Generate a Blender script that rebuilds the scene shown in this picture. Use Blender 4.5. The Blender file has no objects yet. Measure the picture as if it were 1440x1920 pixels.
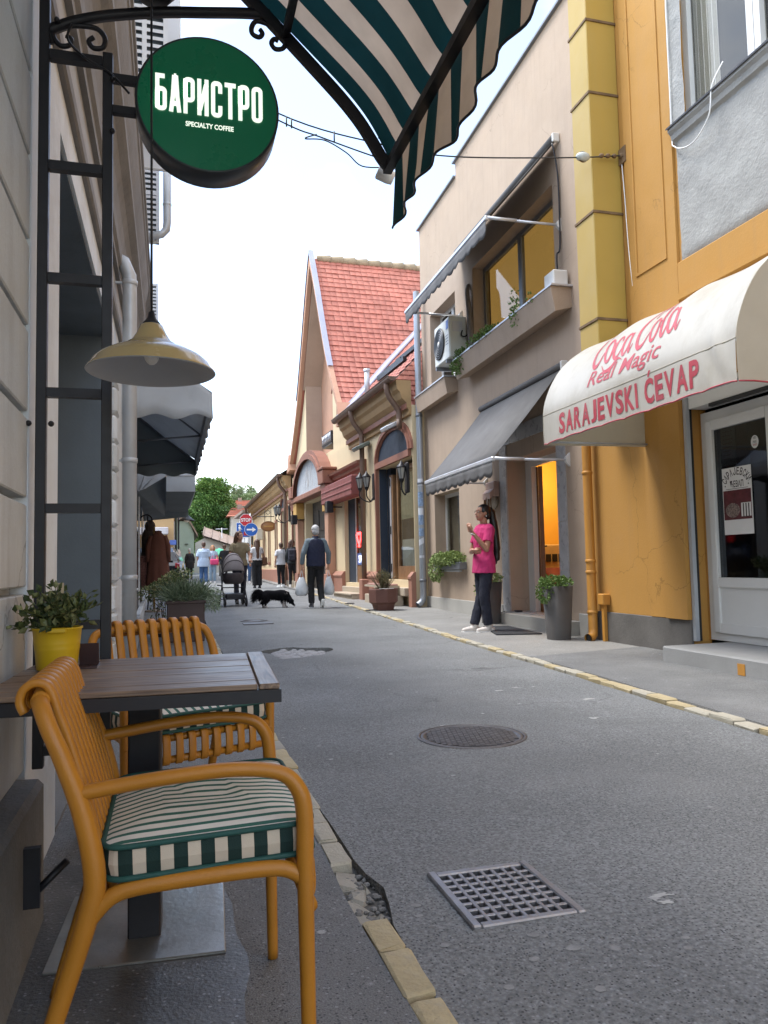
import bpy, bmesh, math, random
from mathutils import Vector, Matrix, Euler, geometry, noise as mnoise
random.seed(7)
R = math.radians
S = bpy.context.scene
COL = S.collection
# ------------------------------------------------------------------ camera
CAM_H, YAW, PITCH, ROLL = 0.96, R(15.612), R(3.907), R(1.2)
_f = Vector((math.sin(YAW)*math.cos(PITCH), math.cos(YAW)*math.cos(PITCH), math.sin(PITCH)))
_r0 = Vector((math.cos(YAW), -math.sin(YAW), 0)); _u0 = _r0.cross(_f)
_u = _u0*math.cos(ROLL)+_r0*math.sin(ROLL); _r = _r0*math.cos(ROLL)-_u0*math.sin(ROLL)
cd = bpy.data.cameras.new('camera'); cam = bpy.data.objects.new('camera', cd); COL.objects.link(cam)
cam.matrix_world = Matrix(((_r.x,_u.x,-_f.x,0),(_r.y,_u.y,-_f.y,0),(_r.z,_u.z,-_f.z,CAM_H),(0,0,0,1)))
cd.sensor_fit = 'HORIZONTAL'; cd.sensor_width = 36; cd.lens = 1443/1440*36
cd.clip_start = 0.05; cd.clip_end = 2000
S.camera = cam
# ------------------------------------------------------------------ sky, sun, exposure
SUN_EL, SUN_AZ = R(64), R(-60)          # azimuth from +Y towards +X
w = bpy.data.worlds.new('World'); S.world = w; w.use_nodes = True
nt = w.node_tree; N = nt.nodes; L = nt.links
for n in list(N): N.remove(n)
out = N.new('ShaderNodeOutputWorld'); bg = N.new('ShaderNodeBackground'); L.new(bg.outputs[0], out.inputs[0])
bg.inputs[1].default_value = 0.13
sky = N.new('ShaderNodeTexSky'); sky.sky_type = 'NISHITA'; sky.sun_disc = False
sky.sun_elevation = SUN_EL; sky.sun_rotation = SUN_AZ; sky.air_density = 1.0; sky.dust_density = 0.2
tc = N.new('ShaderNodeTexCoord'); sep = N.new('ShaderNodeSeparateXYZ'); L.new(tc.outputs['Generated'], sep.inputs[0])
za = N.new('ShaderNodeMath'); za.operation = 'ADD'; L.new(sep.outputs[2], za.inputs[0]); za.inputs[1].default_value = 0.35
dx = N.new('ShaderNodeMath'); dx.operation = 'DIVIDE'; L.new(sep.outputs[0], dx.inputs[0]); L.new(za.outputs[0], dx.inputs[1])
dy = N.new('ShaderNodeMath'); dy.operation = 'DIVIDE'; L.new(sep.outputs[1], dy.inputs[0]); L.new(za.outputs[0], dy.inputs[1])
cmb = N.new('ShaderNodeCombineXYZ'); L.new(dx.outputs[0], cmb.inputs[0]); L.new(dy.outputs[0], cmb.inputs[1]); cmb.inputs[2].default_value = 2.0
nz = N.new('ShaderNodeTexNoise'); nz.inputs['Scale'].default_value = 1.1; nz.inputs['Detail'].default_value = 6
nz.inputs['Roughness'].default_value = 0.55; nz.inputs['Distortion'].default_value = 0.4
L.new(cmb.outputs[0], nz.inputs['Vector'])
rp = N.new('ShaderNodeValToRGB'); rp.color_ramp.elements[0].position = 0.45; rp.color_ramp.elements[1].position = 0.70
rp.color_ramp.elements[0].color = (0.085,)*3+(1,); rp.color_ramp.elements[1].color = (1,)*3+(1,)
L.new(nz.outputs[0], rp.inputs[0])
mx = N.new('ShaderNodeMix'); mx.data_type = 'RGBA'; L.new(rp.outputs[0], mx.inputs['Factor'])
L.new(sky.outputs[0], mx.inputs['A']); mx.inputs['B'].default_value = (8.9, 8.8, 8.65, 1)
L.new(mx.outputs['Result'], bg.inputs[0])
sl = bpy.data.lights.new('sun', 'SUN'); sl.energy = 1.4; sl.angle = R(22); sl.color = (1, 0.97, 0.92)
sun = bpy.data.objects.new('sun', sl); COL.objects.link(sun)
sd = Vector((math.sin(SUN_AZ)*math.cos(SUN_EL), math.cos(SUN_AZ)*math.cos(SUN_EL), math.sin(SUN_EL)))
sun.rotation_euler = sd.to_track_quat('Z', 'Y').to_euler()
S.view_settings.view_transform = 'Standard'; S.view_settings.look = 'None'
S.view_settings.exposure = 1.8; S.view_settings.gamma = 1.0; S.view_settings.use_curve_mapping = False

# ------------------------------------------------------------------ measuring helpers
def ray(u, v): return _f + _r*((u-720)/1443) - _u*((v-960)/1443)
C0 = Vector((0, 0, CAM_H))
def AX(u, v, x): d = ray(u, v); return C0 + d*(x/d.x)
def AY(u, v, y): d = ray(u, v); return C0 + d*(y/d.y)
def AZ(u, v, z): d = ray(u, v); return C0 + d*((z-CAM_H)/d.z)
def gz(y):
    if y < 8: return 0.0
    if y < 12: return 0.0015*(y-8)**2
    return 0.024 + 0.012*(y-12)

# ------------------------------------------------------------------ mesh builder
BASE = {}
class Frame:
    def __init__(s, ox=0, oy=0, oz=0, rz=0): s.M = Matrix.Translation((ox, oy, oz)) @ Matrix.Rotation(rz, 4, 'Z')
    def loc(s, p): return s.M.inverted() @ Vector(p)
W = Frame()

class MB:
    def __init__(s): s.v = []; s.f = []; s.m = []; s.sm = []; s.mi = 0; s.smooth = False
    def add(s, vs, fs, M=None, smooth=None):
        b = len(s.v)
        s.v += [tuple(M @ Vector(p)) if M else tuple(p) for p in vs]
        for f in fs:
            s.f.append([b+i for i in f]); s.m.append(s.mi); s.sm.append(s.smooth if smooth is None else smooth)
        return s
    def box(s, x0, y0, z0, x1, y1, z1, M=None, bev=0.0):
        if x1 < x0: x0, x1 = x1, x0
        if y1 < y0: y0, y1 = y1, y0
        if z1 < z0: z0, z1 = z1, z0
        if bev <= 0:
            vs = [(x0,y0,z0),(x1,y0,z0),(x1,y1,z0),(x0,y1,z0),(x0,y0,z1),(x1,y0,z1),(x1,y1,z1),(x0,y1,z1)]
            return s.add(vs, [(3,2,1,0),(4,5,6,7),(0,1,5,4),(1,2,6,5),(2,3,7,6),(3,0,4,7)], M)
        b = min(bev, (x1-x0)*.49, (y1-y0)*.49, (z1-z0)*.49)
        bm = bmesh.new(); bmesh.ops.create_cube(bm, size=1)
        for v in bm.verts:
            v.co = Vector((x0+(v.co.x+.5)*(x1-x0), y0+(v.co.y+.5)*(y1-y0), z0+(v.co.z+.5)*(z1-z0)))
        bmesh.ops.bevel(bm, geom=bm.edges[:], offset=b, segments=1, affect='EDGES', profile=.5)
        s.bm(bm, M); return s
    def bm(s, bm, M=None, smooth=None):
        bm.verts.ensure_lookup_table(); bm.verts.index_update()
        s.add([v.co.copy() for v in bm.verts], [[v.index for v in f.verts] for f in bm.faces], M, smooth); bm.free()
    def tube(s, pts, r, n=8, M=None, cap=True, smooth=True, round_cap=False, sq=None, closed=False):
        pts = [Vector(p) for p in pts]
        rs = list(r) if isinstance(r, (list, tuple)) else [r]*len(pts)
        if round_cap:
            a = (pts[0]-pts[1]).normalized(); b = (pts[-1]-pts[-2]).normalized()
            pts = [pts[0]+a*rs[0]*.92, pts[0]+a*rs[0]*.6] + pts + [pts[-1]+b*rs[-1]*.6, pts[-1]+b*rs[-1]*.92]
            rs = [rs[0]*.38, rs[0]*.8] + rs + [rs[-1]*.8, rs[-1]*.38]
        k = len(pts); tang = []
        for i in range(k):
            if closed: t = pts[(i+1) % k]-pts[i-1]
            else: t = pts[min(i+1, k-1)]-pts[max(i-1, 0)]
            tang.append(t.normalized() if t.length > 1e-9 else Vector((0, 0, 1)))
        up = Vector((0, 0, 1)) if abs(tang[0].z) < .9 else Vector((1, 0, 0))
        nrm = (up - tang[0]*up.dot(tang[0])).normalized()
        vs = []
        for i in range(k):
            if i: nrm = (nrm - tang[i]*nrm.dot(tang[i])); nrm = nrm.normalized() if nrm.length > 1e-6 else tang[i].orthogonal().normalized()
            bi = tang[i].cross(nrm)
            for j in range(n):
                a = 2*math.pi*(j+(.5 if n == 4 else 0))/n
                ca, sa = math.cos(a), math.sin(a)
                if sq: ca *= sq[0]; sa *= sq[1]
                vs.append(pts[i] + (nrm*ca + bi*sa)*rs[i])
        fs = []
        for i in range(k if closed else k-1):
            for j in range(n):
                a = i*n+j; b = i*n+(j+1) % n; c = ((i+1) % k)*n+(j+1) % n; d = ((i+1) % k)*n+j
                fs.append((a, b, c, d))
        if cap and not closed: fs += [tuple(range(n-1, -1, -1)), tuple((k-1)*n+j for j in range(n))]
        return s.add(vs, fs, M, smooth)
    def lathe(s, prof, n=24, c=(0, 0, 0), M=None, smooth=True, cap0=False, cap1=False):
        vs = []; c = Vector(c)
        for (r, z) in prof:
            for j in range(n):
                a = 2*math.pi*j/n; vs.append(c+Vector((r*math.cos(a), r*math.sin(a), z)))
        fs = [(i*n+j, i*n+(j+1) % n, (i+1)*n+(j+1) % n, (i+1)*n+j) for i in range(len(prof)-1) for j in range(n)]
        if cap0: fs.append(tuple(range(n-1, -1, -1)))
        if cap1: fs.append(tuple((len(prof)-1)*n+j for j in range(n)))
        return s.add(vs, fs, M, smooth)
    def ell(s, c, r, M=None, nu=14, nv=9, smooth=True, rot=None):
        vs = []; c = Vector(c)
        for i in range(1, nv):
            t = math.pi*i/nv
            for j in range(nu):
                a = 2*math.pi*j/nu
                p = Vector((r[0]*math.sin(t)*math.cos(a), r[1]*math.sin(t)*math.sin(a), r[2]*math.cos(t)))
                if rot: p = rot @ p
                vs.append(c+p)
        top = Vector((0, 0, r[2])); 
        if rot: top = rot @ top
        vs += [c+top, c-top]; a = len(vs)-2; b = a+1
        fs = [((i)*nu+j, (i+1)*nu+j, (i+1)*nu+(j+1) % nu, i*nu+(j+1) % nu) for i in range(nv-2) for j in range(nu)]
        fs += [(a, j, (j+1) % nu) for j in range(nu)] + [(b, (nv-2)*nu+(j+1) % nu, (nv-2)*nu+j) for j in range(nu)]
        return s.add(vs, fs, M, smooth)
    def loft(s, rings, n=16, M=None, smooth=True, cap=True):   # rings: (cx,cy,cz,rx,ry)
        vs = []
        for (x, y, z, rx, ry) in rings:
            for j in range(n):
                a = 2*math.pi*j/n; vs.append((x+rx*math.cos(a), y+ry*math.sin(a), z))
        k = len(rings)
        fs = [(i*n+j, i*n+(j+1) % n, (i+1)*n+(j+1) % n, (i+1)*n+j) for i in range(k-1) for j in range(n)]
        if cap: fs += [tuple(range(n-1, -1, -1)), tuple((k-1)*n+j for j in range(n))]
        return s.add(vs, fs, M, smooth)
    def prism(s, poly, axis, a, b, M=None, smooth=False):      # poly 2-D; axis 0:x 1:y 2:z, extruded a..b
        def P(p, t):
            if axis == 0: return (t, p[0], p[1])
            if axis == 1: return (p[0], t, p[1])
            return (p[0], p[1], t)
        n = len(poly)
        vs = [P(p, a) for p in poly] + [P(p, b) for p in poly]
        fs = [(i, (i+1) % n, n+(i+1) % n, n+i) for i in range(n)] + [tuple(range(n-1, -1, -1)), tuple(range(n, 2*n))]
        return s.add(vs, fs, M, smooth)
    def quad(s, a, b, c, d, M=None): return s.add([a, b, c, d], [(0, 1, 2, 3)], M)
    def grid(s, fn, nu, nv, M=None, smooth=True, thick=0.0):
        vs = [fn(i/nu, j/nv) for j in range(nv+1) for i in range(nu+1)]
        fs = [(j*(nu+1)+i, j*(nu+1)+i+1, (j+1)*(nu+1)+i+1, (j+1)*(nu+1)+i) for j in range(nv) for i in range(nu)]
        if thick:
            bm = bmesh.new(); bv = [bm.verts.new(p) for p in vs]
            for f in fs: bm.faces.new([bv[i] for i in f])
            bm.normal_update()
            bmesh.ops.solidify(bm, geom=bm.faces[:], thickness=thick)
            s.bm(bm, M, smooth); return s
        return s.add(vs, fs, M, smooth)
    def mesh(s, name, mats, off=(0, 0, 0), fix=True):
        o = Vector(off)
        me = bpy.data.meshes.new(name)
        me.from_pydata([tuple(Vector(p)-o) for p in s.v], [], s.f)
        for m in (mats if isinstance(mats, (list, tuple)) else [mats]): me.materials.append(m)
        me.polygons.foreach_set('material_index', s.m); me.polygons.foreach_set('use_smooth', s.sm)
        if fix:
            bm = bmesh.new(); bm.from_mesh(me); bmesh.ops.recalc_face_normals(bm, faces=bm.faces[:]); bm.to_mesh(me); bm.free()
        me.update(); return me
    def build(s, name, mats, parent=None, frame=None, kind=None, label=None, fix=True):
        base = BASE.get(parent.name, Vector((0, 0, 0))) if parent else Vector((0, 0, 0))
        ob = bpy.data.objects.new(name, s.mesh(name, mats, base, fix)); COL.objects.link(ob)
        if parent: ob.parent = parent
        elif frame: ob.matrix_world = frame.M
        BASE[ob.name] = base
        if kind: ob['kind'] = kind
        if label: ob['label'] = label
        return ob

def tag(o, label, cat, group=None):
    o['label'] = label; o['category'] = cat
    if group: o['group'] = group
    return o
def thing(name, label, cat, base=(0, 0, 0), frame=W, group=None):
    o = bpy.data.objects.new(name, None); COL.objects.link(o); o.empty_display_size = .2
    o.matrix_world = frame.M @ Matrix.Translation(base); BASE[o.name] = Vector(base)
    return tag(o, label, cat, group)
def struct(o): o['kind'] = 'structure'; return o
def piece(name, me, parent, M=None):
    o = bpy.data.objects.new(name, me); COL.objects.link(o)
    if parent: o.parent = parent
    if M is not None: o.matrix_local = M
    return o
def dup(root, M=None, label=None, group=None):
    mp = {}
    def cp(o, par):
        c = o.copy(); COL.objects.link(c); BASE[c.name] = BASE.get(o.name, Vector((0, 0, 0)))
        if par: c.parent = par
        for ch in [k for k in o.children]: cp(ch, c)
        return c
    r = cp(root, None)
    if M is not None: r.matrix_world = M
    if label: r['label'] = label
    if group: r['group'] = group
    return r
TMP = bpy.data.scenes.new('workbench')
def evaluated(o):
    """mesh of an object with its modifiers, worked out in a small side scene"""
    TMP.collection.objects.link(o); vl = TMP.view_layers[0]; vl.update(); dg = vl.depsgraph
    r = bpy.data.meshes.new_from_object(o.evaluated_get(dg)); TMP.collection.objects.unlink(o); return r
def solid(mb, voxel, smooth=2, name='solid', decimate=0):
    """one continuous surface out of overlapping closed shapes"""
    me = mb.mesh(name, []); o = bpy.data.objects.new(name, me)
    m = o.modifiers.new('r', 'REMESH'); m.mode = 'VOXEL'; m.voxel_size = voxel; m.use_smooth_shade = True
    if smooth: k = o.modifiers.new('s', 'SMOOTH'); k.iterations = smooth; k.factor = .5
    r = evaluated(o)
    bpy.data.objects.remove(o); bpy.data.meshes.remove(me); r.name = name
    return r
def addmesh(name, me, mats, parent, kind=None, label=None):
    me.materials.clear()
    for m in (mats if isinstance(mats, (list, tuple)) else [mats]): me.materials.append(m)
    o = bpy.data.objects.new(name, me); COL.objects.link(o); o.parent = parent; BASE[o.name] = Vector((0, 0, 0))
    if kind: o['kind'] = kind
    return o
def arc(cx, cy, r, a0, a1, n): return [(cx+r*math.cos(a0+(a1-a0)*i/n), cy+r*math.sin(a0+(a1-a0)*i/n)) for i in range(n+1)]
def bez(p, n=10):
    P = [Vector(q) for q in p]; o = []
    for i in range(n+1):
        t = i/n; a = [q.copy() for q in P]
        while len(a) > 1: a = [a[k].lerp(a[k+1], t) for k in range(len(a)-1)]
        o.append(a[0])
    return o
def spline(pts, n=6):
    P = [Vector(p) for p in pts]; o = []
    for i in range(len(P)-1):
        p0 = P[max(i-1, 0)]; p1 = P[i]; p2 = P[i+1]; p3 = P[min(i+2, len(P)-1)]
        for k in range(n):
            t = k/n
            o.append(.5*((2*p1)+(p2-p0)*t+(2*p0-5*p1+4*p2-p3)*t*t+(3*p1-p0-3*p2+p3)*t**3))
    o.append(P[-1]); return o

# ------------------------------------------------------------------ materials
MATS = {}
def mat(name, rgb, rough=.6, var=.18, scale=3.0, bump=0.0, bscale=60, metal=0.0, spec=.5, coat=0.0, dirt=0.0,
        dirtcol=None, streak=0.0, emit=None, estr=0.0, grain=0.0, gscale=150, alpha=None, trans=0.0, sss=0.0, dscale=1.2, crack=0.0):
    if name in MATS: return MATS[name]
    m = bpy.data.materials.new(name); m.use_nodes = True; MATS[name] = m
    nt = m.node_tree; N = nt.nodes; L = nt.links; b = N['Principled BSDF']
    b.inputs['Roughness'].default_value = rough; b.inputs['Metallic'].default_value = metal
    b.inputs['Specular IOR Level'].default_value = spec; b.inputs['Coat Weight'].default_value = coat
    if trans: b.inputs['Transmission Weight'].default_value = trans; b.inputs['IOR'].default_value = 1.45
    if emit: b.inputs['Emission Color'].default_value = (*emit, 1); b.inputs['Emission Strength'].default_value = estr
    if sss: b.inputs['Subsurface Weight'].default_value = sss; b.inputs['Subsurface Radius'].default_value = (.02, .008, .004)
    tc = N.new('ShaderNodeTexCoord'); co = tc.outputs['Object']
    def noise(sc, det=5, rgh=.6, vec=None):
        n = N.new('ShaderNodeTexNoise'); n.inputs['Scale'].default_value = sc; n.inputs['Detail'].default_value = det
        n.inputs['Roughness'].default_value = rgh; L.new(vec if vec else co, n.inputs['Vector']); return n.outputs[0]
    def ramp(x, a, b2, c0=0.0, c1=1.0):
        r = N.new('ShaderNodeMapRange'); L.new(x, r.inputs[0]); r.inputs[1].default_value = a; r.inputs[2].default_value = b2
        r.inputs[3].default_value = c0; r.inputs[4].default_value = c1; return r.outputs[0]
    def mixc(f, a, c):
        x = N.new('ShaderNodeMix'); x.data_type = 'RGBA'
        L.new(f, x.inputs['Factor'])
        for k, q in (('A', a), ('B', c)):
            if isinstance(q, tuple): x.inputs[k].default_value = (*q[:3], 1)
            else: L.new(q, x.inputs[k])
        return x.outputs['Result']
    rgb = tuple(rgb)
    lo = tuple(max(0, c*(1-var)) for c in rgb); hi = tuple(min(1, c*(1+var)) for c in rgb)
    col = mixc(ramp(noise(scale), .3, .7), lo, hi)
    if grain:
        col2 = N.new('ShaderNodeMix'); col2.data_type = 'RGBA'; col2.blend_type = 'MULTIPLY'; col2.inputs['Factor'].default_value = 1
        L.new(col, col2.inputs['A']); g = ramp(noise(gscale, 3), .3, .7, 1-grain, 1+grain)
        L.new(g, col2.inputs['B']); col = col2.outputs['Result']
    if dirt:
        dc = dirtcol or tuple(c*.4 for c in rgb)
        col = mixc(ramp(noise(dscale, 8, .7), .48, .75, 0, dirt), col, dc)
    if streak:
        mp = N.new('ShaderNodeMapping'); mp.inputs['Scale'].default_value = (6, 6, .35); L.new(co, mp.inputs[0])
        dc = dirtcol or tuple(c*.5 for c in rgb)
        col = mixc(ramp(noise(1.6, 6, .65, mp.outputs[0]), .5, .8, 0, streak), col, dc)
    L.new(col, b.inputs['Base Color'])
    rr = ramp(noise(scale*2.3), .3, .7, max(0.02, rough-.08), min(1, rough+.08)); L.new(rr, b.inputs['Roughness'])
    if crack:
        nd = N.new('ShaderNodeVectorMath'); nd.operation = 'MULTIPLY_ADD'; nn = N.new('ShaderNodeTexNoise'); nn.inputs['Scale'].default_value = 2.5; nn.inputs['Detail'].default_value = 6; L.new(co, nn.inputs['Vector'])
        L.new(nn.outputs['Color'], nd.inputs[0]); nd.inputs[1].default_value = (.6, .6, .6); L.new(co, nd.inputs[2])
        vo = N.new('ShaderNodeTexVoronoi'); vo.feature = 'DISTANCE_TO_EDGE'; vo.inputs['Scale'].default_value = .8; L.new(nd.outputs[0], vo.inputs['Vector'])
        ck = ramp(vo.outputs['Distance'], .0015, .005, crack, 0); mk_ = ramp(noise(.7, 2), .5, .58)
        mm = N.new('ShaderNodeMath'); mm.operation = 'MULTIPLY'; L.new(ck, mm.inputs[0]); L.new(mk_, mm.inputs[1])
        src = b.inputs['Base Color'].links[0].from_socket; L.new(mixc(mm.outputs[0], src, tuple(c*.35 for c in rgb)), b.inputs['Base Color'])
    if bump:
        bp = N.new('ShaderNodeBump'); bp.inputs['Strength'].default_value = bump; bp.inputs['Distance'].default_value = .01
        L.new(noise(bscale, 4), bp.inputs['Height']); L.new(bp.outputs[0], b.inputs['Normal'])
    return m
def glassmat(name, tint=(.6, .65, .65), rough=.02, a=.35):
    """window pane: mirror-like reflection over a partly transparent tinted sheet"""
    if name in MATS: return MATS[name]
    m = bpy.data.materials.new(name); m.use_nodes = True; MATS[name] = m
    nt = m.node_tree; N = nt.nodes; L = nt.links; N.remove(N['Principled BSDF'])
    t = N.new('ShaderNodeBsdfTransparent'); t.inputs[0].default_value = (*tint, 1)
    g = N.new('ShaderNodeBsdfGlossy'); g.inputs['Roughness'].default_value = rough; g.inputs[0].default_value = (.95, .97, 1, 1)
    lw = N.new('ShaderNodeLayerWeight'); lw.inputs[0].default_value = .5
    pw = N.new('ShaderNodeMath'); pw.operation = 'POWER'; L.new(lw.outputs['Facing'], pw.inputs[0]); pw.inputs[1].default_value = 4
    ma = N.new('ShaderNodeMath'); ma.operation = 'MULTIPLY_ADD'; L.new(pw.outputs[0], ma.inputs[0]); ma.inputs[1].default_value = .05+.8*a; ma.inputs[2].default_value = .04+a*.06
    mx = N.new('ShaderNodeMixShader'); L.new(ma.outputs[0], mx.inputs[0]); L.new(t.outputs[0], mx.inputs[1]); L.new(g.outputs[0], mx.inputs[2])
    L.new(mx.outputs[0], N['Material Output'].inputs[0]); return m
def stripemat(name, axis, period, cols, duty=.5, phase=0.0, rough=.85, axis2=None):
    if name in MATS: return MATS[name]
    m = mat(name, (.5, .5, .5), rough, 0, bump=.15, bscale=500)
    nt = m.node_tree; N = nt.nodes; L = nt.links; b = N['Principled BSDF']
    tc = N.new('ShaderNodeTexCoord'); sp = N.new('ShaderNodeSeparateXYZ'); L.new(tc.outputs['Object'], sp.inputs[0])
    a = N.new('ShaderNodeMath'); a.operation = 'MULTIPLY_ADD'; a.inputs[1].default_value = 1/period; a.inputs[2].default_value = phase
    L.new(sp.outputs[axis], a.inputs[0])
    fr = N.new('ShaderNodeMath'); fr.operation = 'FRACT'; L.new(a.outputs[0], fr.inputs[0])
    gt = N.new('ShaderNodeMath'); gt.operation = 'GREATER_THAN'; L.new(fr.outputs[0], gt.inputs[0]); gt.inputs[1].default_value = duty
    x = N.new('ShaderNodeMix'); x.data_type = 'RGBA'; L.new(gt.outputs[0], x.inputs['Factor'])
    x.inputs['A'].default_value = (*cols[0], 1); x.inputs['B'].default_value = (*cols[1], 1)
    nz = N.new('ShaderNodeTexNoise'); nz.inputs['Scale'].default_value = 9; nz.inputs['Detail'].default_value = 6; L.new(tc.outputs['Object'], nz.inputs['Vector'])
    mr = N.new('ShaderNodeMapRange'); L.new(nz.outputs[0], mr.inputs[0]); mr.inputs[1].default_value = .3; mr.inputs[2].default_value = .7; mr.inputs[3].default_value = .82; mr.inputs[4].default_value = 1.05
    y = N.new('ShaderNodeMix'); y.data_type = 'RGBA'; y.blend_type = 'MULTIPLY'; y.inputs['Factor'].default_value = 1
    L.new(x.outputs['Result'], y.inputs['A']); L.new(mr.outputs[0], y.inputs['B'])
    L.new(y.outputs['Result'], b.inputs['Base Color']); return m

# ------------------------------------------------------------------ lettering
def textverts(body, size=1.0, sx=1.0, bold=0.0, shear=0.0, spacing=1.0):
    c = bpy.data.curves.new('t', 'FONT'); c.body = body; c.resolution_u = 3; c.size = size; c.offset = bold; c.shear = shear
    c.space_character = spacing
    o = bpy.data.objects.new('t', c)
    me = evaluated(o)
    vs = [(v.co.x*sx, v.co.y) for v in me.vertices]; fs = [list(p.vertices) for p in me.polygons]
    bpy.data.objects.remove(o); bpy.data.meshes.remove(me); bpy.data.curves.remove(c)
    return vs, fs
def fit(vf, w=None, h=None):
    """scale 2-D lettering to a box with its lower left corner at 0,0"""
    vs, fs = vf; x0 = min(v[0] for v in vs); x1 = max(v[0] for v in vs); y0 = min(v[1] for v in vs); y1 = max(v[1] for v in vs)
    a = w/(x1-x0) if w else None; b = h/(y1-y0) if h else None
    a = a or b; b = b or a
    return [((v[0]-x0)*a, (v[1]-y0)*b) for v in vs], fs
def strokes(lines, wd):
    """ribbon lettering out of centre lines; lines = list of point lists (or (points, widths))"""
    vs = []; fs = []
    for ln in lines:
        ws = None
        if isinstance(ln, tuple): ln, ws = ln
        P = [Vector((p[0], p[1])) for p in ln]; k = len(P)
        closed = (P[0]-P[-1]).length < 1e-6 and k > 3
        b = len(vs)
        for i in range(k):
            if closed: a = P[i-1] if i else P[-2]; c = P[i+1] if i < k-1 else P[1]
            else: a = P[max(i-1, 0)]; c = P[min(i+1, k-1)]
            d1 = (P[i]-a); d2 = (c-P[i])
            d1 = d1.normalized() if d1.length > 1e-9 else d2.normalized(); d2 = d2.normalized() if d2.length > 1e-9 else d1
            t = (d1+d2); t = t.normalized() if t.length > 1e-6 else d1
            nn = Vector((-t.y, t.x)); cs = max(.5, nn.dot(Vector((-d1.y, d1.x))))
            h = (ws[i] if ws else wd)/2/cs
            vs += [tuple(P[i]+nn*h), tuple(P[i]-nn*h)]
        for i in range(k-1): fs.append((b+2*i, b+2*i+1, b+2*i+3, b+2*i+2))
    return vs, fs
def put_text(mb, vf, fn, maxlen=None, depth=0.0):
    """lay 2-D lettering on a surface through fn(x,y,height)->3-D"""
    vs, fs = vf
    bm = bmesh.new(); bv = [bm.verts.new((v[0], v[1], 0)) for v in vs]
    for f in fs:
        try: bm.faces.new([bv[i] for i in f])
        except ValueError: pass
    if maxlen:
        for _ in range(5):
            e = [e for e in bm.edges if e.calc_length() > maxlen]
            if not e: break
            bmesh.ops.subdivide_edges(bm, edges=e, cuts=1)
            bmesh.ops.triangulate(bm, faces=[f for f in bm.faces if len(f.verts) > 4])
    if depth:
        bm.normal_update()
        r = bmesh.ops.extrude_face_region(bm, geom=bm.faces[:])
        for g in r['geom']:
            if isinstance(g, bmesh.types.BMVert): g.co.z = depth
    for v in bm.verts: v.co = Vector(fn(v.co.x, v.co.y, v.co.z))
    mb.bm(bm, None, False)
def leafmesh(mb, p, d, up, L_, w_, fold=.25):
    """one leaf of four triangles, folded along its midrib"""
    d = d.normalized(); s = d.cross(up); s = s.normalized() if s.length > 1e-5 else d.orthogonal().normalized(); n = s.cross(d)
    a = p; t = p+d*L_; m = p+d*L_*.5 - n*fold*w_; l = p+d*L_*.45+s*w_*.5; r = p+d*L_*.45-s*w_*.5
    mb.add([a, l, t, r, m], [(0, 4, 1), (1, 4, 2), (0, 3, 4), (3, 2, 4)], None, False)
def rdir(zb=0.0):
    while 1:
        v = Vector((random.uniform(-1, 1), random.uniform(-1, 1), random.uniform(-1, 1)))
        if .05 < v.length < 1: v = v.normalized(); v.z += zb; return v.normalized()
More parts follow.
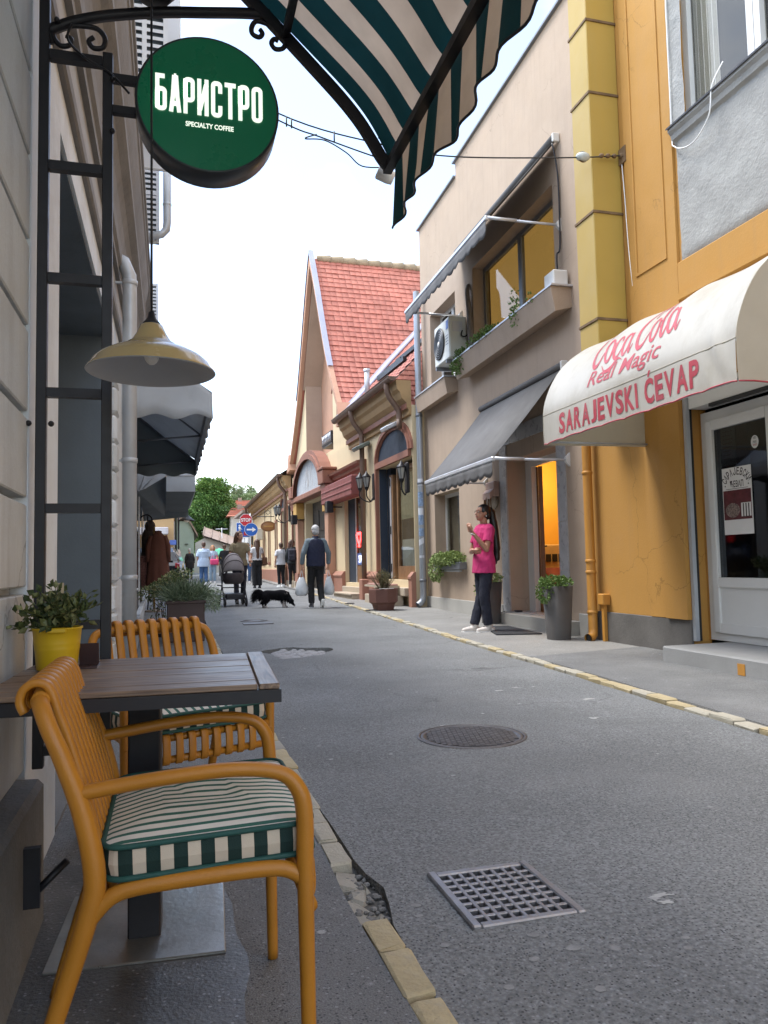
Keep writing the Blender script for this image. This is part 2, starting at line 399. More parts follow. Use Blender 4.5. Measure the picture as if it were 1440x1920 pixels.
# ================================================================== MATERIALS
M_asph = mat('asphalt', (.188, .194, .194), .8, .22, .5, bump=1.0, bscale=90, grain=.42, gscale=85, dirt=.65, dirtcol=(.120, .122, .121), spec=.4, dscale=.7)
def asphalt_flecks(m, fleck=.16, spots=True):
    nt = m.node_tree; N = nt.nodes; L = nt.links; b = N['Principled BSDF']
    src = b.inputs['Base Color'].links[0].from_socket
    tc = N.new('ShaderNodeTexCoord')
    def vor(scale, lo, hi, c, amt):
        nonlocal src
        v = N.new('ShaderNodeTexVoronoi'); v.inputs['Scale'].default_value = scale; L.new(tc.outputs['Object'], v.inputs['Vector'])
        mr = N.new('ShaderNodeMapRange'); L.new(v.outputs['Distance'], mr.inputs[0]); mr.inputs[1].default_value = hi; mr.inputs[2].default_value = lo
        rnd = N.new('ShaderNodeSeparateColor'); L.new(v.outputs['Color'], rnd.inputs[0])
        gt = N.new('ShaderNodeMath'); gt.operation = 'GREATER_THAN'; L.new(rnd.outputs[0], gt.inputs[0]); gt.inputs[1].default_value = amt
        mu = N.new('ShaderNodeMath'); mu.operation = 'MULTIPLY'; L.new(mr.outputs[0], mu.inputs[0]); L.new(gt.outputs[0], mu.inputs[1]); mu.use_clamp = True
        x = N.new('ShaderNodeMix'); x.data_type = 'RGBA'; L.new(mu.outputs[0], x.inputs['Factor']); L.new(src, x.inputs['A']); x.inputs['B'].default_value = (*c, 1)
        src = x.outputs['Result']
    vor(95, .25, .42, (.28, .285, .29), .86)
    vor(120, .25, .45, (.055, .056, .06), .70)
    if spots:
        vor(6.5, .06, .11, (.27, .27, .265), .84)
        vor(13, .12, .17, (.36, .36, .35), .965)
        # hairline cracks and pale dust patches
        nz = N.new('ShaderNodeTexNoise'); nz.inputs['Scale'].default_value = 2.2; nz.inputs['Detail'].default_value = 5; L.new(tc.outputs['Object'], nz.inputs['Vector'])
        ad = N.new('ShaderNodeVectorMath'); ad.operation = 'MULTIPLY_ADD'; L.new(nz.outputs['Color'], ad.inputs[0]); ad.inputs[1].default_value = (.5, .5, .5); L.new(tc.outputs['Object'], ad.inputs[2])
        v = N.new('ShaderNodeTexVoronoi'); v.feature = 'DISTANCE_TO_EDGE'; v.inputs['Scale'].default_value = .55; L.new(ad.outputs[0], v.inputs['Vector'])
        mr = N.new('ShaderNodeMapRange'); L.new(v.outputs['Distance'], mr.inputs[0]); mr.inputs[1].default_value = .007; mr.inputs[2].default_value = .002; mr.inputs[3].default_value = 0; mr.inputs[4].default_value = .55
        n2 = N.new('ShaderNodeTexNoise'); n2.inputs['Scale'].default_value = .6; L.new(tc.outputs['Object'], n2.inputs['Vector'])
        m2 = N.new('ShaderNodeMapRange'); L.new(n2.outputs[0], m2.inputs[0]); m2.inputs[1].default_value = .5; m2.inputs[2].default_value = .6
        mu = N.new('ShaderNodeMath'); mu.operation = 'MULTIPLY'; L.new(mr.outputs[0], mu.inputs[0]); L.new(m2.outputs[0], mu.inputs[1])
        x = N.new('ShaderNodeMix'); x.data_type = 'RGBA'; L.new(mu.outputs[0], x.inputs['Factor']); L.new(src, x.inputs['A']); x.inputs['B'].default_value = (.05, .05, .05, 1); src = x.outputs['Result']
        n3 = N.new('ShaderNodeTexNoise'); n3.inputs['Scale'].default_value = .9; n3.inputs['Detail'].default_value = 8; n3.inputs['Roughness'].default_value = .7; L.new(ad.outputs[0], n3.inputs['Vector'])
        m3 = N.new('ShaderNodeMapRange'); L.new(n3.outputs[0], m3.inputs[0]); m3.inputs[1].default_value = .52; m3.inputs[2].default_value = .72; m3.inputs[4].default_value = .38
        x = N.new('ShaderNodeMix'); x.data_type = 'RGBA'; L.new(m3.outputs[0], x.inputs['Factor']); L.new(src, x.inputs['A']); x.inputs['B'].default_value = (.24, .24, .232, 1); src = x.outputs['Result']
    L.new(src, b.inputs['Base Color'])
asphalt_flecks(M_asph)
M_pave = mat('pavement_tar', (.165, .167, .165), .72, .15, 1.6, bump=.55, bscale=220, grain=.35, gscale=190, dirt=.4, dirtcol=(.07, .07, .072)); asphalt_flecks(M_pave)
M_conc = mat('wet_concrete', (.105, .103, .098), .34, .3, 2.2, bump=.3, bscale=90, grain=.15, dirt=.7, dirtcol=(.05, .048, .045), dscale=3.5)
asphalt_flecks(M_conc, spots=True)
M_rpave = mat('sidewalk_concrete', (.225, .22, .207), .8, .14, 1.3, bump=.35, bscale=120, grain=.16, gscale=120, dirt=.45, dirtcol=(.15, .145, .135))
asphalt_flecks(M_rpave, spots=True)
M_earth = mat('dark_earth', (.12, .115, .105), .95, .4, 6, bump=.9, bscale=40)
M_kerb = mat('kerb_stone', (.40, .37, .295), .8, .15, 7, bump=.5, bscale=70, dirt=.5, dirtcol=(.26, .24, .2), dscale=6)
M_kerbY = mat('kerb_stone_yellow_paint', (.43, .35, .20), .75, .2, 8, bump=.5, bscale=70, dirt=.8, dirtcol=(.34, .31, .25), dscale=9)
M_kerbG = mat('kerb_stone_grey', (.33, .31, .26), .85, .2, 8, bump=.6, bscale=70, dirt=.5)
M_plast = mat('grey_plaster', (.58, .615, .635), .82, .08, 1.5, bump=.22, bscale=45, dirt=.4, dirtcol=(.30, .295, .28), streak=.45, grain=.05, crack=.6)
M_plinth = mat('grey_plinth', (.20, .195, .185), .7, .2, 2.5, bump=.5, bscale=50, dirt=.5, dirtcol=(.09, .088, .08), grain=.12)
M_pale = mat('pale_peeling_plaster', (.70, .75, .79), .8, .06, 2, bump=.3, bscale=25, dirt=.45, dirtcol=(.38, .37, .35), dscale=2.5)
M_dkblue = mat('slate_blue_paint', (.115, .145, .172), .6, .1, 2, bump=.1, bscale=60, dirt=.2, grain=.05)
M_brownw = mat('brown_grey_render', (.225, .215, .205), .85, .12, 1.6, bump=.3, bscale=35, streak=.45, dirt=.3)
M_beigew = mat('beige_grey_render', (.37, .365, .355), .85, .1, 1.6, bump=.3, bscale=35, streak=.4)
M_black = mat('black_steel', (.012, .012, .016), .45, .25, 9, spec=.45)
M_zinc = mat('zinc_pipe', (.50, .53, .56), .5, .1, 3, metal=.35, dirt=.4, dirtcol=(.3, .3, .3), streak=.4)
M_white = mat('white_paint', (.78, .78, .76), .45, .04, 3)
M_shut = mat('white_shutter', (.72, .75, .79), .6, .06, 3, streak=.2)
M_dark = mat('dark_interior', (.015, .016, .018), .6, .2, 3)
M_dkglass = mat('dark_glass', (.02, .025, .03), .06, .2, 2, spec=.6)
M_cast = mat('cast_iron', (.13, .125, .125), .5, .2, 12, metal=.55, bump=.35, bscale=90, dirt=.4, dirtcol=(.07, .05, .04))
M_grate = mat('worn_grate_iron', (.30, .30, .31), .38, .15, 14, metal=.75, bump=.3, bscale=80)

# ================================================================== GROUND
mb = MB(); NY = 60
ys = [-30+i*2 for i in range(19)] + [8+i*1.0 for i in range(1, 40)] + [50, 60, 75, 100, 150, 250, 400, 700]
def gfar(y): return gz(min(y, 60))
xs = [-600, -150, -60, -20, -8, -2, 0.4, 0.7, 3, 6, 12, 30, 80, 200, 600]
vs = [(x, y, gfar(y)-.10) for y in ys for x in xs]
nx = len(xs)
mb.add(vs, [(j*nx+i, j*nx+i+1, (j+1)*nx+i+1, (j+1)*nx+i) for j in range(len(ys)-1) for i in range(nx-1)])
# keep the ground out from under the drain shaft and the pothole floor by lying 10 cm below the road
struct(mb.build('ground', M_earth))

def sheet(outline, holes, step, zf, thick=.06, skirt=True):
    """paved sheet with real holes, triangulated, with sides going down"""
    pts = []; edges = []; loops = [outline]+holes
    for lp in loops:
        b = len(pts); pts += [Vector(p) for p in lp]; edges += [(b+i, b+(i+1) % len(lp)) for i in range(len(lp))]
    x0 = min(p[0] for p in outline); x1 = max(p[0] for p in outline); y0 = min(p[1] for p in outline); y1 = max(p[1] for p in outline)
    def inside(p, lp):
        c = False
        for i in range(len(lp)):
            a, b = lp[i-1], lp[i]
            if (a[1] > p[1]) != (b[1] > p[1]) and p[0] < (b[0]-a[0])*(p[1]-a[1])/(b[1]-a[1])+a[0]: c = not c
        return c
    y = y0+step
    while y < y1:
        x = x0+step
        while x < x1:
            if inside((x, y), outline) and not any(inside((x, y), h) for h in holes): pts.append(Vector((x, y)))
            x += step
        y += step
    r = geometry.delaunay_2d_cdt(pts, edges, [], 0, 1e-5)
    P, F = r[0], r[2]; m = MB()
    fs = []
    for f in F:
        c = sum((P[i] for i in f), Vector((0, 0)))/len(f)
        if inside(c, outline) and not any(inside(c, h) for h in holes): fs.append(list(f))
    m.add([(p.x, p.y, zf(p.x, p.y)) for p in P], fs, None, False)
    for lp in loops:
        n = len(lp); vs = [(p[0], p[1], zf(*p)) for p in lp]+[(p[0], p[1], zf(*p)-thick) for p in lp]
        m.add(vs, [(i, (i+1) % n, n+(i+1) % n, n+i) for i in range(n)], None, False)
    return m
KX = [(-3, 2.75), (0, 2.93), (3.55, 3.13), (5.9, 3.30), (8.3, 3.43), (10.6, 3.57), (14.1, 3.70), (20.3, 3.97), (29, 4.0), (44, 4.25), (60, 4.9)]
def kx(y):
    for (a, xa), (b, xb) in zip(KX, KX[1:]):
        if y <= b: return xa+(xb-xa)*(y-a)/(b-a)
    return KX[-1][1]
GR = (.765, 1.945, 1.085, 2.31)
hole_g = [(GR[0], GR[1]), (GR[2], GR[1]), (GR[2], GR[3]), (GR[0], GR[3])]
PH = (1.37, 8.62)
hole_p = []
for i in range(30):
    a = 2*math.pi*i/30; k = 1+.14*math.sin(3*a+1)+.10*math.sin(5*a)+random.uniform(-.05, .05)
    hole_p.append((PH[0]+.37*k*math.cos(a), PH[1]+.52*k*math.sin(a)))
MHC = (1.60, 4.03); MHR = .30
hole_m = [(MHC[0]+MHR*math.cos(2*math.pi*i/32), MHC[1]+MHR*math.sin(2*math.pi*i/32)) for i in range(32)]
def xl(y): return .572+.006*math.sin(y*3.1)+(.030+.008*math.sin(y*31)+.006*math.sin(y*77))*math.exp(-((y-2.25)/.15)**4)
left_e = [(xl(y), y) for y in [-3+.12*i for i in range(130)]] + [(.6, 14), (.3, 18), (.1, 24), (-.2, 30), (-3, 31), (-6, 36), (-2, 40), (.9, 44), (1.5, 60)]
right_e = [(kx(y)-.055+random.uniform(-.012, .012), y) for y in [-3+.35*i for i in range(130)]]+[(kx(44)-.05, 44), (kx(60), 60)]
def zroad(x, y):
    z = gz(y)+.012*(1-abs((x-1.9)/1.5)) if .6 < x < 3.2 else gz(y)
    return z + .006*mnoise.noise(Vector((x*1.3, y*1.3, 0)))
road = sheet(left_e+right_e[::-1], [hole_g, hole_p, hole_m], .42, zroad, .11)
road = struct(road.build('road', M_asph))
# old cobbles showing in the pothole
M_cob = mat('cobble', (.30, .30, .31), .7, .25, 9, bump=.5, bscale=60, dirt=.4)
cob = []
for q in range(3):
    m = MB(); m.ell((0, 0, 0), (.075, .06, .045), nu=9, nv=6)
    m.v = [(x*(1+random.uniform(-.12, .12)), y*(1+random.uniform(-.12, .12)), z) for x, y, z in m.v]; cob.append(m.mesh('cobblestone', M_cob))
for j in range(9):
    for i in range(6):
        x = PH[0]-.36+.135*i+(.06 if j % 2 else 0); y = PH[1]-.5+.122*j
        if ((x-PH[0])/.36)**2+((y-PH[1])/.52)**2 > 1.05: continue
        piece('cobblestone', random.choice(cob), road, Matrix.Translation((x, y, gz(y)-.055+random.uniform(-.008, .008))) @ Matrix.Rotation(random.uniform(0, 6.2), 4, 'Z') @ Matrix.Rotation(random.uniform(-.15, .15), 4, 'X'))
# old splashes of white paint and a dark oil stain lying on the road
M_splash = mat('old_white_paint', (.38, .38, .37), .7, .2, 30); M_oil = mat('oil_stain', (.085, .085, .083), .55, .3, 14)
from mathutils.bvhtree import BVHTree
rbvh = BVHTree.FromPolygons([v.co for v in road.data.vertices], [tuple(p.vertices) for p in road.data.polygons])
def rz(x, y):
    h = rbvh.ray_cast(Vector((x, y, 2)), Vector((0, 0, -1)))[0]
    return h.z if h else 0
def blot(nm, mt, u, v, rx, ry, n=18, z=.0015, rag=.35):
    p = AZ(u, v, gz(6)); m = MB(); vs = []
    for i in range(n):
        a = 2*math.pi*i/n; k = 1+random.uniform(-rag, rag); x, yy = p.x+rx*k*math.cos(a), p.y+ry*k*math.sin(a); vs.append((x, yy, rz(x, yy)+z))
    m.add(vs+[(p.x, p.y, rz(p.x, p.y)+z)], [(i, (i+1) % n, n) for i in range(n)]); m.build(nm, mt, road, fix=False)
for (u, v, rx, ry) in ((935, 1297, .035, .02), (968, 1291, .03, .02), (1102, 1312, .05, .035), (1113, 1349, .03, .02), (1000, 1289, .012, .012), (1238, 1685, .035, .012), (1250, 1698, .025, .010), (1228, 1692, .012, .010), (975, 1322, .012, .01), (1125, 1318, .014, .01), (905, 1342, .010, .01)): blot('paint_mark', M_splash, u, v, rx, ry, rag=.55)
for (u, v, r_) in ((780, 1700, .014), (835, 1775, .013), (1000, 1758, .016), (1075, 1783, .018), (1002, 1803, .014), (955, 1855, .013), (1125, 1860, .014), (810, 1740, .010), (1285, 1765, .012), (1290, 1785, .012), (785, 1720, .012), (940, 1760, .01), (1340, 1640, .01)): blot('gum_spot', mat('old_gum', (.235, .235, .23), .8, .25, 40), u, v, r_, r_*.8, 12, rag=.2)
# shaft under the grate
m = MB(); g0 = GR
m.box(g0[0]-.05, g0[1]-.05, -.7, g0[2]+.05, g0[3]+.05, -.66)
m.box(g0[0]-.06, g0[1]-.06, -.7, g0[0]-.01, g0[3]+.06, -.10); m.box(g0[2]+.01, g0[1]-.06, -.7, g0[2]+.06, g0[3]+.06, -.10)
# ---- left pavement
def zl(x, y): return gz(y)+.004+.004*mnoise.noise(Vector((x*2, y*1.5, 3)))
lo = [(.495+.008*math.sin(5*y), y) for y in [-3+.25*i for i in range(60)]]+[(.5, 14), (.2, 18), (0, 24), (-.3, 29.5)]
pv = sheet(lo+[(-1.6, 29.5), (-1.6, -3)], [], .5, zl, .09)
sidewalk_left = struct(pv.build('sidewalk_left', M_pave))
pt = sheet([(.165+.012*math.sin(7*y)+.01*math.sin(17*y), y) for y in [-1+.1*i for i in range(38)]]+[(-.40, 2.75), (-.40, -1)], [], .3, lambda x, y: zl(x, y)+.005, .004)
struct(pt.build('sidewalk_concrete_strip', M_conc))
# ---- left kerb stones, one by one; one is missing where the kerb has broken away
y = -1.2; k = 0
while y < 13.0:
    ln = random.uniform(.185, .225); broken = 2.06 < y+ln/2 < 2.46
    if 1.86 < y < 2.05: ln = 2.075-y
    if not broken and ln > .05:
        m = MB(); wd = random.uniform(.07, .078)
        m.box(-wd/2, .006, -.075, wd/2, ln-.006, .0, bev=.006)
        m.v = [(a+random.uniform(-.0045, .0045), b+random.uniform(-.007, .007), c+random.uniform(-.003, .002)) for a, b, c in m.v]
        mt = M_kerbY if random.random() < (.8 if y < 2 else .18) else (M_kerb if random.random() < .85 else M_kerbG)
        piece('kerb_stone', m.mesh('kerb_stone', mt), sidewalk_left, Matrix.Translation((.537+.01*math.sin(y*2), y, gz(y)+.012+random.uniform(-.004, .004))) @ Matrix.Rotation(random.uniform(-.02, .02), 4, 'Z') @ Matrix.Rotation(random.uniform(-.015, .015), 4, 'Y'))
    y += ln
for (x, yy, s) in ((.525, 2.41, .07), (.53, 2.29, .05), (.512, 2.2, .055), (.56, 2.13, .04), (.515, 2.115, .05), (.57, 2.35, .03)):
    m = MB(); m.box(-s*.55, -s, -.05, s*.55, s, 0, bev=.012)
    m.v = [(a+random.uniform(-.012, .012), b+random.uniform(-.012, .012), c+random.uniform(-.012, .006)) for a, b, c in m.v]
    piece('broken_stone', m.mesh('broken_stone', M_kerbG), sidewalk_left, Matrix.Translation((x, yy, -.012)) @ Matrix.Rotation(random.uniform(-.6, .6), 4, 'Z') @ Matrix.Rotation(random.uniform(-.2, .2), 4, 'X'))
m = MB(); m.box(.46, -3, -.095, .66, 14, -.028); m.build('kerb_bed', M_earth, sidewalk_left)
m = MB()
for i in range(85):
    a = 2.08+.36*random.random(); b = .50+.115*random.random(); r_ = random.uniform(.004, .013)
    m.ell((b, a, -.024+r_*.4), (r_, r_*random.uniform(.6, 1), r_*.7), nu=6, nv=4, smooth=False)
m.build('kerb_rubble', mat('grey_rubble', (.19, .185, .175), .9, .35, 40), sidewalk_left, kind='stuff')
# ---- right pavement
ri = [(kx(y)+.055, y) for y in [-3+.5*i for i in range(95)]]+[(kx(60)+.1, 60)]
def zr(x, y): return gz(y)+.022+.003*mnoise.noise(Vector((x*2, y*1.5, 9)))
rp_ = sheet([(x, y) for x, y in ri]+[(7.5, 60), (6.5, -3)], [], .6, zr, .12)
sidewalk_right = struct(rp_.build('sidewalk_right', M_rpave))
pt = sheet([(kx(y)+.06, y) for y in [-2+.5*i for i in range(19)]]+[(4.2, 7.15), (4.95, 7.3), (4.95, -2)], [], .5, lambda x, y: zr(x, y)+.005, .004)
struct(pt.build('sidewalk_asphalt_patch', M_pave))
y = -1.0
while y < 24:
    ln = random.uniform(.17, .24); m = MB(); wd = random.uniform(.085, .1)
    m.box(-wd/2, .006, -.08, wd/2, ln-.006, 0, bev=.008)
    m.v = [(a+random.uniform(-.006, .006), b+random.uniform(-.006, .006), c+random.uniform(-.003, .003)) for a, b, c in m.v]
    piece('kerb_stone', m.mesh('kerb_stone', M_kerbY if random.random() < .5 else M_kerb), sidewalk_right, Matrix.Translation((kx(y), y, gz(y)+.03+random.uniform(-.007, .005))) @ Matrix.Rotation(random.uniform(-.05, .05)-.06, 4, 'Z'))
    y += ln

# ================================================================== IRONWORK IN THE ROAD
t = thing('manhole_cover', 'round cast iron manhole cover with raised squares in the road', 'manhole cover', (*MHC, .0))
c = (*MHC, 0)
m = MB(); m.lathe([(.302, -.10), (.302, .012), (.286, .014), (.283, .004)], 48, c); m.build('rim', M_cast, t)
m = MB(); m.lathe([(.281, -.05), (.281, .010), (.262, .011), (.260, .006), (.0, .006)], 48, c); m.build('cover', M_cast, t)
m = MB()
for i in range(-9, 10):
    for j in range(-9, 10):
        x = i*.0285; yy = j*.0285
        if x*x+yy*yy < .25**2:
            q = .0115; d = .004 if (i+j) % 2 else 0
            Mx = Matrix.Translation((MHC[0]+x*.97+yy*.24, MHC[1]+yy*.97-x*.24, 0)) @ Matrix.Rotation(-.25, 4, 'Z')
            m.box(-q-d, -q+d, .005, q+d, q-d, .0125, Mx)
m.build('raised_squares', M_cast, t, kind='stuff')
t = thing('drain_grate', 'square iron drain grate with rows of open holes sunk in the road', 'drain grate', (.925, 2.13, 0))
m = MB(); x0, y0, x1, y1 = GR; fw = .020
m.box(x0-.006, y0-.006, -.03, x0+fw, y1+.006, .016, bev=.004); m.box(x1-fw, y0-.006, -.03, x1+.006, y1+.006, .012, bev=.004)
m.box(x0+fw, y0-.006, -.03, x1-fw, y0+fw, .013, bev=.004); m.box(x0+fw, y1-fw, -.03, x1-fw, y1+.006, .011, bev=.004)
m.build('frame', M_grate, t)
n = 8; cw = (x1-x0-2*fw)/n; ch = (y1-y0-2*fw)/n
for i in range(1, n):
    m = MB(); xx = x0+fw+cw*i; m.box(xx-.0065, y0+fw, -.025, xx+.0065, y1-fw, .0095, bev=.002); m.build('bar', M_grate, t)
for i in range(1, n):
    m = MB(); yy = y0+fw+ch*i; m.box(x0+fw, yy-.0065, -.025, x1-fw, yy+.0065, .0088, bev=.002); m.build('cross_bar', M_grate, t)
m = MB(); m.box(x0, y0, -.095, x1, y1, -.085); m.build('shaft_floor', M_dark, t)
t = thing('valve_cover', 'small worn utility cover flush with the road beyond the pothole', 'utility cover', (1.38, 13.2, gz(13.2)))
m = MB(); zz = gz(13.2)+.012; m.lathe([(.23, zz-.05), (.23, zz+.008), (.19, zz+.010), (.19, zz+.002), (0, zz+.004)], 26, (1.38, 13.3, 0)); m.build('cover', M_cast, t)
m = MB(); m.box(1.14, 12.55, zz-.03, 1.62, 12.85, zz+.006, bev=.004); m.build('plate', M_cast, t)
for (x, yy, lab) in ((3.97*.93, 14.35, 'small black iron scrap lying on the kerb by the brown planter'), (3.72, 16.6, 'small black iron scrap lying on the kerb farther down the street')):
    m = MB(); m.box(-.11, -.035, 0, .11, .035, .02, bev=.008); o = m.build('kerb_scrap', M_black); o.location = (kx(yy), yy, gz(yy)+.035); o.rotation_euler.z = .25
    tag(o, lab, 'scrap')

# ================================================================== CAFE BUILDING (left, rusticated)
t = thing('cafe_building', 'grey rusticated plaster wall with horizontal grooves beside the cafe table', 'building', (-.407, 1, 0))
XW = -.407
m = MB(); m.box(-1.3, -3, -.05, XW-.045, 2.47, 4.25); m.build('wall', M_plast, t)
jz = [.387, .906, 1.169, 1.428, 1.690, 1.955, 2.22, 2.485, 2.75, 3.015, 3.28, 3.55, 3.9, 4.24]
for a, b in zip(jz, jz[1:]):
    m = MB(); g = .010
    z0, z1 = a+(g if a > .5 else .0), b-g
    pr = [(XW-.046, z0), (XW-.004, z0+.001), (XW, z0+.005), (XW, z1-.005), (XW-.004, z1-.001), (XW-.046, z1)]
    m.prism(pr, 1, -3, 2.468); m.build('stone_course', M_plast, t)
m = MB(); m.prism([(-.45, -.02), (-.335, -.02), (-.338, .372), (-.352, .387), (-.45, .392)], 1, -3, 2.36); m.build('plinth', M_plinth, t)
m = MB(); m.box(-.352, 2.05, .16, -.30, 2.07, .30); m.tube([(-.335, 2.06, .17), (-.24, 2.06, .26)], .009, 6); m.build('footrest_bracket', M_black, t)

# ================================================================== GREY BUILDING (left, with recessed dark entrance and cornice)
t = thing('grey_building', 'grey building with dark recessed entrance, deep brown cornice and white louvred shutters', 'building', (-.5, 5.5, 0))
XG = -.405; PY0, PY1, PZ = 3.10, 5.80, 2.66
m = MB()
m.box(-1.3, 2.472, 0, XG, PY0, PZ); m.build('wall', M_pale, t); m = MB(); m.box(-1.3, PY1, 0, XG, 8.6, PZ); m.build('wall', M_pale, t)
m = MB(); m.box(-1.3, 2.472, PZ, XG, 8.6, 2.86); m.build('lintel_band', M_pale, t)
m = MB(); m.box(-1.3, 2.472, 2.862, XG+.03, 8.6, 2.94, bev=.01); m.build('string_course', M_brownw, t)
m = MB(); m.box(-1.3, 2.472, 2.942, XG, 8.6, 3.25); m.build('frieze', M_beigew, t)
pr = [(-1.3, 3.25), (XG+.03, 3.25), (XG+.03, 3.31), (XG+.05, 3.33)]+[(XG+.05+.09*(1-math.cos(a)), 3.33+.30*math.sin(a)) for a in (.3, .7, 1.1, 1.5)]+[(-.285, 3.66), (-.28, 3.70), (-.262, 3.72), (-.262, 3.80), (-.245, 3.86), (-.225, 3.95), (-.215, 4.02), (-.205, 4.03), (-.205, 4.12), (-.19, 4.13), (-.19, 4.2), (-1.3, 4.30)]
m = MB(); m.prism(pr, 1, 2.472, 8.6); m.build('cornice', M_brownw, t)
m = MB(); m.box(-1.3, 2.472, 4.30, XG-.04, 8.6, 6.9); m.build('upper_wall', M_beigew, t)
m = MB()
m.box(-.95, PY0, 0, -.90, PY1, PZ); m.build('entrance_back', M_dkblue, t)
m = MB(); m.box(-.9, PY1-.02, 0, XG-.012, PY1, PZ); m.build('entrance_side', M_dkblue, t)
m = MB(); m.box(-.9, PY0, PZ-.02, XG-.012, PY1-.02, PZ-.002); m.build('entrance_soffit', M_dkblue, t)
m = MB(); m.box(-.9, PY0+.03, .0, XG-.0, PY1, .02); m.build('threshold', M_plinth, t)
m = MB(); m.box(-.62, PY1-.028, .0, XG-.012, PY1-.021, .35); m.build('skirting', M_dkblue, t)
# rough stone strip by the drainpipe
for i in range(12):
    m = MB(); z = .05+i*.205; m.box(XG-.02, 5.83, z, XG+.03+random.uniform(-.01, .012), 6.12, z+.19, bev=.02); m.build('quoin_stone', M_plast if i % 3 else M_pale, t)
def shutter(par, x0, x1, y, z0, z1, cols=2):
    m = MB(); fw = .035
    for k in range(cols+1):
        xx = x0+(x1-x0-fw)*k/cols; m.box(xx, y, z0, xx+fw, y+.04, z1)
    for zz in (z0, z1-fw, (z0+z1)/2-fw/2): m.box(x0+.001, y+.002, zz, x1-.001, y+.038, zz+fw)
    f = m.build('shutter', M_shut, par)
    m = MB(); n = int((z1-z0)/.065)
    for k in range(cols):
        a = x0+(x1-x0-fw)*k/cols+fw; b = x0+(x1-x0-fw)*(k+1)/cols
        for i in range(n):
            zz = z0+.05+(z1-z0-.1)*i/n
            m.add([(a, y+.004, zz), (b, y+.004, zz), (b, y+.020, zz+.022), (a, y+.020, zz+.022), (a, y+.004, zz+.026), (b, y+.004, zz+.026), (b, y+.020, zz+.040), (a, y+.020, zz+.040)], [(0, 1, 2, 3), (7, 6, 5, 4), (0, 4, 5, 1), (2, 6, 7, 3)])
    o = m.build('louvre_slats', M_shut, f, kind='stuff')
    m = MB(); m.box(x0+.02, y+.036, z0+.02, x1-.02, y+.0395, z1-.02); m.build('gap_shade_sheet', M_dkblue, f)  # added dark sheet so the louvre gaps look shaded
def upper_window(par, y, x, z0, z1, w=.95):
    m = MB(); m.box(x-.02, y-.06, z0-.06, x+.03, y+w+.06, z1+.1); f = m.build('window', M_beigew, par)
    m = MB(); m.box(x+.031, y, z0, x+.036, y+w, z1); m.build('pane', M_dkglass, f)
upper_window(t, 6.1, XG-.04, 4.6, 6.4); shutter(t, -.36, -.005, 6.02, 4.62, 6.4, 2)
m = MB(); m.box(-.44, 7.12, 4.62, .11, 7.16, 6.4, bev=.01); m.build('shutter', M_shut, t)
t = thing('drainpipe', 'fat grey drainpipe running down the left wall beyond the dark entrance', 'drainpipe', (-.296, 6.2, 0))
m = MB(); m.tube([(-.296, 6.2, .02), (-.296, 6.2, 3.12), (-.30, 6.2, 3.26), (-.34, 6.2, 3.36), (-.46, 6.2, 3.42)], .054, 14); m.build('pipe', M_zinc, t)
for z in (.9, 1.8, 2.7, 3.2):
    m = MB(); m.lathe([(.054, z-.02), (.060, z-.018), (.060, z+.018), (.054, z+.02)], 14, (-.296, 6.2, 0)); m.box(-.42, 6.19, z-.008, -.30, 6.21, z+.008); m.build('pipe_clamp', M_zinc, t)

# ================================================================== SHOP BUILDING (left, farther, dark shopfront)
FS = Frame(-.50, 8.6, 0, R(.95))
t = thing('shop_building', 'old grey building with dark shopfront behind the clothes on the left', 'building', (-.3, 8, 0), FS)
LN = 17.5
m = MB(); m.box(-4, .002, -.1, -.02, LN, 3.6); m.build('wall', M_brownw, t)
m = MB(); m.prism([(-4, 3.6), (.02, 3.6), (.04, 3.75), (.12, 3.9), (.22, 4.05), (.24, 4.2), (.30, 4.24), (.30, 4.32), (-4, 4.4)], 1, .002, LN); m.build('cornice', M_brownw, t)
m = MB(); m.box(-4, .002, 4.4, -.05, LN, 6.7); m.build('upper_wall', M_beigew, t)
for i in range(5):
    y0 = .25+i*3.3
    m = MB(); m.box(-.018, y0, .12, .05, y0+2.9, 2.9); f = m.build('shop_window', mat('dark_frame', (.045, .04, .04), .5), t)
    m = MB(); m.box(.0505, y0+.1, .55, .056, y0+2.8, 2.75); m.build('pane', M_dkglass, f)
    m = MB(); m.box(-.02, y0+2.95, 0, .07, y0+3.25, 3.3, bev=.01); m.build('pilaster', M_plast, t)
    m = MB(); m.box(.06, y0-.02, .0, .14, y0+2.9, .3, bev=.01); m.build('stall_riser', M_plast, t)
for (yy, z0, z1) in ((.5, 4.75, 5.95), (5.0, 4.6, 5.9)):
    shutter(t, .03, .40, yy, z0, z1, 1)
    upper_window(t, yy+.1, -.05, z0, z1)
t = thing('downpipe', 'short grey downpipe high on the left facade ending in an elbow', 'drainpipe', (-.02, 9.05, 4.8))
m = MB(); m.tube([(-.02, 9.05, 6.7), (-.02, 9.05, 4.98), (-.03, 9.05, 4.90), (-.08, 9.05, 4.84), (-.30, 9.05, 4.77)], .045, 10); m.build('pipe', M_zinc, t)
for z in (5.2, 5.9): m = MB(); m.lathe([(.045, z-.02), (.052, z), (.045, z+.02)], 10, (-.02, 9.05, 0)); m.build('pipe_clamp', M_zinc, t)
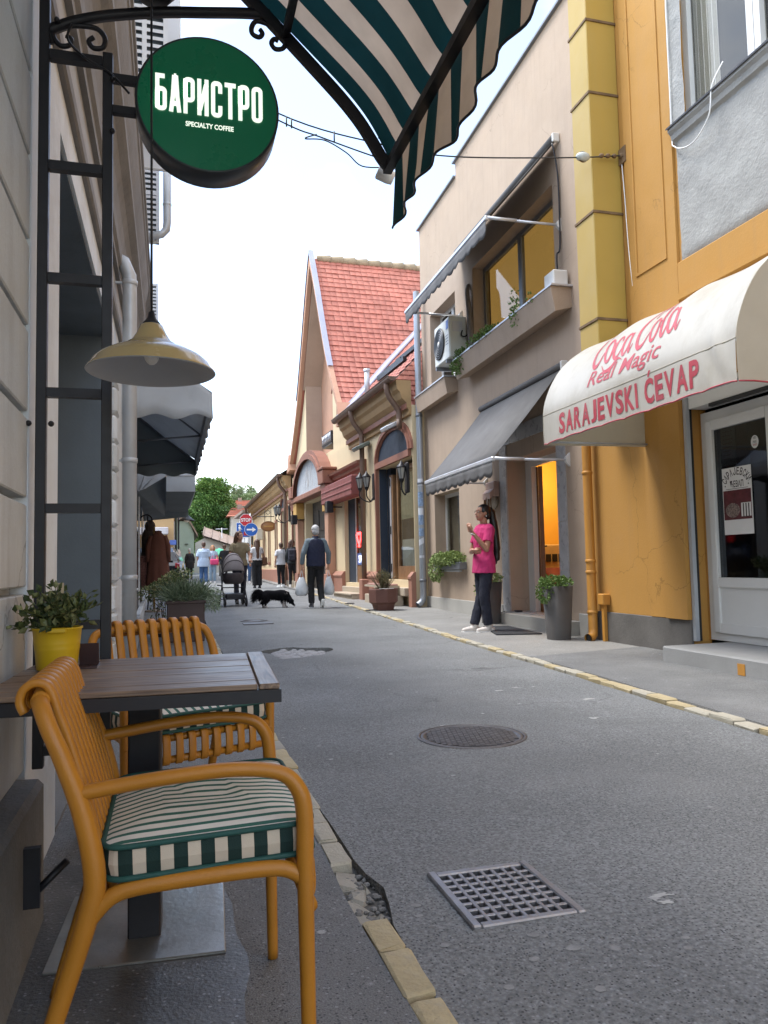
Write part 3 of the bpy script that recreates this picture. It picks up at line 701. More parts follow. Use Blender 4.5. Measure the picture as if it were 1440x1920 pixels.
# ================================================================== ORANGE BUILDING (right, kebab shop)
M_or = mat('orange_stucco', (.45, .232, .05), .8, .07, 1.2, bump=.2, bscale=40, dirt=.4, dirtcol=(.36, .20, .07), streak=.4, grain=.05, crack=.45)
M_or2 = mat('orange_paint', (.49, .23, .042), .55, .08, 2, dirt=.3, dirtcol=(.35, .17, .05))
M_duct = mat('mustard_sheet_metal', (.42, .285, .062), .5, .06, 1.2, dirt=.2, dirtcol=(.35, .27, .1), streak=.22)
M_rust = mat('rusty_seam', (.16, .10, .05), .8, .3, 9)
M_plast2 = mat('rough_grey_cement', (.33, .33, .315), .9, .14, 2.5, bump=1.0, bscale=24, dirt=.4, dirtcol=(.27, .26, .245), dscale=2)
M_dkpl = mat('dark_plinth', (.115, .108, .10), .85, .2, 3, bump=.3, bscale=40, dirt=.35, dirtcol=(.2, .19, .18))
M_pvc = mat('white_pvc', (.70, .70, .68), .35, .03, 2, dirt=.15, dirtcol=(.5, .5, .48))
M_stepc = mat('grey_step_stone', (.30, .30, .295), .75, .1, 2, bump=.25, bscale=60, dirt=.3, dirtcol=(.2, .2, .19))
M_can = mat('cream_vinyl', (.66, .64, .58), .38, .06, 1.2, dirt=.5, dirtcol=(.42, .39, .31), dscale=2.2, streak=.35)
def translucent(m, f):
    nt = m.node_tree; N = nt.nodes; L = nt.links; b = N['Principled BSDF']; src = b.inputs['Base Color'].links[0].from_socket
    tr = N.new('ShaderNodeBsdfTranslucent'); L.new(src, tr.inputs[0]); mx = N.new('ShaderNodeMixShader'); mx.inputs[0].default_value = f
    L.new(b.outputs[0], mx.inputs[1]); L.new(tr.outputs[0], mx.inputs[2]); L.new(mx.outputs[0], N['Material Output'].inputs[0])
translucent(M_can, .3)
M_red = mat('faded_red_print', (.42, .05, .07), .5, .18, 4, dirt=.3, dirtcol=(.6, .3, .3), dscale=5)
M_glass = glassmat('window_glass', (.30, .33, .34), .02, .5)
M_glass2 = glassmat('window_glass_clear', (.75, .74, .70), .02, .25)
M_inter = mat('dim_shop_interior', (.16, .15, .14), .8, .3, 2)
XO = 4.9
t = thing('orange_building', 'orange stucco building with bare cement patch above the kebab shop door', 'building', (XO, 5, 0))
DY0, DY1, DZ = 4.55, 6.45, 2.62
m = MB()
m.box(XO, DY1, 0, XO+.2, 8.32, 9.5); m.box(XO, -3, 0, XO+.2, DY0, 9.5); m.box(XO, DY0, DZ, XO+.2, DY1, 5.26)
m.box(XO, 6.30, 5.26, XO+.2, DY1, 9.5); m.box(XO, DY0, 7.2, XO+.2, 6.30, 9.5); m.build('wall', M_or, t)
m = MB(); m.box(XO, -3, 9.502, 10, 8.32, 9.7); m.box(9.8, -3, 0, 10, 8.32, 9.5); m.box(XO+.201, -3, 0, 9.8, -2.8, 9.5); m.box(XO+.201, 8.25, 0, 9.8, 8.32, 9.5); m.build('roof_and_rear', M_or, t)
m = MB(); m.box(XO-.028, DY1+.002, -.02, XO, 8.32, .36, bev=.006); m.build('plinth', M_dkpl, t)
for (a, b, d) in ((6.46, 6.80, .055), (6.80, 7.09, .030)):
    m = MB(); m.box(XO-d, a, .362, XO, b, 2.95); m.build('pilaster', M_or, t)
m = MB(); m.box(XO-.03, 6.40, 3.0, XO, 7.22, 9.5); m.build('pilaster', M_or, t)
for a, b, c, d in ((6.55, 6.58, 4.0, 9.5), (7.05, 7.08, 4.0, 9.5), (6.58, 7.05, 4.0, 4.03)):
    m = MB(); m.box(XO-.042, a, c, XO-.03, b, d); m.build('panel_moulding', M_or, t)
m = MB(); m.box(XO-.05, -3, 3.55, XO, 6.38, 3.88, bev=.01); m.box(XO-.07, -3, 3.50, XO, 6.37, 3.56); m.build('ledge', M_or, t)
# cement patch with an uneven hand-laid surface
def cem(u, v):
    y = 6.36-u*3.4; z = 3.885+v*1.34; n = mnoise.noise(Vector((y*5, z*5, 1)))*.008+mnoise.noise(Vector((y*14, z*14, 4)))*.004
    return (XO-.024+n+(.0 if 0 < u < 1 and 0 < v < 1 else .02), y, z)
m = MB(); m.grid(cem, 60, 26); m.build('cement_patch', M_plast2, t)
def cem2(u, v):
    y = 6.40-u*.22; z = 5.22+v*2.2; n = mnoise.noise(Vector((y*7, z*7, 1)))*.012
    return (XO-.03+n, y, z)
m = MB(); m.grid(cem2, 6, 40); m.build('cement_patch', M_plast2, t)
# upper window with worn sill
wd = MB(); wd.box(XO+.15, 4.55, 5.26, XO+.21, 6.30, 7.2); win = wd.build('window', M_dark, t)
m = MB()
for a, b in ((6.22, 6.30), (5.36, 5.44), (5.28, 5.35), (4.56, 4.64)): m.box(XO+.08, a, 5.28, XO+.149, b, 7.2)
m.box(XO+.085, 5.44, 5.28, XO+.147, 6.22, 5.37); m.box(XO+.085, 4.64, 5.28, XO+.147, 5.28, 5.37); m.build('frame', M_pvc, win)
m = MB(); m.box(XO+.135, 4.6, 5.37, XO+.139, 6.22, 7.2); m.build('pane', M_glass2, win)
def curt(u, v): return (XO+.142+.004*math.sin(u*30), 6.20-u*.34, 5.37+v*1.8)
M_curt = mat('white_curtain', (.72, .74, .76), .8, .05, 4); m = MB(); m.grid(curt, 24, 2); m.build('curtain', M_curt, win)
m = MB(); m.prism([(XO-.10, 5.20), (XO-.10, 5.235), (XO+.15, 5.275), (XO+.15, 5.05), (XO, 5.05), (XO-.03, 5.10), (XO-.06, 5.12), (XO-.07, 5.17)], 1, 3.0, 6.36); m.build('sill', M_plast2, t)
m = MB(); m.prism([(XO-.115, 5.225), (XO-.115, 5.245), (XO+.15, 5.285), (XO+.15, 5.279), (XO-.10, 5.238)], 1, 3.0, 6.37); m.build('sill_flashing', M_black, t)
# shop entrance: guide rail, reveal, door
m = MB(); m.box(XO-.012, DY1-.045, .16, XO+.03, DY1-.001, DZ); m.build('shutter_rail', M_zinc, t)
m = MB(); m.box(XO+.031, DY1-.028, .16, XO+.07, DY1-.001, DZ); m.build('shutter_rail', M_dark, t)
XD = XO+.17
m = MB(); m.box(XO+.02, DY0, DZ-.20, XD+.05, DY1-.05, DZ-.001); m.build('shutter_box', M_pvc, t)
m = MB(); m.box(XO+.01, 4.6, DZ-.235, XO+.05, DY1-.35, DZ-.205); m.build('shutter_slot', M_dark, t)
door = MB(); yA = AX(1310, 900, XD).y; yB = 5.42
yA = min(yA, DY1-.03)
for a, b in ((yA-.075, yA), (yB-.04, yB+.045)): door.box(XD, a, .17, XD+.07, b, DZ-.24)
door.box(XD+.001, yB+.045, DZ-.33, XD+.069, yA-.075, DZ-.242); door.box(XD+.001, yB+.045, .17, XD+.069, yA-.075, .24)
dr = door.build('shop_door', M_pvc, t)
y1 = yA-.08; y0 = yB+.05
m = MB(); mz = .72
for a, b in ((y1-.085, y1), (y0, y0+.085)): m.box(XD-.022, a, .245, XD+.05, b, DZ-.335, bev=.006)
for a, b in ((.245, .335), (mz-.04, mz+.05), (DZ-.43, DZ-.335)): m.box(XD-.020, y0+.085, a, XD+.048, y1-.085, b)
m.build('sash', M_pvc, dr)
m = MB(); m.box(XD+.0, y0+.085, .335, XD+.03, y1-.085, mz-.04); m.build('panel', M_pvc, dr)
m = MB(); m.box(XD+.012, y0+.085, mz+.05, XD+.017, y1-.085, DZ-.43); m.build('pane', M_glass, dr)
m = MB(); m.box(XD, DY0, .17, XD+.07, yB-.045, DZ-.24); m.build('side_panel', M_pvc, t)
m = MB(); m.box(XD, yA+.001, .16, XD+.06, DY1, DZ-.2); m.build('reveal', M_or, t)
# what shows dimly through the glass
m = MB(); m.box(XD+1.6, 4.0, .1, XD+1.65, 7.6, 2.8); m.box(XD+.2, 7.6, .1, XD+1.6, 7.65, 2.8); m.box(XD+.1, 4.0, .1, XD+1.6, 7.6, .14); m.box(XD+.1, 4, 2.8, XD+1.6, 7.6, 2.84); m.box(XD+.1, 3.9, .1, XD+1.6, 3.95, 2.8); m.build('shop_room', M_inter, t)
m = MB(); m.box(XD+1.2, 5.0, .14, XD+1.5, 6.9, 1.1, bev=.02)
for z in (.4, .65, .9): m.box(XD+1.19, 5.0, z, XD+1.199, 6.9, z+.012)
m.build('counter', mat('counter_grey', (.35, .36, .37), .4), t)
m = MB(); m.box(XO-.56, 3.2, 0, XO+.24, 6.175, .165, bev=.012); m.build('step', M_stepc, t)
m = MB(); m.box(XO-.566, 5.12, .03, XO-.561, 5.2, .12); m.build('step_socket', M_or2, t)

# ---- things fixed on the door glass
XG2 = XD+.009
def onglass(cy, cz):      # sheet coordinates: x runs towards -y as read from the street
    return lambda x, y, h: (XG2-.003-h, cy-x, cz+y)
M_paper = mat('white_paper', (.72, .71, .69), .7, .04, 5); M_print = mat('dark_red_print', (.10, .018, .022), .5, .4, 14); M_ink = mat('black_ink', (.03, .02, .022), .6)
a = AX(1352, 880, XD); b = AX(1413, 1000, XD); PW = a.y-b.y; PHt = a.z-b.z
t2 = thing('shop_poster', 'white paper poster with arched lettering and photo of grilled meat on the glass door', 'poster', (XD, (a.y+b.y)/2, b.z))
m = MB(); m.box(XG2-.0025, a.y, a.z, XG2, b.y, b.z); m.build('sheet', M_paper, t2)
m = MB(); m.box(XG2-.0035, a.y-.02*PW, b.z+PHt*.22, XG2-.0026, a.y-.97*PW, b.z+PHt*.66); ph = m.build('photo', M_print, t2)
m = MB(); m.add([(XG2-.0042, a.y-PW*(.33+.25*math.cos(q)), b.z+PHt*(.36+.11*math.sin(q))) for q in [i*.42 for i in range(15)]], [tuple(range(15))])
m.build('plate', mat('plate_print', (.20, .15, .13), .4, .8, 60), ph)
m = MB(); m.box(XG2-.0042, a.y-PW*.62, b.z+PHt*.26, XG2-.0036, a.y-PW*.95, b.z+PHt*.46); m.build('napkin', M_paper, ph)
m = MB()
for q in (.68, .77, .86): m.box(XG2-.0049, a.y-PW*q, b.z+PHt*.25, XG2-.0043, a.y-PW*(q+.035), b.z+PHt*.45)
m.build('cutlery', M_ink, ph)
m = MB(); word = 'САРАЈЕВСКИ'
for i, ch in enumerate(word):
    an = R(74-148*i/(len(word)-1)); vf = fit(textverts(ch, 1, bold=.02), PW*.085, PHt*.115)
    cx, cy = PW*.5-PW*.36*math.sin(an), PHt*.73+PHt*.15*math.cos(an)
    vf = ([((x-PW*.042)*math.cos(an*.7)-y*math.sin(an*.7)+cx, (x-PW*.042)*math.sin(an*.7)+y*math.cos(an*.7)+cy) for x, y in vf[0]], vf[1])
    put_text(m, vf, onglass(a.y, b.z))
vf = fit(textverts('ЋЕВАП', 1, bold=.02), PW*.46, PHt*.10); put_text(m, ([(x+PW*.27, y+PHt*.70) for x, y in vf[0]], vf[1]), onglass(a.y, b.z))
put_text(m, strokes([[(PW*.12, PHt*.68), (PW*.88, PHt*.68)]], .004), onglass(a.y, b.z))
for sx in (.1, .9): put_text(m, ([(PW*sx+(.011 if i % 2 else .005)*math.cos(i*.628+.3), PHt*.73+(.011 if i % 2 else .005)*math.sin(i*.628+.3)) for i in range(10)], [tuple(range(10))]), onglass(a.y, b.z))
m.build('lettering', M_ink, t2)
for (p, q, lab) in (((1347, 795), (1378, 870), 'pale menu sheet taped high inside the glass shop door'), ((1375, 785), (1398, 830), 'dark red flyer taped beside the menu sheet inside the door')):
    a = AX(*p, XD); b = AX(*q, XD); tt = thing('menu_sheet' if 'menu sheet taped high' in lab else 'flyer', lab, 'poster', (XD, a.y, b.z))
    m = MB(); m.box(XD+.019, a.y, a.z, XD+.021, b.y, b.z); m.build('sheet', M_paper if 'menu sheet taped high' in lab else M_print, tt)
    m = MB()
    for i in range(9):
        zz = a.z-(a.z-b.z)*(.12+.09*i); m.box(XD+.0180, a.y-(a.y-b.y)*.12, zz, XD+.0185, a.y-(a.y-b.y)*random.uniform(.6, .9), zz-.006)
    m.build('printed_lines', M_red, tt)
a = AX(1414, 828, XD); tt = thing('wifi_sticker', 'round white free wifi sticker on the upper glass of the shop door', 'sticker', (XD, a.y, a.z))
m = MB(); rr = .047; m.add([(XG2-.003, a.y-rr*math.cos(i*.2618), a.z+rr*1.25*math.sin(i*.2618)) for i in range(24)], [tuple(range(24))]); m.build('disc', M_paper, tt)
m = MB(); vf = fit(textverts('FREE', 1, bold=.03), .045, .02); put_text(m, ([(x-.0225, y-.010) for x, y in vf[0]], vf[1]), onglass(a.y, a.z))
for rad in (.012, .02, .028): put_text(m, strokes([arc(0, .018, rad, R(35), R(145), 8)], .0045), onglass(a.y, a.z))
m.build('lettering', M_ink, tt)
m = MB(); vf = fit(textverts('WiFi', 1, bold=.03), .055, .024); put_text(m, ([(x-.0275, y-.040) for x, y in vf[0]], vf[1]), onglass(a.y, a.z)); m.build('red_lettering', mat('red_ink', (.5, .03, .03), .5), tt)

# ---- mustard duct in the corner
t = thing('corner_duct', 'mustard yellow sheet metal duct running up the corner between orange and beige buildings', 'duct', (4.75, 7.8, 2.9))
xf = AY(1117, 500, 7.33).x; fy = AX(1083, 500, xf).y; print('fy', fy, xf)
zs = [2.6, AY(1120, 597, 7.33).z, AY(1113, 396, 7.33).z, AY(1107, 173, 7.33).z, AY(1102, 37, 7.33).z, 9.3]
for a, b in zip(zs, zs[1:]):
    m = MB(); m.box(xf, 7.33, a+.003, XO-.002, fy, b-.003, bev=.008); m.build('duct_section', M_duct, t)
for z in zs[1:-1]:
    m = MB(); m.box(xf-.012, 7.318, z-.014, XO-.003, fy+.01, z+.014); m.build('seam_band', M_rust, t)
# ---- orange downpipe
t = thing('orange_downpipe', 'orange painted downpipe with kicked out foot on the orange wall', 'drainpipe', (4.80, 8.12, 0))
px, py = 4.80, 8.14
m = MB(); m.tube([(px, py, 2.6), (px, py, .16), (px-.01, py-.01, .09), (px-.05, py-.03, .055), (px-.10, py-.05, .05)], .055, 14, cap=False); m.build('pipe', M_or2, t)
for z in (2.0, .95, .82, .35):
    m = MB(); m.lathe([(.055, z-.02), (.063, z-.015), (.063, z+.015), (.055, z+.02)], 14, (px, py, 0)); m.build('joint_ring', M_or2, t)
m = MB(); m.lathe([(.05, .0), (.001, .0)], 12, M=Matrix.Translation((px-.095, py-.048, .051)) @ Matrix.Rotation(R(90), 4, 'Y')); m.build('pipe_mouth', M_dark, t)
t = thing('conduit_box', 'small orange junction box and conduit beside the orange downpipe', 'junction box', (4.86, 7.93, 0))
m = MB(); m.box(4.80, 7.90, .44, 4.898, 8.02, .57, bev=.01); m.build('box', M_or2, t)
m = MB(); m.box(4.83, 7.94, .02, 4.870, 7.99, .44); m.build('conduit', M_or2, t)

# ---- barrel canopy with lettering
t = thing('shop_canopy', 'cream vinyl barrel awning with red lettering above the kebab shop door', 'awning', (4.9, 5.7, 2.14))
prof = [(3.685, 2.14), (3.682, 2.29), (3.684, 2.44), (3.70, 2.55), (3.755, 2.70), (3.82, 2.82), (3.89, 2.92), (3.98, 3.01), (4.08, 3.09), (4.27, 3.20), (4.58, 3.30), (4.895, 3.35)]
prof3 = [Vector((p[0], p[1], 0)) for p in prof]; prs = spline(prof3, 4)
cum = [0.0]
for a, b in zip(prs, prs[1:]): cum.append(cum[-1]+(b-a).length)
CT = cum[-1]
def cprof(s):
    s = max(0, min(CT, s))
    for i in range(len(cum)-1):
        if s <= cum[i+1]+1e-9: return prs[i].lerp(prs[i+1], (s-cum[i])/max(1e-9, cum[i+1]-cum[i]))
CY0, CY1 = 4.27, 7.06
def csag(y, s):
    k = math.sin(max(0, min(1, (s-.35)/(CT-.35)))*math.pi); u = (y-CY0)/(CY1-CY0)
    ribs = abs(math.sin(u*math.pi*3))
    sg = -.030*k*ribs + .004*mnoise.noise(Vector((y*3, s*3, 0)))
    if s < .35: sg += .012*math.sin(u*9+1)*(1-s/.35)
    wr = math.exp(-((y-4.48)/.12)**2)*math.exp(-((s-.22)/.2)**2); sg += .014*wr*math.sin((y-4.48)*30-s*14)
    return sg
def cpt(y, s, h=0):
    p = cprof(s); q = cprof(min(CT, s+.01)); o = cprof(max(0, s-.01)); d = (q-o).normalized(); n = Vector((-d.y, d.x, 0))
    k = csag(y, s)+h
    edge = -.012*abs(math.sin((y-CY0)*math.pi/.29))*(1-min(1, s/.05)) if s < .05 else 0
    return (p.x+n.x*k, y, p.y+n.y*k-edge*0+(.012*abs(math.sin((y-CY0)*math.pi/.34))**.5 if s < .001 else 0))
m = MB(); m.grid(lambda u, v: cpt(CY0+u*(CY1-CY0), v*CT), 70, 48); m.build('cover', M_can, t)
M_canin = mat('cream_vinyl_side', (.62, .58, .48), .45, .05, 1.5, dirt=.3, dirtcol=(.45, .40, .3)); translucent(M_canin, .35)
for yy, off in ((CY0, -1), (CY1, 1)):
    m = MB(); poly = [(p.x, p.y) for p in prs]+[(4.895, 2.15)]
    m.add([(a, yy, b) for a, b in poly]+[(a, yy+off*.004, b) for a, b in poly], [tuple(range(len(poly))), tuple(range(2*len(poly)-1, len(poly)-1, -1))]+[(i, (i+1) % len(poly), len(poly)+(i+1) % len(poly), len(poly)+i) for i in range(len(poly))])
    m.build('side_panel', M_canin, t)
m = MB(); m.tube([(3.735, CY0+.01, 2.17), (3.735, CY1-.01, 2.17)], .012, 6); m.tube([(3.74, CY0+.01, 2.45), (3.74, CY1-.01, 2.45)], .012, 6)
for k in range(4):
    yy = CY0+.02+(CY1-CY0-.04)*k/3; m.tube([(min(4.88, p.x+.05), yy, max(2.17, p.y-.04)) for p in prs[::3]], .011, 6)
m.tube([(3.735, CY0+.03, 2.17), (4.89, CY0+.03, 2.17)], .011, 6); m.tube([(3.735, CY1-.03, 2.17), (4.89, CY1-.03, 2.17)], .011, 6)
m.build('frame', M_zinc, t)
m = MB(); m.tube([cpt(CY0+(CY1-CY0)*i/80, 0.0, .002) for i in range(81)], .006, 5); m.build('red_hem', M_red, t)
m = MB(); m.tube([(3.685+1.2*i/10, CY0-.008, 2.142+.006*(i % 2)) for i in range(11)], .006, 5); m.build('red_hem', M_red, t)
m = MB(); m.tube([cpt(CY0+(CY1-CY0)*i/60, .30, .001) for i in range(61)], .003, 4); m.build('seam', M_canin, t)
# lettering
def ycan(u, v): return AX(u, v, 3.685).y
def lay(vf, y_start, s0, build, matl):
    m = MB(); put_text(m, vf, lambda x, y, h: cpt(y_start-x, s0+y, .0035+h), .04); return m.build(build, matl, t)
ya, yb = ycan(1050, 795), ycan(1314, 705)
wds = {'S': .60, 'A': .70, 'R': .64, 'J': .48, 'E': .54, 'V': .68, 'K': .66, 'I': .17, 'Ć': .64, 'P': .58, ' ': .28}
word = 'SARAJEVSKI ĆEVAP'; tot = sum(wds[c]+.10 for c in word)-.10; k_ = (ya-yb)/tot; cap = .205; x_ = 0
for c in word:
    if c != ' ':
        vf = fit(textverts('C' if c == 'Ć' else c, 1, bold=.035), wds[c]*k_, cap)
        lay(([(x+x_, y) for x, y in vf[0]], vf[1]), ya, .055, 'shop_name_letter', M_red)
        if c == 'Ć': lay(([(x+x_, y) for x, y in [(wds[c]*k_*.42, cap+.012), (wds[c]*k_*.58, cap+.012), (wds[c]*k_*.78, cap+.06), (wds[c]*k_*.55, cap+.06)]], [(0, 1, 2, 3)]), ya, .055, 'accent', M_red)
    x_ += (wds[c]+.10)*k_
ya, yb = ycan(1100, 715), ycan(1232, 665)
vf = fit(textverts('Real Magic', 1, bold=.008, shear=.12), (ya-yb)*1.02, .20); lay(vf, ya+.02, .352, 'slogan', M_red)
# flowing script, drawn as pen strokes (x, y, width)
def pen(pts, ws, n=7):
    P = spline([Vector((a, b, w)) for (a, b), w in zip(pts, ws)], n); return ([(p.x, p.y) for p in P], [p.z for p in P])
def sc(ox, sx, lst): return [([(ox+x*sx, y) for x, y in a], w) for a, w in lst]
capC = [pen([(.56, .62), (.66, .74), (.70, .90), (.60, 1.0), (.42, .94), (.22, .70), (.10, .40), (.10, .14), (.22, .0), (.42, .04), (.62, .24)], [.05, .08, .08, .07, .09, .13, .15, .14, .10, .07, .03])]
oo = [pen([(.20, .48), (.08, .38), (.04, .20), (.10, .04), (.22, .02), (.33, .14), (.36, .32), (.29, .46), (.20, .48)], [.07, .10, .10, .08, .07, .09, .09, .07, .07]), pen([(.34, .38), (.44, .36)], [.05, .04])]
cc = [pen([(.32, .36), (.28, .47), (.16, .45), (.06, .28), (.06, .10), (.16, .01), (.28, .06), (.40, .20)], [.06, .06, .08, .11, .11, .08, .05, .03])]
aa = [pen([(.32, .42), (.22, .48), (.10, .40), (.04, .20), (.08, .04), (.18, .03), (.28, .16), (.34, .40)], [.06, .07, .10, .11, .08, .06, .06, .06]), pen([(.36, .48), (.32, .20), (.36, .03), (.48, .18)], [.09, .10, .07, .03])]
ll = [pen([(.04, .20), (.22, .52), (.32, .86), (.26, .99), (.17, .84), (.12, .40), (.13, .06), (.22, .02), (.36, .20)], [.03, .05, .06, .06, .09, .12, .10, .06, .03])]
swash = [pen([(.60, -.04), (.75, -.17), (1.05, -.15), (1.35, -.02), (1.55, -.08)], [.02, .06, .08, .05, .01])]
lines = []
for ox, sx, gl in ((0, 1.0, capC), (.64, 1, oo), (1.05, 1, cc), (1.44, 1, aa), (2.04, 1.0, capC), (2.68, 1, oo), (3.08, 1, ll), (3.42, 1, aa)): lines += sc(ox, sx, gl)
lines += swash + [pen([(2.66, .98), (2.9, .90), (3.2, .98)], [.02, .07, .03])]
yl, yr = ycan(1090, 690), 4.98
k = (yl-yr)/3.95; vf = strokes(lines, .05); vf = ([((x-y*.80)*k, y*.60) for x, y in vf[0]], vf[1])
lay(vf, yl-.02, .60, 'script_logo', M_red)

# ---- cable strung across the street with insulators
t = thing('street_cable', 'thin overhead cable strung across the street to the orange wall', 'cable', (4.9, 7.3, 5.4))
M_wire = mat('dark_wire', (.03, .028, .027), .6)
pts = spline([(-.45, 7.3, 6.1), (1.03, 7.3, 5.43), (2.12, 7.3, 5.245), (2.85, 7.3, 5.215), (4.19, 7.3, 5.37), (4.88, 7.25, 5.455)], 8)
m = MB(); m.tube(pts, .008, 5); m.build('cable', M_wire, t)
m = MB(); m.tube(spline([(-.45, 7.3, 5.95), (1.03, 7.3, 5.36), (1.46, 7.3, 5.24), (2.12, 7.3, 5.09), (2.3, 7.3, 5.12)], 8), .008, 5)
m.tube(spline([(1.42, 7.28, 5.25), (1.30, 7.28, 5.19), (1.5, 7.28, 5.20), (1.72, 7.28, 5.10), (1.88, 7.28, 4.98), (2.15, 7.28, 5.0)], 6), .007, 5)
m.build('telephone_wire', M_wire, t)
for x in (1.12, 1.17, 1.6, 2.08): m = MB(); m.tube([(x, 7.29, 5.40-(x-1.1)*.18), (x, 7.29, 5.30-(x-1.1)*.2)], .008, 5); m.build('wire_tie', M_wire, t)
m = MB(); m.ell((4.40, 7.29, 5.40), (.085, .055, .05)); m.build('insulator', mat('glass_insulator', (.55, .6, .58), .15), t)
m = MB(); m.lathe([(.062, -.01), (.062, .01)], 12, M=Matrix.Translation((4.40, 7.29, 5.40)) @ Matrix.Rotation(R(90), 4, 'X')); m.tube([(4.84, 7.25, 5.45), (4.93, 7.25, 5.45)], .03, 8); m.box(4.86, 7.18, 5.36, 4.9, 7.31, 5.54); m.build('wall_anchor', M_rust, t)
for x in (4.62, 4.70, 4.78): m = MB(); m.ell((x, 7.27, 5.428+(x-4.6)*.1), (.03, .026, .026)); m.build('turnbuckle', M_rust, t)
t = thing('white_cable', 'loose white cable looping below the upper window on the orange wall', 'cable', (4.86, 6.3, 5))
m = MB(); m.tube(spline([(4.84, 6.37, 8.5), (4.85, 6.36, 6.8), (4.85, 6.36, 5.3), (4.83, 6.30, 5.03), (4.80, 6.0, 4.9), (4.79, 5.75, 5.02), (4.80, 5.70, 5.28), (4.9, 5.66, 5.5)], 8), .007, 5); m.build('cable', M_white, t)
m = MB(); m.tube(spline([(4.87, 7.27, 5.4), (4.87, 7.24, 5.0), (4.87, 7.20, 4.3), (4.88, 7.12, 3.6), (4.88, 7.0, 3.3)], 8), .006, 5); m.build('cable', M_white, t)
# ================================================================== BEIGE BUILDING (right)
M_tan = mat('beige_render', (.43, .33, .248), .88, .045, 1.5, bump=.28, bscale=110, grain=.07, gscale=130, dirt=.35, dirtcol=(.31, .24, .185), streak=.38, crack=.4)
M_tanpl = mat('pale_grey_plinth', (.40, .39, .36), .8, .08, 1.5, bump=.2, bscale=60, dirt=.3, dirtcol=(.28, .26, .23))
M_marb = mat('grey_marble', (.37, .37, .38), .3, .16, 3.5, dirt=.3, dirtcol=(.5, .5, .5), dscale=4)
M_alu = mat('grey_aluminium', (.20, .215, .24), .4, .06, 3, metal=.3)
M_alul = mat('pale_aluminium', (.62, .64, .68), .35, .05, 3, metal=.4)
M_fab = mat('grey_awning_fabric', (.118, .115, .115), .8, .08, 2, bump=.12, bscale=400, dirt=.25, dirtcol=(.2, .2, .2), dscale=3)
M_blind = mat('glowing_ochre_blind', (.62, .43, .16), .8, .1, 1.5, emit=(.8, .48, .13), estr=.16)  # faint glow stands in for room light behind the blind
M_yel = mat('yellow_room_wall', (.75, .45, .08), .7, .06, 1.5)
M_brn = mat('brown_wood', (.20, .10, .045), .5, .2, 5)
M_pot = mat('anthracite_planter', (.085, .08, .078), .6, .1, 3, dirt=.2)
M_soil = mat('soil', (.05, .038, .03), .95, .3, 20, bump=.8, bscale=60)
def leafm(n, c, v=.35): return mat(n, c, .5, v, 35, spec=.3)
M_lf1 = leafm('ivy_leaf', (.13, .21, .055)); M_lf1b = leafm('pale_ivy_leaf', (.26, .33, .12))
FT = Frame(4.769, 0, 0, -math.atan(.022))
t = thing('beige_building', 'beige rendered house with awnings, air conditioner and yellow lit doorway', 'building', (0, 11.7, 0), FT)
YA, YB, YS = 8.323, 15.05, 12.75
holes = [(9.04, 12.05, 4.62, 6.02), (12.95, 14.45, 4.36, 5.95), (9.17, 10.83, .2, 2.5), (13.02, 14.45, .84, 2.32)]
def wall_holes(mb, x0, x1, y0, y1, z0, z1, hs):
    ys = sorted({y0, y1, *[h[0] for h in hs], *[h[1] for h in hs]}); zs = sorted({z0, z1, *[h[2] for h in hs], *[h[3] for h in hs]})
    for a, b in zip(ys, ys[1:]):
        run = None
        for c, d in zip(zs, zs[1:]):
            my, mz = (a+b)/2, (c+d)/2
            if any(h[0] < my < h[1] and h[2] < mz < h[3] for h in hs):
                if run is not None: mb.box(x0, a, run, x1, b, c); run = None
            elif run is None: run = c
        if run is not None: mb.box(x0, a, run, x1, b, zs[-1])
m = MB(); wall_holes(m, 0, .3, YA, YB, -.1, 8.0, holes); m.box(0, YA, 8.0, .3, YS, 8.27); m.build('wall', M_tan, t)
m = MB(); m.box(.301, YB-.3, -.1, 8, YB, 8.0); m.box(.301, YA, -.1, 8, YA+.2, 8.27); m.box(7.8, YA+.2, -.1, 8, YB-.3, 8.0); m.build('side_wall', M_tan, t)
m = MB(); m.box(.301, YA, 7.9, 8, YB, 7.98); m.build('roof', M_plinth, t)
m = MB(); m.box(-.05, YS+.001, 8.0, .35, YB+.05, 8.035); m.box(-.05, YA, 8.27, .35, YS+.05, 8.305); m.build('parapet_flashing', M_alu, t)
for a, b in ((11.10, YB), (YA, 8.69)): m = MB(); m.box(-.03, a, -.1, -.001, b, .30, bev=.006); m.build('plinth', M_tanpl, t)
for a, b in ((10.83, 11.09), (8.94, 9.17)):
    m = MB()
    for i in range(4): m.box(-.022, a, .202+i*.638, 0, b, .202+(i+1)*.638-.004)
    m.build('marble_jamb', M_marb, t)
m = MB(); m.box(-.022, 8.94, 2.755, 0, 11.09, 2.98); m.build('marble_lintel', M_marb, t)
m = MB(); m.box(-.17, 8.7, -.05, .3, 10.92, .20, bev=.008); m.build('doorstep', M_tanpl, t)
m = MB(); m.box(.0, 9.17, .201, .3, 10.83, .212); m.build('threshold', M_marb, t)
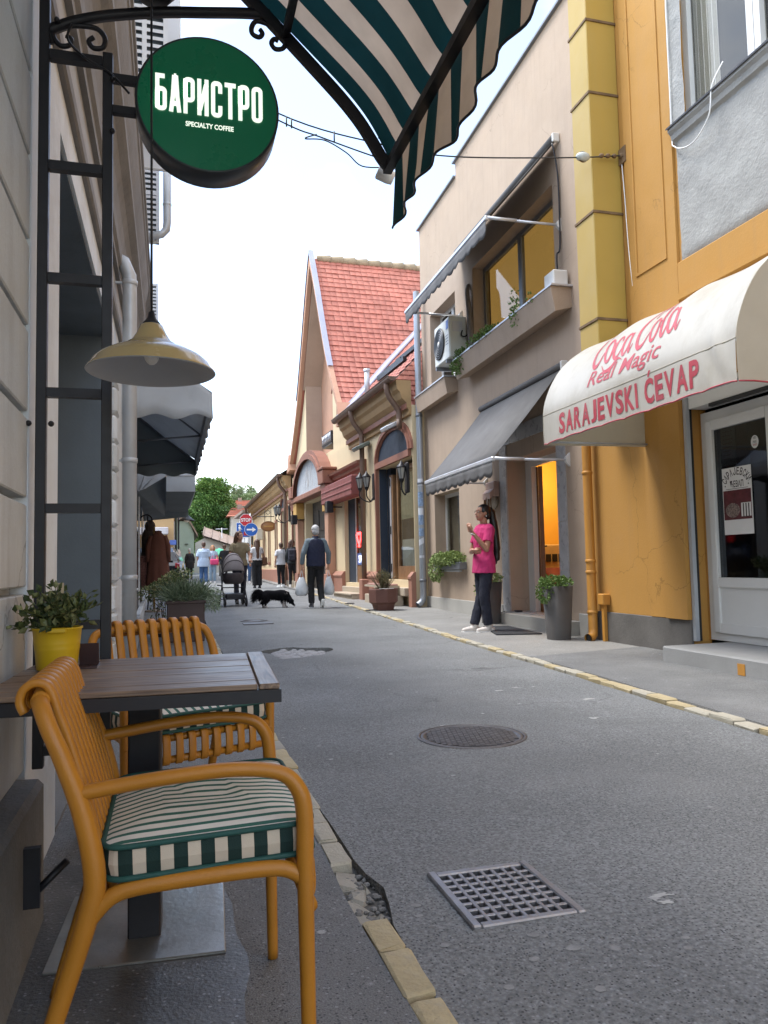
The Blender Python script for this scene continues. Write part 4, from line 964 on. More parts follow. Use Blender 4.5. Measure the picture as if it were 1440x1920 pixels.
# doorway: frame and open leaf, room behind
m = MB(); m.box(.30, 10.62, .2, .38, 10.83, 2.5); m.box(.30, 9.17, .2, .36, 9.25, 2.5); m.box(.301, 9.25, 2.40, .36, 10.62, 2.5); m.build('door_frame', M_pvc, t)
lf = MB(); lf.box(0, -.03, .22, .75, .03, 2.4); lf = lf.build('door_leaf', M_pvc, t); BASE[lf.name] = Vector((0, 0, 0)); lf.data.transform(Matrix.Translation(BASE[t.name])); lf.matrix_local = Matrix.Translation(Vector((.42, 10.56, 0))-BASE[t.name]) @ Matrix.Rotation(R(66), 4, 'Z')
m = MB(); m.box(-.012, -.032, .221, -.001, .032, 2.4); m.build('leaf_edge', M_brn, lf)
m = MB(); m.box(.384, 10.60, .215, .40, 10.68, 2.4); m.build('frame_edge', M_brn, t)
m = MB(); m.tube([(.68, -.03, 1.2), (.68, -.08, 1.2), (.58, -.08, 1.2)], .012, 6); m.box(.66, -.038, 1.1, .70, -.0305, 1.32); m.build('handle', M_dark, lf)
m = MB(); m.box(.36, 8.9, .1, 3.2, 12.6, .205); m.build('room_floor', M_brn, t)
m = MB(); m.box(3.2, 8.9, .1, 3.25, 12.6, 2.9); m.box(.33, 12.6, .1, 3.2, 12.65, 2.9); m.box(.33, 8.8, .1, 3.2, 8.89, 2.9); m.box(.33, 8.9, 2.9, 3.2, 12.6, 2.95); m.build('room_wall', M_yel, t)
m = MB(); m.box(1.05, 12.1, .206, 2.2, 12.59, 1.25, bev=.02); cab = m.build('counter', mat('counter_wood', (.6, .42, .2), .5), t)
m = MB()
for i in range(9): m.box(1.10+i*.12, 12.08, .95, 1.19+i*.12, 12.099, 1.08)
m.build('grille', M_dark, cab)
m = MB(); m.loft([(1.15, 11.6, .21, .16, .16), (1.15, 11.6, .6, .2, .2), (1.15, 11.65, .62, .22, .2), (1.15, 11.75, .85, .2, .06)], 12); m.build('chair', mat('dark_red_seat', (.15, .02, .03), .7), t)
lp = bpy.data.lights.new('room_lamp', 'POINT'); lp.energy = 16; lp.color = (1, .70, .30); lp.shadow_soft_size = .15
lo_ = bpy.data.objects.new('room_lamp', lp); COL.objects.link(lo_); lo_.matrix_world = FT.M @ Matrix.Translation((1.35, 11.7, 2.35))
m = MB(); m.box(-.01, 10.60, .213, .08, 10.72, .235, bev=.008); o = m.build('ashtray', M_dark, None, FT); tag(o, 'small dark dish on the beige house doorstep', 'ashtray')

def window(par, h, d, fr, fw, mats, mulls=(), gl=M_glass, back=None, fd=.06):
    y0, y1, z0, z1 = h; m = MB()
    m.box(d, y0, z0, d+fd, y0+fw, z1); m.box(d, y1-fw, z0, d+fd, y1, z1); m.box(d+.002, y0+fw, z0, d+fd-.002, y1-fw, z0+fw); m.box(d+.002, y0+fw, z1-fw, d+fd-.002, y1-fw, z1)
    for q in mulls: m.box(d-.004, q-fw*.8, z0+fw, d+fd-.004, q+fw*.8, z1-fw)
    w_ = m.build('window', mats, par)
    cuts = [y0+fw]+[c for q in mulls for c in (q-fw*.8, q+fw*.8)]+[y1-fw]
    for a, b in zip(cuts[::2], cuts[1::2]):
        m = MB(); m.box(d+.02, a, z0+fw, d+.026, b, z1-fw); m.build('pane', gl, w_)
    if back: m = MB(); m.box(d+fd+.06, y0+.01, z0+.01, d+fd+.09, y1-.01, z1-.01); m.build('blind', back, w_)
    return w_
M_glass2 = glassmat('window_glass_clear', (.75, .74, .70), .02, .25)
window(t, holes[0], .20, None, .075, M_alu, (10.55,), M_glass2, M_blind)
window(t, holes[1], .22, None, .07, M_pvc, (13.7,), M_glass, M_dark)
window(t, holes[3], .22, None, .07, M_pvc, (), M_glass2, mat('pale_blind', (.45, .42, .36), .8))
m = MB(); m.box(-.05, 12.98, .80, .22, 14.5, .838, bev=.005); m.build('window_sill', M_alul, t)
pl = [(-.29, 4.45), (-.235, 4.13), (0, 4.19), (0, 4.45)]
m = MB(); m.prism(pl, 1, 8.62, 12.32); m.build('window_ledge', M_tan, t)
m = MB(); m.box(-.30, 8.58, 4.452, .2, 12.35, 4.475); m.build('ledge_cap', M_alul, t)
m = MB(); m.prism([(-.26, 4.33), (-.21, 4.03), (0, 4.08), (0, 4.33)], 1, 12.92, 14.76); m.build('window_ledge', M_tan, t)
m = MB(); m.box(-.275, 12.89, 4.332, .22, 14.79, 4.355); m.build('ledge_cap', M_alul, t)

# ---- folding arm awnings
def awning(lab, y0, y1, zt, zf, pr, nm='awning'):
    t = thing(nm, lab, 'awning', (0, (y0+y1)/2, zt), FT)
    def cl(u, v): return (-.06-(pr-.06)*v, y0+.03+(y1-y0-.06)*u, zt-.02+(zf-zt+.02)*v-.02*math.sin(v*math.pi))
    m = MB(); m.grid(cl, 2, 8, thick=.004); m.build('fabric', M_fab, t)
    m = MB(); m.tube([(-.07, y0, zt), (-.07, y1, zt)], .05, 10); m.build('roller', M_fab, t)
    m = MB(); m.box(-pr-.02, y0, zf-.035, -pr+.035, y1, zf+.025, bev=.012); m.build('front_bar', M_alul, t)
    n = int((y1-y0)/.24)
    def vl(u, v):
        k = abs(math.sin(u*n*math.pi)); return (-pr-.008+.012*math.sin(u*40)*v, y0+.02+(y1-y0-.04)*u, zf-.03-v*(.165+.04*k))
    m = MB(); m.grid(vl, n*8, 3, thick=.003); m.build('valance', M_fab, t)
    for yy in (y0+.02, y1-.02):
        m = MB(); m.tube([(-.005, yy, zf-.005), (-pr*.62, yy, zf-.005)], .017, 8); m.tube([(-pr*.6, yy, zf), (-pr+.01, yy, zf)], .022, 8)
        a = m.build('arm', M_alul, t)
        m = MB(); m.prism([(-.0, zf-.09), (-.0, zf+.09), (-.06, zf+.03), (-.06, zf-.03)], 1, yy-.022, yy+.022); m.build('arm_bracket', M_pvc, a)
    m = MB(); m.box(-.10, y0-.045, zt-.06, -.0, y0-.002, zt+.06, bev=.01); m.build('gear_box', M_pvc, t)
    return t
awning('grey scalloped awning over the beige house doorway, folded out low above the woman', 8.82, 11.66, 3.48, 2.26, 1.06)
a2 = awning('upper grey scalloped awning over the beige house upper window', 8.82, 12.62, 6.53, 5.37, 1.05)
t = thing('awning_motor_box', 'small white box with cable at the end of the upper window ledge', 'junction box', (-.14, 8.75, 4.475), FT)
m = MB(); m.box(-.24, 8.63, 4.476, -.03, 8.90, 4.68, bev=.015); m.build('box', M_pvc, t)
m = MB(); m.tube(spline([(-.10, 8.80, 6.45), (-.03, 8.81, 6.0), (-.03, 8.82, 5.1), (-.08, 8.82, 4.95), (-.09, 8.80, 4.68)], 6), .012, 6); m.build('cable', M_black, t)
# ---- air conditioner
t = thing('air_conditioner', 'white air conditioner outdoor unit with black fan grille on the beige wall', 'air conditioner', (-.2, 12.7, 4.5), FT)
m = MB(); m.box(-.36, 12.30, 4.52, -.03, 13.12, 5.26, bev=.02); m.build('casing', mat('ac_white', (.68, .69, .64), .45, .04, 3, dirt=.15), t)
Mx = Matrix.Translation((-.363, 12.83, 4.89)) @ Matrix.Rotation(R(-90), 4, 'Y')
m = MB(); m.lathe([(.285, 0), (.285, .012), (.0, .012)], 32, M=Mx); fan = m.build('fan_grille', M_black, t)
m = MB()
for r_ in (.06, .10, .14, .18, .22, .26): m.tube([Mx @ Vector((r_*math.cos(a*.2618), r_*math.sin(a*.2618), .016)) for a in range(24)], .006, 4, closed=True)
m.build('grille_rings', M_alu, fan)
m = MB(); m.lathe([(.045, .012), (.045, .022), (0, .022)], 14, M=Mx); m.build('fan_hub', M_white, fan)
m = MB(); m.box(-.365, 12.34, 5.05, -.361, 12.46, 5.20); m.build('blue_label', mat('blue_label', (.05, .13, .45), .5), t)
m = MB()
for i in range(4): m.box(-.363, 12.36, 4.93-.05*i, -.360, 12.5, 4.945-.05*i)
m.build('vent_slots', M_alu, t)
m = MB(); m.box(-.30, 12.294, 4.98, -.12, 12.299, 5.16); m.build('spec_plate', M_alul, t)
m = MB(); m.box(-.38, 12.42, 4.45, 0, 12.46, 4.515); m.box(-.38, 12.98, 4.45, 0, 13.02, 4.515); m.build('bracket', M_alu, t)
m = MB(); m.tube(spline([(-.12, 12.295, 5.0), (-.16, 12.24, 4.9), (-.10, 12.2, 4.87), (-.03, 12.15, 4.95)], 6), .012, 6); m.build('cable', M_black, t)
t = thing('pipe_bundle', 'wrapped grey pipe bundle rising beside the air conditioner', 'pipe', (-.03, 12.1, 4.6), FT)
m = MB(); m.tube(spline([(-.03, 12.05, 4.5), (-.05, 12.08, 4.9), (-.05, 12.12, 5.3), (-.06, 12.16, 5.62), (-.03, 12.2, 5.75), (.0, 12.2, 5.78)], 6), [.07-.035*min(1, i/22) for i in range(31)], 8); m.build('wrapping', mat('pipe_wrap', (.2, .18, .17), .8, .2, 14), t)

# ---- wall lantern by the door
t = thing('wall_lantern', 'pink beige wall lamp with caged glass beside the beige house doorway', 'wall lamp', (-.05, 11.3, 1.95), FT)
m = MB(); m.box(-.10, 11.14, 2.0, -.0, 11.5, 2.24, bev=.015); m.prism([(-.10, 2.0), (-.16, 1.96), (-.16, 2.06), (-.10, 2.12)], 1, 11.16, 11.48); m.build('back_box', mat('pinkish_metal', (.45, .3, .25), .5), t)
m = MB(); m.ell((-.07, 11.32, 1.91), (.09, .15, .13)); m.build('glass_bowl', mat('frosted_glass', (.4, .36, .3), .25), t)
for k in range(5):
    m = MB(); yy = 11.18+.07*k; m.tube([(-.07-.10*math.sin(a)*(1-.25*abs(k-2)/2), yy, 1.91+.16*math.cos(a)) for a in [i*.3927 for i in range(9)]], .008, 5); m.build('cage_bar', M_brn, t)

# ---- plants of the beige house
def bush(mb, c, r, n, L_, w_, flat=0.0, hang=0.0):
    c = Vector(c)
    for i in range(n):
        d = rdir(); p = c+Vector((d.x*r[0], d.y*r[1], d.z*r[2]))*random.uniform(.55, 1.05)
        dd = (d+rdir(.3)*.9); dd.z -= hang
        leafmesh(mb, p, dd, rdir(1.0), L_*random.uniform(.7, 1.3), w_*random.uniform(.7, 1.3))
def stems(mb, c, r, n, rad=.004):
    c = Vector(c)
    for i in range(n):
        d = rdir(.4); mb.tube([c-Vector((0, 0, r[2]*.9)), c+Vector((d.x*r[0]*.4, d.y*r[1]*.4, 0)), c+Vector((d.x*r[0], d.y*r[1], d.z*r[2]))*.9], rad, 4, cap=False)
def conic_pot(lab, x, y, h, r0, r1, frame=W):
    t = thing('conical_planter', lab, 'planter', (x, y, .02), frame, 'conical planters by the beige house')
    def sup(r, z, n=24): return [(x+r*(abs(math.cos(a))**.6)*math.copysign(1, math.cos(a)), y+r*(abs(math.sin(a))**.6)*math.copysign(1, math.sin(a)), z) for a in [2*math.pi*i/n for i in range(n)]]
    rings = [sup(r0, .022), sup(r1, h), sup(r1-.02, h), sup(r1-.025, h-.05)]
    vs = [p for r in rings for p in r]; n = 24
    m = MB(); m.add(vs, [(k*n+i, k*n+(i+1) % n, (k+1)*n+(i+1) % n, (k+1)*n+i) for k in range(3) for i in range(n)], None, True); m.build('pot', M_pot, t)
    m = MB(); m.add(sup(r1-.024, h-.03), [tuple(range(n))]); m.build('soil', M_soil, t)
    return t
t = conic_pot('tall dark conical planter with trailing plant on the right of the beige house doorway', 4.50, 8.42, .66, .125, .165)
m = MB(); bush(m, (4.47, 8.42, .70), (.19, .19, .07), 500, .04, .03); bush(m, (4.32, 8.40, .60), (.09, .12, .13), 260, .04, .03, hang=.5); m.build('foliage', [M_lf1], t)
m = MB(); stems(m, (4.47, 8.42, .68), (.17, .17, .06), 14); m.build('stem', M_lf1, t)
t = conic_pot('tall dark conical planter half hidden behind the woman in pink', 4.72, 10.95, .66, .125, .165)
m = MB(); bush(m, (4.69, 10.92, .72), (.19, .19, .08), 420, .04, .03); bush(m, (4.55, 10.9, .58), (.08, .1, .14), 200, .04, .03, hang=.5); m.build('foliage', [M_lf1b], t)
m = MB(); stems(m, (4.7, 10.93, .68), (.17, .17, .06), 12); m.build('stem', M_lf1, t)
t = thing('window_box', 'window box overflowing with pale green plants under the small ground floor window', 'planter', (-.1, 13.4, .84), FT)
m = MB(); m.box(-.14, 12.72, .845, .03, 14.2, .98, bev=.01); m.build('trough', M_alu, t)
m = MB(); bush(m, (-.09, 13.45, 1.04), (.17, .80, .12), 1500, .05, .042); bush(m, (-.16, 14.0, .86), (.10, .32, .24), 600, .05, .04, hang=.4); m.build('foliage', [M_lf1b], t)
m = MB(); bush(m, (-.06, 13.45, 1.0), (.13, .72, .1), 500, .05, .04); m.build('inner_foliage', [M_lf1], t)
t = thing('ledge_plants', 'green creeper trailing along the upper window ledge of the beige house', 'plant', (-.2, 11, 4.48), FT)
m = MB()
for i in range(34):
    y = 10.55+1.75*random.random(); bush(m, (-.24+random.uniform(-.06, .04), y, 4.52), (.09, .10, .06), 26, .04, .032, hang=.2)
for i in range(12):
    y = 11.9+.35*random.random(); bush(m, (-.31, y, 4.40-.2*random.random()), (.06, .09, .08), 24, .04, .032, hang=.6)
for (y, z) in ((9.72, 4.5), (9.75, 4.6), (9.78, 4.42), (9.75, 4.36), (9.7, 4.7), (9.2, 4.5)): bush(m, (-.29, y, z), (.06, .09, .08), 30, .04, .03, hang=.3)
m.build('foliage', [M_lf1], t)
t = thing('doormat', 'dark doormat in front of the beige house doorstep', 'doormat', (4.6, 9.8, .02))
m = MB(); q = [(4.03, 9.2), (4.60, 9.05), (4.72, 10.35), (4.38, 10.46)]; m.prism(q, 2, .026, .04); m.build('mat', mat('rubber_mat', (.025, .027, .032), .8, .2, 12, bump=.5, bscale=150), t)

# ---- silver downpipe at the corner, with stickers
t = thing('silver_downpipe', 'silver metal downpipe with stickers at the corner of the beige house', 'drainpipe', (4.945, 14.87, 0))
px, py = 4.945, 14.87
m = MB(); m.tube([(px, py, 6.6), (px, py, .35), (px-.01, py, .25), (px-.06, py-.01, .17), (px-.13, py-.02, .13)], .065, 14, cap=False); m.build('pipe', mat('silver_pipe', (.36, .39, .43), .4, .06, 3, metal=.5), t)
for z in (4.0, 4.3, 2.6, .62): m = MB(); m.lathe([(.065, z-.03), (.073, z-.025), (.073, z+.025), (.065, z+.03)], 14, (px, py, 0)); m.build('pipe_collar', M_alu, t)
M_st = mat('sticker_white', (.62, .66, .72), .5, .05, 30); M_sb = mat('sticker_blue', (.22, .32, .48), .5, .5, 40)
for (z, hh, mt, rot) in ((2.55, .14, M_st, 0), (2.30, .12, M_sb, 0), (2.13, .16, M_sb, 0), (1.95, .14, M_st, 0), (1.75, .2, M_sb, 0), (1.52, .16, M_sb, 0), (1.32, .12, M_st, .5), (1.08, .05, M_st, 0)):
    m = MB(); m.grid(lambda u, v: (px+.0665*math.cos(R(185+u*105)), py+.0665*math.sin(R(185+u*105)), z+v*hh+rot*.12*u), 8, 1); m.build('sticker', mt, t)
# ================================================================== CREAM BUILDINGS (right, farther)
M_cream = mat('cream_stucco', (.68, .55, .35), .85, .05, 1.2, bump=.2, bscale=40, dirt=.35, dirtcol=(.5, .39, .25), streak=.3)
M_salm = mat('salmon_stucco', (.48, .275, .185), .85, .06, 1.5, bump=.2, bscale=40, dirt=.2)
M_terr = mat('terracotta_trim', (.27, .115, .075), .6, .1, 2.5, bump=.1, dirt=.25)
M_terrl = mat('terracotta_base', (.36, .175, .12), .75, .1, 2, bump=.15, dirt=.3)
M_gold = mat('ochre_band', (.52, .31, .09), .7, .08, 3)
M_gutt = mat('brown_gutter', (.17, .105, .075), .5, .15, 3, dirt=.3)
M_tile = mat('red_roof_tile', (.385, .130, .092), .7, .3, 1.6, bump=.25, bscale=25, dirt=.25, dirtcol=(.33, .12, .09))
M_tile2 = mat('dark_roof_tile', (.13, .075, .06), .8, .3, 2)
M_flash = mat('blue_grey_flashing', (.33, .34, .42), .4, .08, 2, metal=.3)
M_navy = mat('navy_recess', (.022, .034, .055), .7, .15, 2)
M_wood = mat('brown_door_wood', (.22, .115, .05), .5, .2, 4, dirt=.3)
M_mosaic = mat('grey_mosaic', (.42, .45, .48), .6, .3, 22, bump=.4, bscale=40)
M_burg = mat('burgundy_roller', (.23, .065, .06), .55, .1, 3)
M_ston = mat('step_stone', (.44, .37, .28), .75, .12, 2, dirt=.3)
kA = -math.atan(.03); FA = Frame(4.83+.45, 0, 0, -kA)       # local x = offset from the facade, y along it
YA0, YA1, GY0, GY1 = 15.12, 28.5, 20.1, 28.5
t = thing('cream_building', 'cream and terracotta building with steep red tiled gable and arched shopfronts', 'building', (0, 20, .1), FA)
hA = [(15.02, 17.42, .62, 3.2), (18.6, 20.75, .5, 2.75), (22.1, 26.1, .2, 3.1), (26.65, 28.35, .3, 3.0)]
m = MB(); wall_holes(m, 0, .4, YA0-.12, GY1, -.1, 4.25, hA); m.build('wall', M_cream, t)
m = MB(); m.box(.401, YA0-.12, -.1, .8, YA0, 4.2); m.box(7.6, YA0, -.1, 8, GY1, 4.2); m.box(.401, GY1-.4, -.1, 7.6, GY1, 4.2); m.build('rear_walls', M_cream, t)
# gable wall, sweeping outline
apex = (24.15, 10.66)
def gout(sgn, off=0):
    half = 4.12+off; pts = []
    for i in range(13):
        u = i/12; z = 4.55+(apex[1]+off*2.3-4.55)*u
        wdt = half*(1-u)*(1-.16*math.sin(u*math.pi))
        pts.append((apex[0]+sgn*wdt, z))
    return pts
L_ = gout(1); Rr = gout(-1)
poly = Rr+L_[::-1][1:]
NY0, NY1, ND = 22.15, 26.1, .62
M_taupe = mat('taupe_stucco', (.42, .32, .25), .85, .05, 1.5, bump=.2, bscale=40, dirt=.2)
m = MB(); m.prism([(y, z) for y, z in poly], 0, ND, ND+.15); m.build('niche_wall', M_salm, t)
def zat(pts, y):
    for a, b in zip(pts, pts[1:]):
        if min(a[0], b[0]) <= y <= max(a[0], b[0]): return a[1]+(b[1]-a[1])*(y-a[0])/(b[0]-a[0])
for pts, yy in ((Rr, NY0), (L_, NY1)):
    side_ = [p for p in pts if (p[0] < yy) == (pts is Rr)]; zt_ = zat(pts, yy)
    m = MB(); m.prism(side_+[(yy, zt_), (yy, 4.55)], 0, .06, ND-.001); m.build('gable_wall', M_cream, t)
    m = MB(); m.box(.062, yy-.02 if yy == NY1 else yy, 4.4, ND-.002, yy if yy == NY1 else yy+.02, zt_-.05); m.build('niche_reveal', M_taupe, t)
for sgn in (1, -1):
    q = [p for p in gout(sgn, -.04) if NY0-.3 < p[0] < NY1+.3]
    m = MB(); m.grid(lambda u, v: (-.02+(ND+.02)*v, q[round(u*(len(q)-1))][0], q[round(u*(len(q)-1))][1]), len(q)-1, 1); m.build('niche_soffit', M_taupe, t)
m = MB(); m.box(.06, GY0+.1, 4.25, ND, NY0, 4.56); m.box(.06, NY1, 4.25, ND, GY1-.1, 4.56); m.box(.06, NY0, 4.25, ND, NY1, 4.40); m.build('gable_base', M_cream, t)
# recessed salmon bay with two oval windows
for (cz, ry, rz_) in ((5.85, .36, .95), (8.05, .28, .62)):
    wv = MB(); wv.add([(ND-.03, 23.7+ry*math.cos(a), cz+rz_*math.sin(a)) for a in [i*.2618 for i in range(24)]]+[(ND-.002, 23.7+ry*math.cos(a), cz+rz_*math.sin(a)) for a in [i*.2618 for i in range(24)]], [tuple(range(24))]+[(i, (i+1) % 24, 24+(i+1) % 24, 24+i) for i in range(24)])
    f = wv.build('window', M_terr, t)
    m = MB(); m.add([(ND-.034, 23.7+ry*.86*math.cos(a), cz+rz_*.9*math.sin(a)) for a in [i*.2618 for i in range(24)]], [tuple(range(24))]); m.build('pane', M_dkglass, f)
m = MB()
for rr in (.42, .50, .58): m.tube([(ND-.05-.03*(rr < .5), 23.7+rr*math.cos(a), 6.55+rr*.75*math.sin(a)) for a in [i*.2618 for i in range(13)]], .04, 6)
m.build('arch_moulding', M_terr, t)
m = MB(); m.box(.22, 23.0, 4.72, ND, 24.3, 4.78); m.box(.20, 23.0, 4.78, .23, 24.3, 5.12); m.box(.23, 23.0, 4.78, ND, 23.03, 5.12); m.build('small_balcony', M_black, t)
m = MB()
for i in range(6):
    q = 23.08+.2*i; m.tube([(.195, q, 4.82), (.195, q+.12, 5.08)], .012, 5); m.tube([(.195, q+.12, 4.82), (.195, q, 5.08)], .012, 5)
m.build('balcony_scrollwork', M_alul, t)
# verge boards along the gable edge
for sgn in (1, -1):
    o_ = gout(sgn, .20); i_ = gout(sgn, .03); n = len(o_)
    vs = [(x, a, b) for x in (-.16, -.02) for a, b in o_] + [(x, a, b) for x in (-.16, -.02) for a, b in i_]
    fs = []
    for k in range(n-1): fs += [(k, k+1, n+k+1, n+k), (2*n+k, 3*n+k, 3*n+k+1, 2*n+k+1), (k, 2*n+k, 2*n+k+1, k+1), (n+k, n+k+1, 3*n+k+1, 3*n+k)]
    fs += [(0, n, 3*n, 2*n), (n-1, 3*n-1, 4*n-1, 2*n-1)]
    m = MB(); m.add(vs, fs); m.build('verge_board', M_salm, t)
    o2 = gout(sgn, .25)
    m = MB(); vs = [(x, a, b) for x in (-.19, -.03) for a, b in o2]+[(x, a, b) for x in (-.19, -.03) for a, b in o_]
    fs = []
    k0 = 4
    for k in range(k0, n-1): fs += [(k, k+1, n+k+1, n+k), (k, 2*n+k, 2*n+k+1, k+1)]
    used = sorted({i for f in fs for i in f}); mp_ = {i: k for k, i in enumerate(used)}
    m.add([vs[i] for i in used], [[mp_[i] for i in f] for f in fs]); m.build('verge_flashing', M_flash, t)
# near roof slope of the gable with real tiles: rows of scalloped tiles; ridge runs back from the street
XR0, XR1 = -.03, 9.0
def slope(u): # u 0 at eave .. 1 at ridge
    i = u*12; k = min(11, int(i)); f = i-k; P = gout(-1, .12); a, b = P[k], P[k+1]
    return (a[0]+(b[0]-a[0])*f, a[1]+(b[1]-a[1])*f)
m = MB(); m.grid(lambda u, v: (XR0+(XR1-XR0)*u, slope(v)[0]+.05, slope(v)[1]-.05), 2, 24); rdeck = m.build('roof', M_tile, t)
def tile_mesh(wd, hl):
    m = MB(); n = 6; vs = []
    prof_ = [(-wd/2+wd*i/n, .022*math.sin(math.pi*i/n)) for i in range(n+1)]
    low = [(a, -hl*.18-(.025*math.sin(math.pi*i/n))) for i, (a, b) in enumerate(prof_)]
    vs = [(a, -hl*.5-.022*math.sin(math.pi*i/n), b+.018) for i, (a, b) in enumerate(prof_)]+[(a, hl*.62, b*.6) for a, b in prof_]+[(a, -hl*.5-.022*math.sin(math.pi*i/n), b-.006) for i, (a, b) in enumerate(prof_)]
    k = n+1
    fs = [(i, i+1, k+i+1, k+i) for i in range(n)]+[(2*k+i, 2*k+i+1, i+1, i) for i in range(n)]
    m.add(vs, fs, None, False); return m
rows = 34; TW = .20
tl = 0
for j in range(rows): tl += (Vector(slope((j+1)/rows))-Vector(slope(j/rows))).length
tm = [tile_mesh(TW*1.0, tl/rows).mesh('roof_tile', mt) for mt in (M_tile, M_tile, M_tile, mat('dull_roof_tile', (.35, .118, .085), .75, .25, 2, dirt=.4, dirtcol=(.2, .09, .06)), mat('bright_roof_tile', (.41, .143, .10), .7, .2, 2))]
rest = MB(); cnt = 0; tlist = []
for j in range(rows):
    a = Vector(slope(j/rows)); b = Vector(slope((j+1)/rows)); c = (a+b)/2; d = (b-a).normalized()
    ncol = int((XR1-XR0)/TW)
    for i in range(ncol):
        x = XR0-.06+TW*(i+.5)+random.uniform(-.006, .006)
        Z = Vector((0, d.x, d.y)); X = Vector((1, 0, 0)); Nn = X.cross(Z)
        if Nn.z < 0: Nn = -Nn
        Mx = Matrix(((X.x, Z.x, Nn.x, x), (X.y, Z.y, Nn.y, c.x), (X.z, Z.z, Nn.z, c.y), (0, 0, 0, 1)))
        Mx = Mx @ Matrix.Rotation(random.uniform(-.02, .02), 4, 'Z') @ Matrix.Translation((0, 0, random.uniform(-.004, .008)))
        # the valley with the low roof hides the lower back corner; hidden rows far behind the beige house are skipped
        if x > 5.2: continue
        tlist.append((x, Mx))
tlist.sort(key=lambda q: q[0])
src = tile_mesh(TW, tl/rows)
for k, (x, Mx) in enumerate(tlist):
    if k < 300:
        piece('roof_tile', random.choice(tm), rdeck, Matrix.Translation(-BASE[rdeck.name]) @ Mx)
    else: rest.add(src.v, src.f, Mx, False)
rest.build('roof_tiles', M_tile, rdeck, kind='stuff')
m = MB(); m.grid(lambda u, v: (XR0+(XR1-XR0)*u, 2*apex[0]-slope(v)[0]-.05, slope(v)[1]-.05), 2, 24); m.build('far_roof', M_tile, t)
for i in range(14):
    m = MB(); x = .1+i*.42; m.tube([(x, apex[0], apex[1]+.30), (x+.44, apex[0], apex[1]+.33)], [.12, .14], 8); m.build('ridge_tile', mat('mossy_ridge', (.34, .27, .18), .85, .25, 5), t)
# kicked-out foot of the gable
m = MB(); m.prism([(19.6, 4.72), (20.35, 4.72), (20.25, 5.4), (20.02, 5.0)], 0, -.30, .4); m.build('gable_foot', M_salm, t)
m = MB(); m.prism([(28.0, 4.5), (28.75, 4.42), (28.5, 4.7), (28.3, 5.1)], 0, -.18, .4); m.build('gable_foot', M_salm, t)
# low roof on the near side, rows of tiles running up from the gutter
def lowroof(u, v): return (-.35+3.6*v, YA0-.1+(20.25-YA0+2.35*v)*u, 4.75+3.7*v)
m = MB(); m.grid(lowroof, 1, 1); lr = m.build('low_roof', M_tile2, t)
m = MB(); nrow = 26
for j in range(nrow):
    v0 = j/nrow; a = lowroof(0, v0); b = lowroof(0, v0+1.25/nrow)
    for i in range(24):
        y = YA0+i*.30
        if y+.3 > 20.0+2.35*v0: continue
        m.add([(a[0], y, a[2]+.05), (a[0], y+.15, a[2]+.085), (a[0], y+.29, a[2]+.05), (b[0], y, b[2]+.01), (b[0], y+.15, b[2]+.04), (b[0], y+.29, b[2]+.01), (a[0], y, a[2]), (a[0], y+.29, a[2])], [(0, 1, 4, 3), (1, 2, 5, 4), (6, 7, 2, 1, 0)])
m.build('roof_tiles', M_tile, lr, kind='stuff')
m = MB()
va = [(-.36, 19.95, 4.82), (4.3, 20.3+.0, 7.6)]
m.tube([(-.36, 19.95, 4.86), (.6, 20.55, 5.88), (1.5, 21.15, 6.85), (2.6, 21.85, 7.98), (3.2, 22.2, 8.6)], [.15]*5, 4, sq=(.25, 1.3)); m.build('valley_flashing', M_flash, t)
for (x, y, l) in ((.25, 16.2, 2.0), (.45, 17.0, 1.9), (.6, 15.6, 2.2)):
    m = MB(); m.box(x, y, 4.75+(x+.35)*1.03+.14, x+.09, y+l, 4.75+(x+.35)*1.03+.24); m.build('snow_guard', M_black, t)
m = MB(); m.tube([(.1, 18.6, 5.1), (.1, 18.6, 5.85)], .07, 10); m.lathe([(.09, 5.85), (.09, 5.91), (.07, 5.91)], 10, (.1, 18.6, 0)); m.build('vent_pipe', M_zinc, t)
# gutter and cornice of the low part
def cornice(t, y0, y1, zt, zb, out_, mt=M_gold):
    h = zt-zb
    pr = [(0, zb), (-.06, zb), (-.06, zb+.14*h), (-.10, zb+.2*h), (-.10, zb+.32*h), (-.2, zb+.45*h), (-.24, zb+.62*h), (-.30, zb+.7*h), (-.33, zb+.95*h), (0, zb+.95*h)]
    m = MB(); m.prism(pr, 1, y0, y1); m.build('cornice', mat('ochre_cornice', (.40, .26, .125), .8, .12, 2, dirt=.35, dirtcol=(.28, .17, .09)), t)
    m = MB(); m.box(-.13, y0, zb+.16*h, -.101, y1, zb+.30*h); m.build('cornice_band', M_terr, t)
    m = MB(); vs = []
    for y in (y0-.05, y1+.05):
        for a in range(9): vs.append((-.42+.09*math.cos(math.pi+a*math.pi/8), y, zt+.02+.09*math.sin(math.pi+a*math.pi/8)))
    m.add(vs, [(i, i+1, 10+i, 9+i) for i in range(8)]+[tuple(range(9)), tuple(range(9, 18))]); m.tube([(-.51, y0-.05, zt+.03), (-.51, y1+.05, zt+.03)], .014, 5); m.build('gutter', M_gutt, t)
cornice(t, YA0-.1, 19.95, 4.80, 4.05, .4)
def downpipe(par, y, zt, zb, x=-.16, nm='brown_downpipe'):
    m = MB(); m.tube(spline([(-.42, y, zt), (-.42, y, zt-.12), (-.36, y, zt-.30), (x-.02, y, zt-.55), (x, y, zt-.75), (x, y, zt-.95)], 4)+[Vector((x, y, zb))], .062, 10); return m.build('downpipe', M_gutt, par)
downpipe(t, 18.28, 4.75, .5); downpipe(t, 15.35, 4.75, 4.0)
